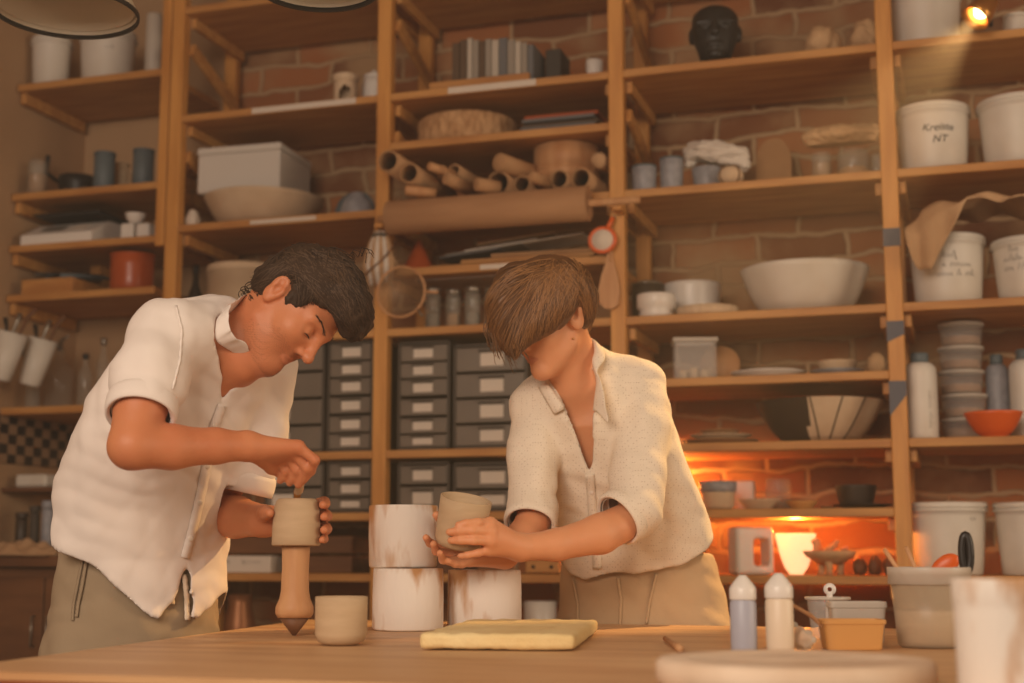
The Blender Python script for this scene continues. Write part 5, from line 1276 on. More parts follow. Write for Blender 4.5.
# shallow square tub behind, glaze tub in front
def sqtub(x0, x1, yb, yt, m, label, taper=.86, dep=.8, content=None, fill=.5):
    c = PZ((x0 + x1) / 2, yb, ZT); s = ppm(c); w = (x1 - x0) / s; d = w * dep; p = c + FR * (d / 2) + Vector((0, 0, .0008)); h = (proj(c)[1] - yt) / s
    t = thing('plastic_tub', label, 'tub', p, TH)
    def ring(k, z, e=.25, n=40):
        out = []
        for i in range(n):
            a = 2 * math.pi * i / n; ca, sa = math.cos(a), math.sin(a)
            out.append((w / 2 * k * math.copysign(abs(ca) ** e, ca), d / 2 * k * math.copysign(abs(sa) ** e, sa), z))
        return out
    def rings(lst):
        b = MB(); n = 40; vs = [p_ for k, z in lst for p_ in ring(k, z)]; fs = [tuple(reversed(range(n)))]
        for j in range(len(lst) - 1):
            for i in range(n): fs.append((j * n + i, j * n + (i + 1) % n, (j + 1) * n + (i + 1) % n, (j + 1) * n + i))
        fs.append(tuple(range((len(lst) - 1) * n, len(lst) * n))); b.add(vs, fs, False); return b
    obj('tub_body', rings([(taper * .97, 0), (taper, .003), (.95, h * .9), (.92, h * .9), (taper * .96, .004)]), m, t)
    b = rings([(.93, h * .84), (1.0, h * .86), (1.0, h * .97), (.98, h), (.94, h), (.92, h * .9)]); b.f = [f_ for f_ in b.f if len(f_) == 4]; b.sm = [False] * len(b.f); obj('rim', b, 'cloudy' if m != 'ochre' else m, t)
    if content: obj('contents', rings([(taper * .94, .006), (taper * .95 + (.95 - taper) * fill, h * fill)]), content, t)
    return t, p, h, w
sqtub(832, 890, 645, 603, 'cloudy', 'shallow clear square tub behind the ochre glaze tub', dep=.5)
t, p, h, w = sqtub(824, 889, 651, 621, 'ochre', 'ochre glaze tub with a brush resting in it', content='ochre', fill=.8, dep=.6)
e0 = P(832, 628, zdepth(p) - .02); e1 = P(791, 604, zdepth(p) + .05)
lone('glaze_brush', 'thin wooden brush leaning in the ochre glaze tub', 'brush', e0, tb('tube', [(0, 0, -.012), tuple((e1 - e0) * .5), tuple(e1 - e0)], [.003, .0036, .003], 8), 'oak')
# big translucent tub with brushes and scissors
p, r, h = tsz(891, 973, 650, 568)
t = thing('translucent_tub', 'big cloudy tub of slip holding brushes and scissors', 'tub', p)
obj('tub_body', tb('lathe', [(0, 0), (r * .8 - .004, 0), (r * .8, .004), (r * .92, h * .8), (r * .92 - .003, h * .8), (r * .8 - .004, .006), (0, .005)], n=56), 'tubplastic', t)
obj('rim', tb('lathe', [(r * .91, h * .78), (r * .99, h * .79), (r * .985, h * .9), (r, h * .905), (r, h * .985), (r * .985, h), (r * .93, h), (r * .93, h * .8), (r * .91, h * .78)], n=56), 'cloudy', t)
obj('contents', tb('lathe', solid_prof(r * .84, h * .42, .003, .93), (0, 0, .006), 48), 'clay', t)
for (xa, ya, xb, yb, lb) in ((884, 549, 908, 584, 'left pale wooden brush leaning in the big cloudy tub'), (906, 547, 921, 582, 'right pale wooden brush leaning in the big cloudy tub')):
    a = P(xa, ya, zdepth(p) - .02); c = P(xb, yb, zdepth(p) - .01); dv = c - a
    lone('glaze_brush', lb, 'brush', a, tb('tube', [(0, 0, 0), tuple(dv), tuple(dv * 1.9)], [.0035, .0036, .003], 8), 'oak')
a = P(966, 553, zdepth(p) - .005); s = ppm(a)
b = MB(); b.tube([(.011 * .6 * math.cos(q) , 0, .030 * math.sin(q)) for q in np.linspace(0, 2 * math.pi, 24, endpoint=False)], .0068, 8, closed=True)
b.tube([(0, 0, -.03), (-.004, 0, -.06), (-.006, 0, -.09)], [.005, .004, .003], 8)
lone('scissors', 'black scissor handle rising from the big cloudy tub', 'scissors', a, b, 'blackplastic')
a = P(945, 566, zdepth(p) + .045)
f = SDF((-.03, -.02, -.045), (.03, .02, .035), .003); f.ell((0, 0, 0), (.017, .009, .028), k=0); V, F = f.nets(2)
b = fmesh('orange_sponge', V, F); b.transform(Matrix.Rotation(.9, 4, 'Y'))
lone('orange_scraper', 'orange kidney scraper peeking out of the big cloudy tub', 'scraper', a, b, 'orange')
# dusty plaster bucket at the right edge
p, r, h = tsz(958, 1052, 697, 580)
t = thing('dusty_bucket', 'white dusty plaster bucket cut by the lower right corner', 'bucket', p)
obj('bucket_body', tb('lathe', [(0, 0), (r * .93, 0), (r * .95, .004), (r * .97, h * .72), (r * .99, h * .80), (r, h * .81), (r, h - .004), (r * .985, h), (r * .88, h), (r * .85, h * .7), (r * .84, h * .2), (0, h * .2)], n=64, wob=.004), 'plaster', t)
# ---------------------------------------------------------------- the two potters (built in camera-aligned axes: x right, y ahead, z up)
def cp(px, py, Z):
    v = P(px, py, Z); return np.array([v.dot(RT), v.dot(FW), v.z])
RZ = np.array([[math.cos(TH), -math.sin(TH), 0], [math.sin(TH), math.cos(TH), 0], [0, 0, 1]])   # camera axes -> world
def unit(v): v = np.array(v, float); return v / np.linalg.norm(v)
def person_root(name, label, X, Z):
    o = thing(name, label, 'person', tuple(RZ @ np.array([X, Z, 0])), TH); return o, np.array([X, Z, 0.0])
def pmesh(name, V, F, org, m, par, label=None):
    return obj(name, fmesh(name, V, F, org), m, par, label=label)
def ptube(name, tubes, org, m, par, n=6, label=None):
    b = MB()
    for pts, r in tubes: b.tube([tuple(np.array(p) - org) for p in pts], r, n)
    return obj(name, b, m, par, label=label)
def hit(f, pts, z0=1.9, z1=3.6, n=340):
    """first surface of field f seen along the given photograph points -> (n,3), found mask"""
    D = []
    for px, py in pts:
        d, fh = _dir(px, py); D.append((d.dot(RT) / fh, 1.0, d.z / fh))
    D = np.array(D); best = np.full(len(D), np.nan); prev = None
    for Z in np.linspace(z0, z1, n):
        q = D * Z + np.array([0, 0, CAMH]); inside = ((q > f.lo) & (q < f.lo + f.h * (f.n - 1))).all(1)
        v = np.where(inside, f.at(q), 1.0)
        if prev is not None:
            m = np.isnan(best) & (v < 0); best[m] = Z - (z1 - z0) / n * np.clip(-v[m] / np.maximum(prev[m] - v[m], 1e-6), 0, 1)
        prev = v
    return D * np.nan_to_num(best, nan=3)[:, None] + np.array([0, 0, CAMH]), ~np.isnan(best)
from mathutils.bvhtree import BVHTree
class Surf:
    def __init__(s, o, org):
        me = o.data; s.t = BVHTree.FromPolygons([tuple(v.co) for v in me.vertices], [tuple(p.vertices) for p in me.polygons]); s.org = np.array(org)
    def hit(s, pts):
        Q = []; N = []
        for px, py in pts:
            d, fh = _dir(px, py); d = Vector((d.dot(RT), d.dot(FW), d.z)).normalized(); st = Vector((0, 0, CAMH)) - Vector(s.org)
            p, n, i, ds = s.t.ray_cast(st, d)
            if p is None: Q.append((np.nan,) * 3); N.append((0, -1, 0)); continue
            if n.dot(d) > 0: n = -n
            n = (n - d * .5).normalized(); Q.append(tuple(p + Vector(s.org))); N.append(tuple(n))
        return np.array(Q), np.array(N)
class Head:
    def __init__(s, O, f, u, sc=1.0): s.sc = sc; s.O = np.array(O); s.f = unit(f); s.u = unit(np.array(u) - np.dot(u, s.f) * s.f); s.l = np.cross(s.u, s.f); s.R = np.array([s.f, s.l, s.u])
    def __call__(s, a, b, c, k=.01): k = k * s.sc; return s.O + (s.f * a + s.l * b + s.u * c) * k
    def build(s, F, nose=1.0, jaw=1.0, e=1.0):
        E = lambda c, r, kk=.02, op='add': F.ell(s(*c), np.array(r) * .01 * s.sc, s.R, kk, op)
        T = lambda a, b, ra, rb, kk=.01, op='add': F.rc(s(*a), s(*b), ra * .01 * s.sc, rb * .01 * s.sc, kk, op)
        E((-.2, 0, 4.0), (9.5, 7.4, 8.8), 0); E((4.2, 0, -2.2), (5.6, 6.0, 8.0), .03)
        for q in (-1, 1):
            T((.8, 5.0 * q, -5.6), (7.2, 1.4 * q, -9.3), 1.5 * jaw, 1.9 * jaw, .025); E((6.2, 4.2 * q, -1.4), (2.2, 2.0, 2.0), .025)
            T((9.0, .8 * q, 3.0), (7.4, 4.6 * q, 3.1), 1.15, .9, .015)
        T((8.2, 0, -9.0), (8.3, 0, -8.6), 1.7 * jaw, 1.6 * jaw, .02)
        for q in (-1, 1):
            E((9.6, 3.2 * q, 1.2), (1.7, 1.7, 1.15), .012, 'sub'); E((7.7, 3.2 * q, 1.0), (1.35, 1.45, 1.3), .004)
            T((9.05, 3.2 * q - 1.1, .62), (9.05, 3.2 * q + 1.1, .62), .16, .16, .004)
        T((9.0, 0, 2.6), (10.9 * nose, 0, -1.9), .75, 1.0, .012); E((11.0 * nose, 0, -2.2), (1.15, 1.0, .95), .008)
        for q in (-1, 1): E((9.9, 1.25 * q, -2.6), (1.1, .62, .75), .006); E((10.4, .62 * q, -3.15), (.5, .28, .3), .003, 'sub')
        E((8.9, 0, -4.95), (.75, 1.9, .5), .008); E((8.8, 0, -6.0), (.75, 1.6, .55), .008)
        T((9.6, -2.1, -5.5), (9.6, 2.1, -5.5), .2, .2, .003, 'sub')
        for q in (-1, 1):
            E((-.9, 7.5 * q, .7), (1.9 * e, .8 * e, 3.25 * e), .006); E((-1.1, 8.15 * q, 1.7), (1.6 * e, .65 * e, 2.0 * e), .004); E((-.3, 8.35 * q, .5), (.85, .7, 1.35), .003, 'sub'); E((-.7, 8.65 * q, 2.1), (.85, .45, .9), .003, 'sub')
            E((.45, 7.5 * q, .3), (.45, .5, .7), .004); E((-.5, 7.5 * q, -1.9), (.8, .55, .85), .004)
def fold(V, F, dirs, seed=1, amp=.003):
    """soft cloth wrinkles: shallow directional ridges pushed along the normals"""
    N = vnormals(V, F); w = 0
    for (d, fr, a) in dirs:
        ph = V @ np.array(d) * fr * 6.28 + 2.2 * vnoise(V, 2.2, seed) + .5 * vnoise(V, 5, seed + 1)
        w = w + a * (np.abs(np.sin(ph)) ** 1.6 - .4) * (.35 + .65 * np.clip(vnoise(V, 3.2, seed + 2) + .3, 0, 1))
        seed += 3
    return V + N * (w + amp * vnoise(V, 7, seed))[:, None]
def big_piece(F, n):
    lab = np.arange(n)
    for _ in range(400):
        m = lab[F].min(1); new = lab.copy(); np.minimum.at(new, F.ravel(), np.repeat(m, 4)); new = new[new]
        if (new == lab).all(): break
        lab = new
    l = lab[F[:, 0]]; u, c = np.unique(l, return_counts=True); return F[l == u[np.argmax(c)]]
def smooth_rim(V, F, it):
    E = np.concatenate([F[:, [i, (i + 1) % 4]] for i in range(4)]); Es = np.sort(E, 1); key = Es[:, 0].astype(np.int64) * len(V) + Es[:, 1]
    u, ix, c = np.unique(key, return_index=True, return_counts=True); R = Es[ix[c == 1]]
    V = V.copy()
    for k in range(it):
        a = np.zeros_like(V); n = np.zeros(len(V))
        for i, j in ((0, 1), (1, 0)): np.add.at(a, R[:, i], V[R[:, j]]); np.add.at(n, R[:, i], 1)
        m = n >= 2; V[m] += .5 * (a[m] / n[m][:, None] - V[m])
    rim = np.unique(R); return relax(V, F, 2, .5, rim)
def garment(name, f, cut, org, m, par, dirs, seed, smooth=1, solid=.0022, amp=.003):
    """outer surface of f with the openings `cut` (a field) taken away, left open there"""
    outer = f.d.copy(); f.d = np.maximum(outer, -cut.d); V, F = f.nets(smooth)
    f.d = outer; c = V[F].mean(1); keep = f.at(c) > -f.h * .75
    F = big_piece(F[keep], len(V)); V = smooth_rim(V, F, 14); V = fold(V, F, dirs, seed, amp)
    o = pmesh(name, V, F, org, m, par)
    md = o.modifiers.new('thickness', 'SOLIDIFY'); md.thickness = solid; md.offset = -1
    return o
def hand(F, wrist, knuckles, fingers, thumb, rw=.026, rk=.0115, k=.012):
    """palm from the wrist to each knuckle, fingers knuckle > bends > tip, thumb from the side of the palm"""
    for kn in knuckles: F.rc(wrist, kn, rw * .82, rk * 1.12, k)
    for a, b in zip(knuckles[:-1], knuckles[1:]): F.rc(a, b, rk * 1.05, rk * 1.05, .006)
    for fg, rs in fingers:
        F.chain(fg, rs, .004)
    F.chain(thumb[0], thumb[1], .008)
M['lip'] = mat('lip_skin', lin(206, 132, 98), 0.5)
M['stubble'] = mat('short_stubble', lin(70, 46, 32), 0.8, alpha=0.20)
def shell_patch(name, V, F, mask, off, org, m, par):
    N = vnormals(V, F); keep = mask[F].all(1)
    if keep.any(): return pmesh(name, V + N * off, F[keep], org, m, par)
def strands(name, f, curves, org, m, par, r=.0011, lift=.0015, seed=1, jit=2.0, n=9):
    """hair strands: each curve runs over photograph points and lies on the hair body f"""
    rs = np.random.RandomState(seed); pts = []; 
    for (a, c, b) in curves:
        j = rs.normal(size=(3, 2)) * jit; a, c, b = np.array(a) + j[0] * .6, np.array(c) + j[1], np.array(b) + j[2]
        for t in np.linspace(0, 1, n): pts.append((1 - t) ** 2 * a + 2 * t * (1 - t) * c + t * t * b)
    Q, ok = hit(f, pts); N = f.grad(Q); Q = Q + N * lift
    b = MB(); Q = Q.reshape(-1, n, 3); ok = ok.reshape(-1, n); lf = rs.rand(len(Q)) * .003
    for i in range(len(Q)):
        if ok[i].sum() < 4: continue
        q = Q[i][ok[i]]
        st = np.linalg.norm(np.diff(q, axis=0), axis=1)
        if st.max() > .03: 
            c = int(np.argmax(st > .03)); q = q[:c + 1]
            if len(q) < 4: continue
        k = len(q); rr = [r * (1 - .7 * (t / (k - 1)) ** 2) for t in range(k)]
        b.tube([tuple(p + np.array([0, -lf[i], lf[i]]) - org) for p in q], rr, 4, caps=False)
    return obj(name, b, m, par)
def legs(name, f, hips, ankles, org, m, par, dirs, seed):
    V, F = f.nets(1); V = fold(V, F, dirs, seed); return pmesh(name, V, F, org, m, par)
def shoe(name, a, fwd, org, par, m):
    f = SDF(a - np.array([.2, .2, a[2]]), a + np.array([.2, .2, .03]), .006); fw = unit([fwd[0], fwd[1], 0])
    h = lambda d, z: np.array([a[0] + fw[0] * d, a[1] + fw[1] * d, z])
    f.rc(h(-.05, .04), h(.09, .035), .04, .042, .01).rc(h(.06, .035), h(.15, .03), .042, .032, .01).rc(h(-.02, .05), h(-.01, .09), .043, .045, .02)
    f.fn(lambda x, y, z: -(z - .002) + 0 * x + 0 * y, 0, 'and'); V, F = f.nets(1); return pmesh(name, V, F, org, m, par)

# ================================================================ the man
man, MO = person_root('person', 'bearded dark haired person in a white linen shirt carving a pot on a chuck', (133 - 512) / 1438 * 2.8, 2.8)
psi = math.radians(40); fdir = np.array([math.cos(psi), -math.sin(psi), 0])
cx = lambda px, Z: (px - 512) / 1438 * Z
hz_ = lambda py, Z: cp(300, py, Z)[2]
MZ = 2.76
# head: looks down over the work
hp_ = math.radians(-56); hy = math.radians(17)
hf = math.cos(hy) * np.array([math.cos(hp_), 0, math.sin(hp_)]) + math.sin(hy) * np.array([0, -1.0, 0]); hu = np.array([-math.sin(hp_), 0, math.cos(hp_)])
MH = Head(cp(289, 309, 2.70), hf, hu, .97)
lo = np.array([cx(95, 2.5), 2.34, .83]); hi = np.array([cx(375, 2.7), 3.10, 1.66])
B = SDF(lo, hi, .0032)
MH.build(B, 1.05, 1.0)
c_neck = cp(226, 345, 2.72)
B.rc(MH(-1.5, 0, -2.5), c_neck, .055, .062, .03); B.rc(MH(2.5, 0, -6.5), cp(240, 362, 2.70), .035, .045, .03)
B.rc(c_neck, cp(170, 340, 2.62), .052, .052, .04); B.rc(c_neck, cp(262, 370, 2.84), .052, .050, .04)
zs = [hz_(q, MZ) for q in (560, 500, 440, 390, 350, 325)]
bz = (2.87, 2.835, 2.79, 2.765, 2.76, 2.76); zs = [hz_(q, Z) for q, Z in zip((560, 500, 440, 390, 350, 325), bz)]
B.loft(zs, [cx(q, Z) for q, Z in zip((136, 146, 165, 185, 205, 212), bz)], bz, [.16, .165, .17, .17, .15, .09], [.10, .105, .11, .105, .085, .06], [math.radians(50)] * 6, .04)
Rsh, Rel, Rwr = cp(168, 340, 2.60), cp(132, 446, 2.46), cp(247, 446, 2.575)
B.chain([Rsh, cp(142, 400, 2.50), Rel], [.052, .046, .040], .02); B.chain([Rel, cp(172, 447, 2.50), cp(215, 446, 2.545), Rwr], [.040, .0385, .031, .0265], .012)
K = [cp(298, 447, 2.598), cp(294, 452, 2.612), cp(288, 456, 2.625), cp(280, 460, 2.635)]
hand(B, Rwr, K, [([K[0], cp(315, 460, 2.605), cp(311, 471, 2.628), cp(303.5, 480, 2.640)], [.0105, .0095, .0085, .0072]),
                 ([K[1], cp(307, 468, 2.618), cp(304, 477, 2.634), cp(298.5, 485, 2.646)], [.0108, .0095, .0085, .0072]),
                 ([K[2], cp(297, 470, 2.63), cp(294, 478, 2.642), cp(289.5, 483, 2.652)], [.0105, .0092, .0082, .007]),
                 ([K[3], cp(286, 471, 2.637), cp(284, 477, 2.646), cp(280, 481, 2.654)], [.0095, .0084, .0076, .0066])],
     ([cp(258, 455, 2.60), cp(272, 467, 2.645), cp(286, 474, 2.672), cp(297, 481, 2.672)], [.017, .013, .011, .0085]))
Lsh, Lel, Lwr = cp(264, 372, 2.87), cp(208, 510, 2.93), cp(262, 521, 2.81)
B.chain([Lsh, cp(250, 440, 2.91), Lel], [.05, .045, .042], .02); B.chain([Lel, cp(236, 517, 2.87), Lwr], [.043, .041, .031], .012)
PZ_ = zdepth(pp)
LK = [cp(307, 507, PZ_ + .068), cp(310, 517, PZ_ + .069), cp(309, 527, PZ_ + .067), cp(305, 536, PZ_ + .064)]
def lf(i, ya, yb, xm, xt, r): return ([LK[i], cp(xm, ya, PZ_ + .045), cp(xm + 1, (ya + yb) / 2, PZ_ + .012), cp(xt, yb, PZ_ - .022)], [r, r * .95, r * .88, r * .72])
hand(B, Lwr, LK, [lf(0, 502, 505, 324, 323, .0112), lf(1, 515, 517, 326, 324, .0112), lf(2, 528, 530, 326, 324, .0108), lf(3, 538, 540, 323, 322, .0092)],
     ([cp(264, 516, 2.80), cp(265, 513, 2.755), cp(267, 513, 2.72), cp(270, 513, 2.695)], [.017, .014, .0115, .009]), rw=.03)
V, F = B.nets(1); skin_m = pmesh('body', V, F, MO, 'skin_m', man)
lc = (V - MH.O) @ MH.R.T * 100
shell_patch('lips', V, F, (np.abs(lc[:, 1]) < 2.5) & (lc[:, 0] > 8.4) & (np.abs(lc[:, 2] + 5.45) < 1.15 - .16 * lc[:, 1] ** 2), .0003, MO, 'lip', man)
rs = np.random.RandomState(11); N = vnormals(V, F); cand = np.where((lc[:, 0] > .5) & (lc[:, 2] < -2.8) & (lc[:, 2] > -10.6) & ~((np.abs(lc[:, 2] + 5.45) < .75) & (np.abs(lc[:, 1]) < 2.1) & (lc[:, 0] > 8)))[0]
pr = np.clip((lc[cand, 0] - .75 * lc[cand, 2] - 5.6) / 3.2, 0, 1) * np.clip((-2.6 - lc[cand, 2]) / 1.5, 0, 1) * np.clip((N[cand] @ MH.f) + 1.25 - .0, 0, 1)
cand = cand[rs.rand(len(cand)) < pr]; cand = cand[rs.permutation(len(cand))[:5200]]; b = MB(); vs = []; fs = []
for q in cand:
    p = V[q]; n_ = N[q]; t = unit(np.cross(n_, rs.normal(size=3))); w_ = np.cross(n_, t); d = n_ * .0009 - MH.u * .0006; k = len(vs)
    vs += [tuple(p + t * .0005 - MO), tuple(p - t * .0003 + w_ * .0004 - MO), tuple(p - t * .0003 - w_ * .0004 - MO), tuple(p + d - MO)]; fs += [(k, k + 1, k + 3), (k + 1, k + 2, k + 3), (k + 2, k, k + 3)]
b.add(vs, fs, False); obj('stubble', b, 'hair_m', man)
eb = []
for q in (-1, 1):
    for i in range(46):
        t = i / 45; a = np.array([9.9 - 2.2 * t ** 1.6, (1.3 + 3.6 * t) * q, 3.05 + .75 * math.sin(t * 2.2)]); rr = np.random.RandomState(i).normal(size=3) * .10
        p0 = MH(*(a + rr)); p1 = MH(*(a + rr + np.array([-.25, .75 * q, .18])))
        eb.append(([p0 , (p0 + p1) / 2 + MH.f * .001, p1], [.0004, .0005, .0003]))
ebs = []
for pts, r in eb:
    pts = np.array(pts); d = B.at(pts); N = B.grad(pts); ebs.append((list(pts - N * (d - .0012)[:, None]), r))
ptube('eyebrows', ebs, MO, 'hair_m', man, 4)
el = []
for q in (-1, 1):
    pts = np.array([MH(9.2, 3.2 * q + s_, .35 - .12 * s_ * s_) for s_ in np.linspace(-1.4, 1.4, 9)]); d = B.at(pts); N = B.grad(pts); el.append((list(pts - N * (d - .0006)[:, None]), [.0005, .0009, .0012, .0013, .0013, .0013, .0012, .0009, .0005]))
for k in (0, 1): ptube('eyelashes', el[k:k + 1], MO, 'hair_m', man, 5)
# hair
H = SDF(cp(236, 345, 2.72) - np.array([.02, .17, .02]), cp(384, 240, 2.72) + np.array([.02, .17, .03]), .0034)
H.ell(MH(-.9, 0, 4.8), (.099, .082, .094), MH.R, 0)
H.ell(MH(11.0, 0, -1.0), (.076, .13, .094), MH.R, .008, 'sub')
for q in (-1, 1): H.ell(MH(-.3, 8.4 * q, -.6), (.029, .036, .043), MH.R, .006, 'sub')
H.ell(MH(3.5, 0, -9), (.09, .13, .078), MH.R, .01, 'sub')
H.fn(lambda x, y, z: -(((x - MH.O[0]) * MH.u[0] + (y - MH.O[1]) * MH.u[1] + (z - MH.O[2]) * MH.u[2]) + .042), .008, 'and')
for (a, b, c, r) in ((5.5, 0, 12.0, 2.6), (8.2, 2.5, 11.2, 2.5), (8.2, -2.5, 11.2, 2.4), (10.2, 0, 10.0, 2.2), (10.6, 3, 8.8, 1.7), (10.4, -3.2, 8.6, 1.6), (2.5, 2.5, 12.8, 2.4), (2.5, -2.5, 12.8, 2.4), (-1.5, 0, 12.9, 2.2), (11.2, .6, 8.2, 1.4), (6, 5, 9.6, 2.0), (6, -5, 9.6, 2.0)):
    H.ell(MH(a, b, c), (r * .01, r * .0125, r * .01), MH.R, .03)
for q in (-1, 1): H.rc(MH(2.0, 7.0 * q, 4.6), MH(4.6, 6.5 * q, 3.2), .011, .005, .012); H.rc(MH(1.2, 7.1 * q, 3.4), MH(1.9, 7.0 * q, 1.0), .008, .004, .01)

for q in (-1, 1): H.ell(MH(-5.2, 5.2 * q, .6), (.032, .03, .040), MH.R, .02)
H.ell(MH(-8.6, 1.5, -1.2), (.026, .034, .024), MH.R, .02); H.rc(MH(-9, 2.5, -1.6), MH(-10.4, 4.5, -3.0), .018, .009, .02)
V, F = H.nets(1); N = vnormals(V, F); V += N * (.005 * vnoise(V * np.array([1.3, 1, 1.0]), 15, 3) + .0032 * vnoise(V, 34, 4))[:, None]; hair = pmesh('hair', V, F, MO, 'hair_m', man)
rs = np.random.RandomState(5); cur = []
ends = [(373, 283), (374, 296), (371, 312), (366, 326), (359, 336), (350, 330), (344, 318), (338, 308), (328, 312), (318, 318), (308, 312), (300, 303)]
for i in range(560):
    t = rs.rand() * (len(ends) - 1); k = int(t); e = np.array(ends[k]) * (1 - t + k) + np.array(ends[k + 1]) * (t - k)
    s0 = np.array([rs.uniform(284, 340), rs.uniform(252, 274)]); mid = (s0 + e) / 2 + np.array([8, -14]) * rs.uniform(.2, 1.1) + rs.normal(size=2) * 4; cur.append((s0, mid, e))
for i in range(170):
    s0 = np.array([rs.uniform(276, 300), rs.uniform(256, 284)]); e = np.array([rs.uniform(246, 274), rs.uniform(282, 304)]); cur.append((s0, (s0 + e) / 2 + rs.normal(size=2) * 4 + np.array([-3, -3]), e))
strands('hair_strands', H, cur[::2], MO, 'hair_m', hair, .0015, .003, 3, 3.5)
strands('hair_strands', H, cur[1::2], MO, 'hair_m2', hair, .0010, .003, 4, 3.5)
lo_ = []
for i in range(34):
    a = np.array([rs.uniform(300, 366), rs.uniform(250, 268)]) if i < 22 else np.array([rs.uniform(248, 262), rs.uniform(284, 300)])
    z = 2.70 + rs.uniform(-.05, .06); d = np.array([rs.uniform(-6, 10), rs.uniform(-8, -1)]) if i < 22 else np.array([rs.uniform(-16, -3), rs.uniform(-8, 6)])
    lo_.append(([cp(*(a + [0, 6]), z), cp(*(a + d * .6), z), cp(*(a + d + [4, 3]), z), cp(*(a + d * .9 + [7, 7]), z)], [.0011, .0011, .0009, .0005]))
cu_ = []
for i in range(9):
    c = np.array([250 + rs.uniform(-6, 4), 291 + rs.uniform(-4, 4)]); r = rs.uniform(3.5, 8); z = 2.69 + rs.uniform(-.02, .02); a0 = rs.uniform(0, 6)
    cu_.append(([cp(c[0] + r * math.cos(a0 + q), c[1] + r * .8 * math.sin(a0 + q), z + .004 * q) for q in np.linspace(0, 5.2, 14)], [.0009] * 14))
ptube('hair_strands', lo_, MO, 'hair_m', hair, 4)
for q in cu_: ptube('hair_curl', [q], MO, 'hair_m', hair, 4)
# shirt
S = SDF(np.array([cx(30, 2.6), 2.34, .80]), np.array([cx(305, 2.8), 3.14, 1.56]), .0044)
ys = (650, 600, 560, 520, 480, 440, 400, 370, 345, 325, 312)
cxs = (133, 134, 136, 141, 149, 160, 174, 186, 196, 202, 204)
hw = (.178, .174, .170, .168, .166, .165, .160, .150, .126, .092, .06)
mz = (2.87, 2.87, 2.87, 2.85, 2.82, 2.79, 2.77, 2.76, 2.76, 2.76, 2.76)
S.loft([hz_(q, Z) for q, Z in zip(ys, mz)], [cx(q, Z) for q, Z in zip(cxs, mz)], mz, [q * 1.14 * Z / 2.76 for q, Z in zip(hw, mz)], [q * .79 * Z / 2.76 for q, Z in zip(hw, mz)], [math.radians(50)] * 11, 0)
S.rc(c_neck, cp(172, 336, 2.61), .062, .066, .05); S.rc(c_neck, cp(262, 362, 2.85), .066, .060, .05); S.rc(cp(205, 334, 2.74), cp(165, 352, 2.66), .066, .064, .05)
S.chain([cp(169, 339, 2.60), cp(150, 376, 2.535), cp(140.5, 414, 2.485)], [.068, .062, .054], .03)
S.chain([Lsh, cp(253, 440, 2.90), cp(242, 486, 2.905)], [.066, .062, .056], .03)
Cq = S.like()
ad = unit(cp(140.5, 414, 2.485) - cp(144, 395, 2.51)); a0 = cp(140.5, 414, 2.485)
def beyond(p0, d, rad): return lambda x, y, z: np.maximum(-((x - p0[0]) * d[0] + (y - p0[1]) * d[1] + (z - p0[2]) * d[2]), np.sqrt((x - p0[0]) ** 2 + (y - p0[1]) ** 2 + (z - p0[2]) ** 2) - rad)
Cq.fn(beyond(a0, ad, .085))
a1 = cp(243, 489, 2.905); ad1 = unit(a1 - cp(249, 465, 2.905)); Cq.fn(beyond(a1, ad1, .085))
HZ = np.array([2.87, 2.87, 2.84, 2.78, 2.74, 2.73, 2.73, 2.74, 2.76, 2.77, 2.80, 2.85, 2.87])
hx = np.array([cx(q, Z) for q, Z in zip((30, 50, 75, 105, 130, 150, 158, 170, 183, 190, 205, 222, 250), HZ)])
hv = np.array([hz_(q, Z) for q, Z in zip((537, 537, 548, 565, 595, 616, 620, 603, 562, 622, 606, 578, 570), HZ)])
hv2 = np.array([hz_(q, 2.87) for q in (537, 545, 560, 566, 560, 556, 556, 556, 562, 622, 606, 580, 570)])
def hem(x, y, z):
    front = np.clip((2.85 - y) / .03, 0, 1); hh = np.interp(x, hx, hv) * front + np.interp(x, hx, hv2) * (1 - front); return (z - hh) * .55
Cq.fn(hem)
Cq.rc(MH(0, 0, -4), c_neck + np.array([.01, -.0, -.01]), .06, .060, .01)
vq, _ = hit(S, [(236, 338), (238, 362), (230, 384), (223, 404)])
Cq.rc(vq[0], vq[1], .055, .034, .01); Cq.rc(vq[1], vq[2], .034, .016, .01); Cq.rc(vq[2], vq[3], .016, .004, .005)
shirt = garment('shirt', S, Cq, MO, 'shirt_m', man, (((.6, .2, .75), 5, .006), ((-.8, .1, .45), 4, .005), ((.95, .0, .1), 8, .003), ((.3, .1, .95), 12, .0018)), 2, 1, .0022, .002)
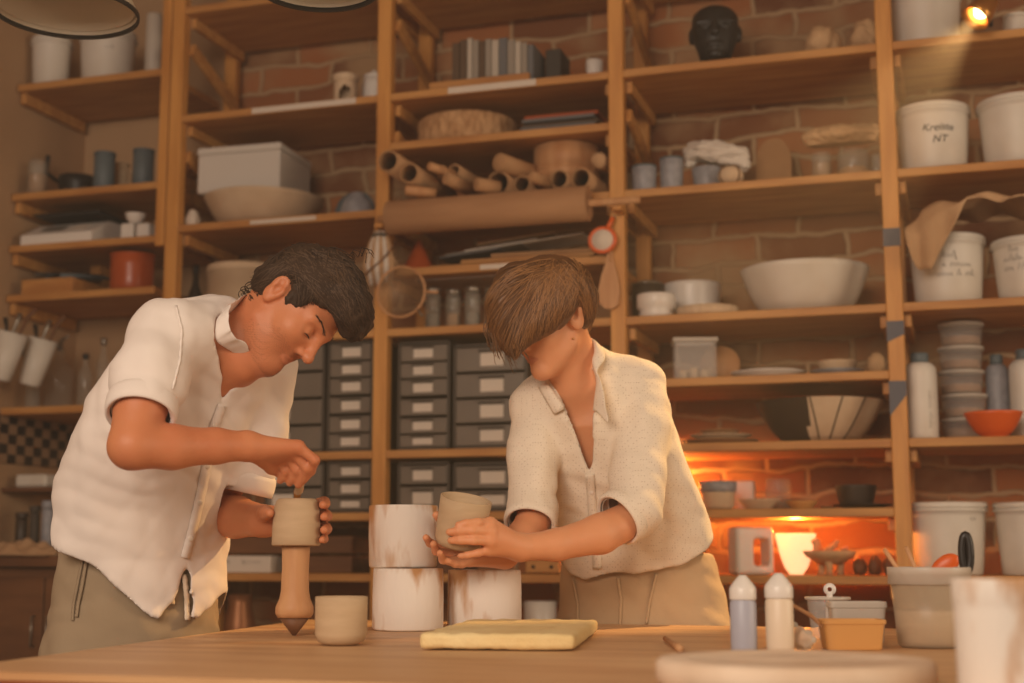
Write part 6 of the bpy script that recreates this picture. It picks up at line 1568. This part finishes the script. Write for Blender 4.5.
def band(name, pts, w, f, org, m, par, lift=.003, th=.0016, label=None):
    """flat strip of cloth lying on field f along photograph points"""
    dense = []
    for a, b in zip(pts[:-1], pts[1:]):
        for t in np.linspace(0, 1, 12, endpoint=False): dense.append((a[0] + (b[0] - a[0]) * t, a[1] + (b[1] - a[1]) * t))
    L = []; R = []
    for i, p in enumerate(dense):
        q = dense[min(i + 1, len(dense) - 1)]; pr = dense[max(i - 1, 0)]; d = np.array([q[0] - pr[0], q[1] - pr[1]]); d = d / (np.linalg.norm(d) + 1e-6); nn = np.array([-d[1], d[0]]) * w / 2
        L.append((p[0] + nn[0], p[1] + nn[1])); R.append((p[0] - nn[0], p[1] - nn[1]))
    qa, na = f.hit(L); qb, nb = f.hit(R); oa, ob = ~np.isnan(qa[:, 0]), ~np.isnan(qb[:, 0]); qa, qb = np.nan_to_num(qa), np.nan_to_num(qb); wob = np.array([.0012 * math.sin(i * 1.7) for i in range(len(dense))])[:, None]
    qa = qa + na * (lift + wob); qb = qb + nb * (lift - wob); b = MB(); k = len(dense)
    vs = [tuple(q - org) for q in qa] + [tuple((x + y) / 2 + n_ * .0015 - org) for x, y, n_ in zip(qa, qb, na)] + [tuple(q - org) for q in qb]
    fs = []
    for i in range(k - 1):
        if oa[i] and ob[i] and oa[i + 1] and ob[i + 1]: fs += [(i, i + 1, k + i + 1, k + i), (k + i, k + i + 1, 2 * k + i + 1, 2 * k + i)]
    b.add(vs, fs, True); o = obj(name, b, m, par, label=label, solid=th); return o
SM = Surf(shirt, MO)
band('button_placket', [(222, 405), (212, 432), (203, 482), (191, 535), (184, 560)], 9, SM, MO, 'shirt_m', shirt)
band('shoulder_seam', [(176, 306), (182, 330), (180, 360), (172, 392)], 2.4, SM, MO, 'shirt_m', shirt, .0004, .0010)
bt, bn = SM.hit([(214, 426), (206, 466), (199, 502), (190, 538)])
for q, n_ in zip(bt, bn):
    b = MB(); b.lathe([(0, 0), (.0055, 0), (.0058, .001), (.0045, .0022), (0, .0018)], tuple(q + n_ * .0045 - MO), 14, axis=tuple(n_)); obj('button', b, 'button', shirt)
# stand-up collar following the neck opening
def collar(name, ring, up, org, m, par, seed=1, th=.0022, flare=None):
    """ring: base points; up: offsets to the collar's free edge (folded over when flare is given)"""
    ring = np.array(ring); up = np.array(up); n = len(ring); k = 5 if flare is None else 9; vs = []; rs_ = np.random.RandomState(seed); w1 = rs_.normal(size=(n, 3)) * .0012
    fl = None if flare is None else np.array(flare)
    for j in range(k):
        t = j / (k - 1)
        for i in range(n):
            if fl is None: p = ring[i] + up[i] * t + w1[i] * t * 2 + np.array([0, 0, .002 * math.sin(i * 2.1 + t * 3)]) * t
            else: p = (1 - t) ** 2 * ring[i] + 2 * t * (1 - t) * (ring[i] + up[i]) + t * t * (ring[i] + fl[i]) + w1[i] * t
            vs.append(tuple(p - org))
    fs = [(j * n + i, j * n + i + 1, (j + 1) * n + i + 1, (j + 1) * n + i) for j in range(k - 1) for i in range(n - 1)]
    b = MB(); b.add(vs, fs, True); return obj(name, b, m, par, solid=th, sub=1)
def neck_rim(o, org, c, front):
    """ordered rim of the neck opening, starting at the bottom of the V"""
    me = o.data; V = np.array([v.co for v in me.vertices]) + np.array(org); cnt = {}
    for p in me.polygons:
        k = list(p.vertices)
        for x, y in zip(k, k[1:] + k[:1]): e = (min(x, y), max(x, y)); cnt[e] = cnt.get(e, 0) + 1
    adj = {}
    for (x, y), n in cnt.items():
        if n == 1: adj.setdefault(x, []).append(y); adj.setdefault(y, []).append(x)
    seen = set(); best = None
    for st in adj:
        if st in seen: continue
        loop = [st]; seen.add(st); cur = st
        while True:
            nx = [q for q in adj[cur] if q not in seen]
            if not nx: break
            cur = nx[0]; seen.add(cur); loop.append(cur)
        if len(loop) > 30:
            d = np.linalg.norm(V[loop].mean(0) - c)
            if best is None or d < best[0]: best = (d, loop)
    L = V[best[1]]; k = int(np.argmin(L[:, 2])); L = np.roll(L, -k, 0); L = np.concatenate([L, L[:1]])
    s_ = np.concatenate([[0], np.cumsum(np.linalg.norm(np.diff(L, axis=0), axis=1))]); t = np.linspace(0, s_[-1], 61); R = np.stack([np.interp(t, s_, L[:, i]) for i in range(3)], 1)
    for _ in range(3): R[1:-1] = .5 * R[1:-1] + .25 * (R[2:] + R[:-2])
    return R
def collar_from_rim(o, org, c, axis, front, m, high=.034, out=.008, fold=None, seed=1):
    R = neck_rim(o, org, c, front); cen = R[15:46].mean(0); up = []; fl = []; lo_i, hi_i = (13, 48) if fold else (4, 57)
    for i in range(lo_i, hi_i):
        p = R[i]; t = abs(i - 30) / 30; w = np.clip((1 - t) / .4, 0, 1)
        o_ = p - cen; o_ = o_ - axis * np.dot(o_, axis); o_ = unit(o_)
        if fold:
            e = np.clip((t - .25) / .3, 0, 1); lat = np.cross(front, np.array([0, 0, 1.0])); sd = np.sign(np.dot(p - R[0], lat)); o_ = unit(o_ * (1 - e) + (lat * sd + front * .25) * e); up.append(axis * high * (1 - .55 * e) + o_ * out + front * .010 * e)
            fl.append(o_ * (fold + .010 * e) - axis * (.004 + .030 * e ** 2) + front * (.012 + .030 * e))
        else: up.append(axis * (high * w + .002) + o_ * (out * w + .003) + front * (.004 * (1 - w)))
    idx = [k for k, i in enumerate(range(lo_i, hi_i)) if not fold or abs(i - 30) / 30 < .22 or np.dot(R[i] - R[0], np.cross(front, np.array([0, 0, 1.0]))) < 0]
    lo_i, hi_i, up, fl = lo_i + idx[0], lo_i + idx[-1] + 1, up[idx[0]:idx[-1] + 1], fl[idx[0]:idx[-1] + 1]
    return collar('collar', R[lo_i:hi_i] + front * (.007 if fold else .001), up, org, m, o, seed, .0022, fl if fold else None)
na_ = unit(MH(-1.5, 0, -2.5) - c_neck)
collar_from_rim(shirt, MO, cp(232, 345, 2.71), na_, fdir, 'shirt_m', .034, .010)
def cuff(c, axis, r, w, org, par, m, seed, el=1.06):
    b = MB(); k = 48; rs_ = random.Random(seed); ph = rs_.random() * 6
    b.lathe([(r * .9, .002), (r * .97, -.003), (r + .002, -.002), (r + .0042, w * .3), (r + .0042, w * .75), (r + .002, w), (r - .004, w + .004)], tuple(np.array(c) - org), k, axis=tuple(-np.array(axis)), wob=.022, seed=seed); return obj('rolled_cuff', b, m, par)
cuff(a0 + ad * .004, ad, .0575, .036, MO, shirt, 'shirt_m', 1); cuff(a1 + ad1 * .004, ad1, .0585, .036, MO, shirt, 'shirt_m', 2)
# trousers, cords, shoes
TZ = 2.87
Tm = SDF(np.array([cx(30, 2.8), 2.52, .0]), np.array([cx(240, 2.8), 3.16, 1.06]), .006)
Tm.loft([.74, .80, .88, .96, 1.035], [cx(q, TZ) for q in (137, 137, 137, 138, 139)], [TZ + .01] * 5, [.166, .174, .175, .170, .160], [.126, .132, .132, .126, .118], [math.radians(50)] * 5, 0)
hipv = np.array([math.cos(math.radians(50)), math.sin(math.radians(50)), 0])
for q in (-1, 1):
    hp3 = np.array([cx(133, TZ), TZ + .01, .78]) + hipv * .085 * q; an = np.array([cx(128, TZ), TZ + .03, .07]) + hipv * .12 * q
    Tm.rc(hp3, (hp3 + an) / 2, .098, .085, .05); Tm.rc((hp3 + an) / 2, an, .085, .072, .03); shoe('shoe', an, fdir, MO, man, 'darkwood')
V, F = Tm.nets(1); V = fold(V, F, (((.3, .2, .9), 7, .004), ((.9, .1, .3), 8, .003)), 21); trou = pmesh('trousers', V, F, MO, 'trouser_m', man)
ST = Surf(trou, MO)
band('pocket_seam', [(84, 556), (79, 580), (74, 606), (73, 622)], 2.6, ST, MO, 'trouser_m', trou, .003)
band('pocket_flap', [(88, 556), (84, 580), (79, 604), (77, 618)], 3.0, ST, MO, 'trouser_m', trou, .005)
for (xa, ya, xb, yb) in ((168, 570, 171, 606), (183, 575, 186, 622)): band('drawstring', [(xa, ya), ((xa + xb) / 2 + 1, (ya + yb) / 2), (xb, yb)], 5, ST, MO, 'creambottle', trou, .006, .002, label='cream drawstring end')

# ================================================================ the woman
woman, WO = person_root('person', 'short haired person in a dotted cream shirt turning a clay cup in both hands', (641 - 512) / 1438 * 3.31, 3.31)
WZ = 3.31; PW = math.radians(14); wdir = np.array([-math.sin(PW), -math.cos(PW), 0])
hp_ = math.radians(-25); hy = math.radians(33)
hf = np.array([-math.cos(hp_) * math.cos(hy), -math.cos(hp_) * math.sin(hy), math.sin(hp_)]); hu = np.array([math.sin(hp_) * math.cos(hy), math.sin(hp_) * math.sin(hy), math.cos(hp_)])
WH = Head(cp(553, 322, 3.03), hf, hu, .95)
# the cup she holds
CZ = 2.84; ct, cb_ = cp(462, 498.5, CZ), cp(457.5, 547, CZ + .004); cax = unit(ct - cb_); chh = np.linalg.norm(ct - cb_)
tl = np.array([.10, -.20, 0]); cax = unit(cax + tl)
held = tuple(RZ @ cb_); bb = MB(); bb.lathe(cup_prof(.0515, chh * 1.04, .004, .93, .016), n=56, axis=tuple(cax))
cupo = lone('clay_cup', 'clay cup held tilted in both hands of the woman', 'cup', held, bb, 'clay', rz=TH)
B = SDF(np.array([cx(418, 2.85), 2.72, .86]), np.array([cx(712, 3.2), 3.44, 1.54]), .0032)
WH.build(B, .95, .82, 1.2)
wn = cp(580, 372, 3.12)
B.rc(WH(-1.5, 0, -2.5), wn, .050, .053, .03); B.rc(WH(2.0, 0, -6), cp(573, 385, 3.08), .03, .042, .03)
B.rc(wn, cp(637, 390, 3.12), .046, .045, .04); B.rc(wn, cp(538, 407, 3.14), .046, .044, .04)
wz = (3.30, 3.27, 3.20, 3.16, 3.14, 3.14)
B.loft([hz_(q, Z) for q, Z in zip((600, 540, 480, 430, 390, 372), wz)], [cx(q, Z) for q, Z in zip((641, 634, 612, 598, 592, 588), wz)], wz, [.15, .145, .145, .15, .13, .08], [.10, .095, .095, .10, .08, .055], [PW * -1] * 6, .04)
eL, wL = cp(636, 517, 2.98), cp(520, 547.5, 2.855)
B.chain([cp(637, 390, 3.12), cp(640, 455, 3.05), eL], [.046, .041, .038], .02); B.chain([eL, cp(600, 534, 2.93), cp(556, 545, 2.885), wL], [.038, .0395, .031, .0262], .012)
fr = CZ - .052 - .0115
K = [cp(490, 523, fr + .03), cp(491, 531.5, fr + .022), cp(490.5, 541, fr + .022), cp(489, 550, fr + .034)]
hand(B, wL, K, [([K[0], cp(478, 522.5, fr + .006), cp(466, 523.5, fr - .001), cp(458.5, 525, fr - .001)], [.0098, .0088, .008, .0068]),
                ([K[1], cp(473, 530.5, fr + .001), cp(459, 531, fr - .001), cp(449, 532, fr + .003)], [.0100, .009, .0083, .0070]),
                ([K[2], cp(474, 540.5, fr + .002), cp(460, 540.5, fr + .002), cp(450.5, 540.5, fr + .008)], [.0098, .0087, .008, .0068]),
                ([K[3], cp(478, 553, fr + .018), cp(468, 555, fr + .016), cp(460, 556, fr + .018)], [.0088, .0078, .007, .006])],
     ([cp(512, 543, 2.87), cp(500, 532, 2.895), cp(486, 521, CZ + .064), cp(472, 514, CZ + .066)], [.016, .0125, .0105, .0085]), rw=.027, rk=.0108)
eR, wR = cp(534, 518, 3.03), cp(505, 555, 2.93)
B.chain([cp(538, 408, 3.14), cp(532, 465, 3.10), eR], [.045, .039, .035], .02); B.chain([eR, cp(522, 538, 2.98), wR], [.035, .033, .026], .012)
K = [cp(459, 549, 2.895), cp(461, 554, 2.885), cp(465, 558, 2.875), cp(470, 560.5, 2.868)]
hand(B, wR, K, [([K[0], cp(441, 547, 2.892), cp(430, 543, 2.868), cp(426, 537.5, 2.846)], [.0105, .0094, .0085, .0072]),
                ([K[1], cp(445, 554, 2.873), cp(436, 551, 2.848), cp(433.5, 544, 2.826)], [.0105, .0095, .0086, .0072]),
                ([K[2], cp(451, 561, 2.852), cp(443, 560, 2.828), cp(440, 553, 2.806)], [.0102, .0092, .0084, .007]),
                ([K[3], cp(462, 564, 2.855), cp(455, 564, 2.84), cp(449, 561, 2.826)], [.0092, .0084, .0076, .0064])],
     ([cp(494, 552, 2.935), cp(466, 541, 2.935), cp(447, 527, 2.915), cp(436.5, 515, 2.89)], [.016, .013, .0105, .0085]), rw=.027, rk=.011)
V, F = B.nets(1); pmesh('body', V, F, WO, 'skin_w', woman)
lc = (V - WH.O) @ WH.R.T * 100
shell_patch('lips', V, F, (np.abs(lc[:, 1]) < 2.3) & (lc[:, 0] > 8.2) & (np.abs(lc[:, 2] + 5.45) < 1.1 - .17 * lc[:, 1] ** 2), .0003, WO, 'lip', woman)
el = []
for q in (-1, 1):
    pts = np.array([WH(9.2, 3.2 * q + s_, .4 - .12 * s_ * s_) for s_ in np.linspace(-1.4, 1.4, 9)]); d = B.at(pts); N = B.grad(pts); el.append((list(pts - N * (d - .0006)[:, None]), [.0005, .0008, .001, .0011, .0011, .0011, .001, .0008, .0005]))
for k in (0, 1): ptube('eyelashes', el[k:k + 1], WO, 'hair_w', woman, 5)
b = MB(); ep, _ = hit(B, [(573, 338)]); b.lathe([(0, -.003), (.003, 0), (0, .003)], tuple(ep[0] + np.array([.0, -.003, -.002]) - WO), 12); obj('earring', b, 'brass', woman)
H = SDF(cp(472, 372, 2.95) - np.array([.02, .15, .01]), cp(606, 248, 3.05) + np.array([.02, .2, .03]), .0034)
H.ell(WH(-1.0, 0, 4.6), (.112, .089, .101), WH.R, 0)
H.ell(WH(10.5, 0, -4.5), (.080, .15, .085), WH.R, .008, 'sub')
for q in (-1, 1): H.ell(WH(.2, 8.6 * q, -1.7), (.036, .044, .056), WH.R, .006, 'sub')
H.ell(WH(3.0, 0, -10), (.10, .14, .08), WH.R, .01, 'sub')
H.fn(lambda x, y, z: -(((x - WH.O[0]) * WH.u[0] + (y - WH.O[1]) * WH.u[1] + (z - WH.O[2]) * WH.u[2]) + .040), .008, 'and')
H.chain([cp(545, 281, 2.975), cp(518, 287, 2.935), cp(505, 306, 2.925), cp(505, 326, 2.925), cp(510, 342, 2.925), cp(515, 358, 2.925)], [.046, .046, .036, .027, .016, .005], .03)
H.chain([cp(560, 287, 2.965), cp(545, 308, 2.945), cp(533, 326, 2.935), cp(522, 345, 2.93)], [.040, .034, .026, .008], .03)
H.chain([cp(556, 292, 2.96), cp(558, 306, 2.955), cp(549, 325, 2.945)], [.040, .030, .012], .025)
H.chain([cp(575, 292, 2.99), cp(584, 306, 3.03)], [.03, .022], .02); H.chain([cp(583, 300, 3.05), cp(584, 326, 3.08)], [.03, .018], .02)
V, F = H.nets(1); N = vnormals(V, F); V += N * (.0016 * vnoise(V, 30, 3))[:, None]; whair = pmesh('hair', V, F, WO, 'hair_w', woman)
cur = []
ends = [(486, 300), (484, 316), (489, 330), (498, 344), (507, 354), (514, 361), (519, 352), (526, 346), (536, 342), (546, 336), (556, 326), (566, 316), (574, 310)]
for i in range(560):
    t = rs.rand() * (len(ends) - 1); k = int(t); e = np.array(ends[k]) * (1 - t + k) + np.array(ends[k + 1]) * (t - k)
    w_ = t / (len(ends) - 1); s0 = np.array([555, 258]) + np.array([rs.uniform(-30, 26), rs.uniform(0, 16)]) + np.array([18, 6]) * w_
    mid = s0 * .45 + e * .55 + np.array([-16 + 20 * w_, -16 + 4 * w_]) * rs.uniform(.7, 1.1) + rs.normal(size=2) * 2; cur.append((s0, mid, e))
for i in range(190):
    s0 = np.array([rs.uniform(560, 588), rs.uniform(260, 286)]); e = np.array([rs.uniform(580, 594), rs.uniform(296, 334)]); cur.append((s0, (s0 + e) / 2 + np.array([7, -4]) + rs.normal(size=2) * 2, e))
strands('hair_strands', H, cur[::2], WO, 'hair_w', whair, .0014, .0018, 8, 1.2, 12)
strands('hair_strands', H, cur[1::2], WO, 'hair_w2', whair, .0011, .0022, 9, 1.2, 12)
wi = []
for i in range(46):
    t = rs.rand(); a = np.array([488 + 26 * t + rs.normal() * 2, 306 + 8 * t + rs.normal() * 4]); e = np.array([489 + 36 * t + rs.normal() * 4, 336 + 28 * (1 - abs(t - .62)) * .9 + rs.normal() * 4]); z = 2.925 + rs.uniform(-.03, .02) + .02 * (1 - t)
    m_ = (a + e) / 2 + np.array([-5, 1]); wi.append(([cp(*a, z), cp(*m_, z - .004), cp(*e, z), cp(*(e + [2, 3]), z + .003)], [.0013, .0012, .0009, .0003]))
ptube('hair_strands', wi, WO, 'hair_w', whair, 4)
S = SDF(np.array([cx(496, 3.1), 2.86, .86]), np.array([cx(724, 3.3), 3.50, 1.50]), .0044)
ys = (600, 575, 545, 515, 485, 455, 425, 400, 382, 370)
cxs = (640, 638, 634, 627, 617, 607, 599, 594, 590, 587)
hw = (.182, .182, .180, .176, .174, .172, .168, .150, .115, .08)
wz = (3.30, 3.29, 3.27, 3.24, 3.205, 3.175, 3.15, 3.14, 3.14, 3.14)
S.loft([hz_(q, Z) for q, Z in zip(ys, wz)], [cx(q, Z) for q, Z in zip(cxs, wz)], wz, [q * Z / 3.15 for q, Z in zip(hw, wz)], [q * .72 for q in hw], [-PW] * 10, 0)
S.rc(wn, cp(637, 386, 3.12), .056, .058, .05); S.rc(wn, cp(538, 405, 3.14), .056, .056, .05)
S.chain([cp(637, 388, 3.12), cp(641, 430, 3.07), cp(638, 478, 3.02), cp(634, 510, 2.98), cp(617, 521, 2.955)], [.059, .059, .057, .054, .052], .02)
S.chain([cp(538, 407, 3.14), cp(533, 455, 3.10), cp(532, 512, 3.04), cp(530, 524, 3.01)], [.056, .053, .050, .049], .02)
Cq = S.like()
wa0 = cp(619, 519, 2.957); wd0 = unit(cp(612, 524, 2.945) - cp(630, 511, 2.975)); Cq.fn(beyond(wa0, wd0, .072))
wa1 = cp(530, 524, 3.01); wd1 = unit(cp(526, 540, 2.975) - cp(532, 508, 3.045)); Cq.fn(beyond(wa1, wd1, .07))
hx = np.array([cx(q, WZ) for q in (500, 558, 570, 582, 600, 622, 650, 675, 700, 713, 730)]); hv = np.array([hz_(q, WZ) for q in (548, 556, 574, 580, 575, 572, 570, 564, 550, 530, 522)])
Cq.fn(lambda x, y, z: (z - np.interp(x, hx, hv)) * .7)
Cq.rc(WH(-1, 0, -5), wn + np.array([-.004, -.01, -.004]), .052, .054, .01)
vq, _ = hit(S, [(577, 385), (580, 410), (586, 440), (590, 474)])
Cq.rc(vq[0], vq[1], .046, .030, .01); Cq.rc(vq[1], vq[2], .030, .017, .01); Cq.rc(vq[2], vq[3], .017, .003, .006)
wshirt = garment('shirt', S, Cq, WO, 'shirt_w', woman, (((.45, .2, .85), 6, .005), ((-.7, .1, .6), 5, .004), ((.95, .0, .15), 9, .003), ((.2, .1, .97), 13, .0015)), 31, 1, .002, .002)
SW = Surf(wshirt, WO)
band('button_placket', [(590, 474), (592, 500), (594, 530), (598, 572)], 9, SW, WO, 'shirt_w', wshirt)
bt, bn = SW.hit([(592, 492), (593, 520), (596, 550)])
for q, n_ in zip(bt, bn):
    b = MB(); b.lathe([(0, 0), (.005, 0), (.0053, .001), (.004, .002), (0, .0016)], tuple(q + n_ * .0045 - WO), 14, axis=tuple(n_)); obj('button', b, 'button', wshirt)
na_ = unit(WH(-1.5, 0, -3) - wn); na_ = unit(na_ + np.array([0, .0, .6]))
collar_from_rim(wshirt, WO, cp(580, 385, 3.1), na_, wdir, 'shirt_w', .036, .004, .026, 4)
leaf = []; cA0, cA1, cT, cB0 = (np.array(q, float) for q in ((549, 384), (566, 409), (555, 414), (539, 388)))
for v in np.linspace(0, 1, 6):
    for u in np.linspace(0, 1, 9): leaf.append(tuple((cA0 * (1 - u) + cA1 * u) * (1 - v) + (cB0 * (1 - u) + cT * u) * v))
lq, ln_ = Surf(wshirt, WO).hit(leaf); ok = ~np.isnan(lq[:, 0]); lq = np.nan_to_num(lq) + ln_ * np.repeat([.007, .011, .012, .011, .009, .006], 9)[:, None]; b = MB()
b.add([tuple(q - WO) for q in lq], [(j * 9 + i, j * 9 + i + 1, j * 9 + i + 10, j * 9 + i + 9) for j in range(5) for i in range(8) if ok[[j * 9 + i, j * 9 + i + 1, j * 9 + i + 10, j * 9 + i + 9]].all()], True); obj('collar', b, 'shirt_w', wshirt, solid=.0022)
cuff(wa0 + wd0 * .004, wd0, .0545, .026, WO, wshirt, 'shirt_w', 3); cuff(wa1 + wd1 * .004, wd1, .0515, .026, WO, wshirt, 'shirt_w', 4)
Tw = SDF(np.array([cx(540, 3.3), 3.04, .0]), np.array([cx(745, 3.35), 3.58, 1.02]), .006)
Tw.loft([.74, .80, .86, .92, .97, 1.0], [cx(q, WZ) for q in (643, 643, 642, 640, 638, 637)], [WZ - .01] * 6, [.192, .199, .196, .188, .178, .172], [.122, .126, .124, .120, .115, .11], [-PW] * 6, 0)
hipv = np.array([math.cos(-PW), math.sin(-PW), 0])
for q in (-1, 1):
    hp3 = np.array([cx(643, WZ), WZ - .01, .78]) + hipv * .092 * q; an = np.array([cx(645, WZ), WZ + .02, .07]) + hipv * .12 * q
    Tw.rc(hp3, (hp3 + an) / 2, .096, .08, .05); Tw.rc((hp3 + an) / 2, an, .08, .066, .03); shoe('shoe', an, wdir, WO, woman, 'darkwood')
V, F = Tw.nets(1); V = fold(V, F, (((.3, .2, .9), 6, .0035), ((.9, .1, .4), 7, .0025)), 41); wtr = pmesh('trousers', V, F, WO, 'trouser_w', woman)
ST = Surf(wtr, WO)
band('fly_seam', [(618, 578), (621, 600), (620, 628)], 3, ST, WO, 'trouser_w', wtr, .004); band('pocket_seam', [(656, 574), (650, 600), (646, 626)], 2.6, ST, WO, 'trouser_w', wtr, .003); band('pocket_seam', [(573, 578), (578, 604), (578, 626)], 2.4, ST, WO, 'trouser_w', wtr, .003)
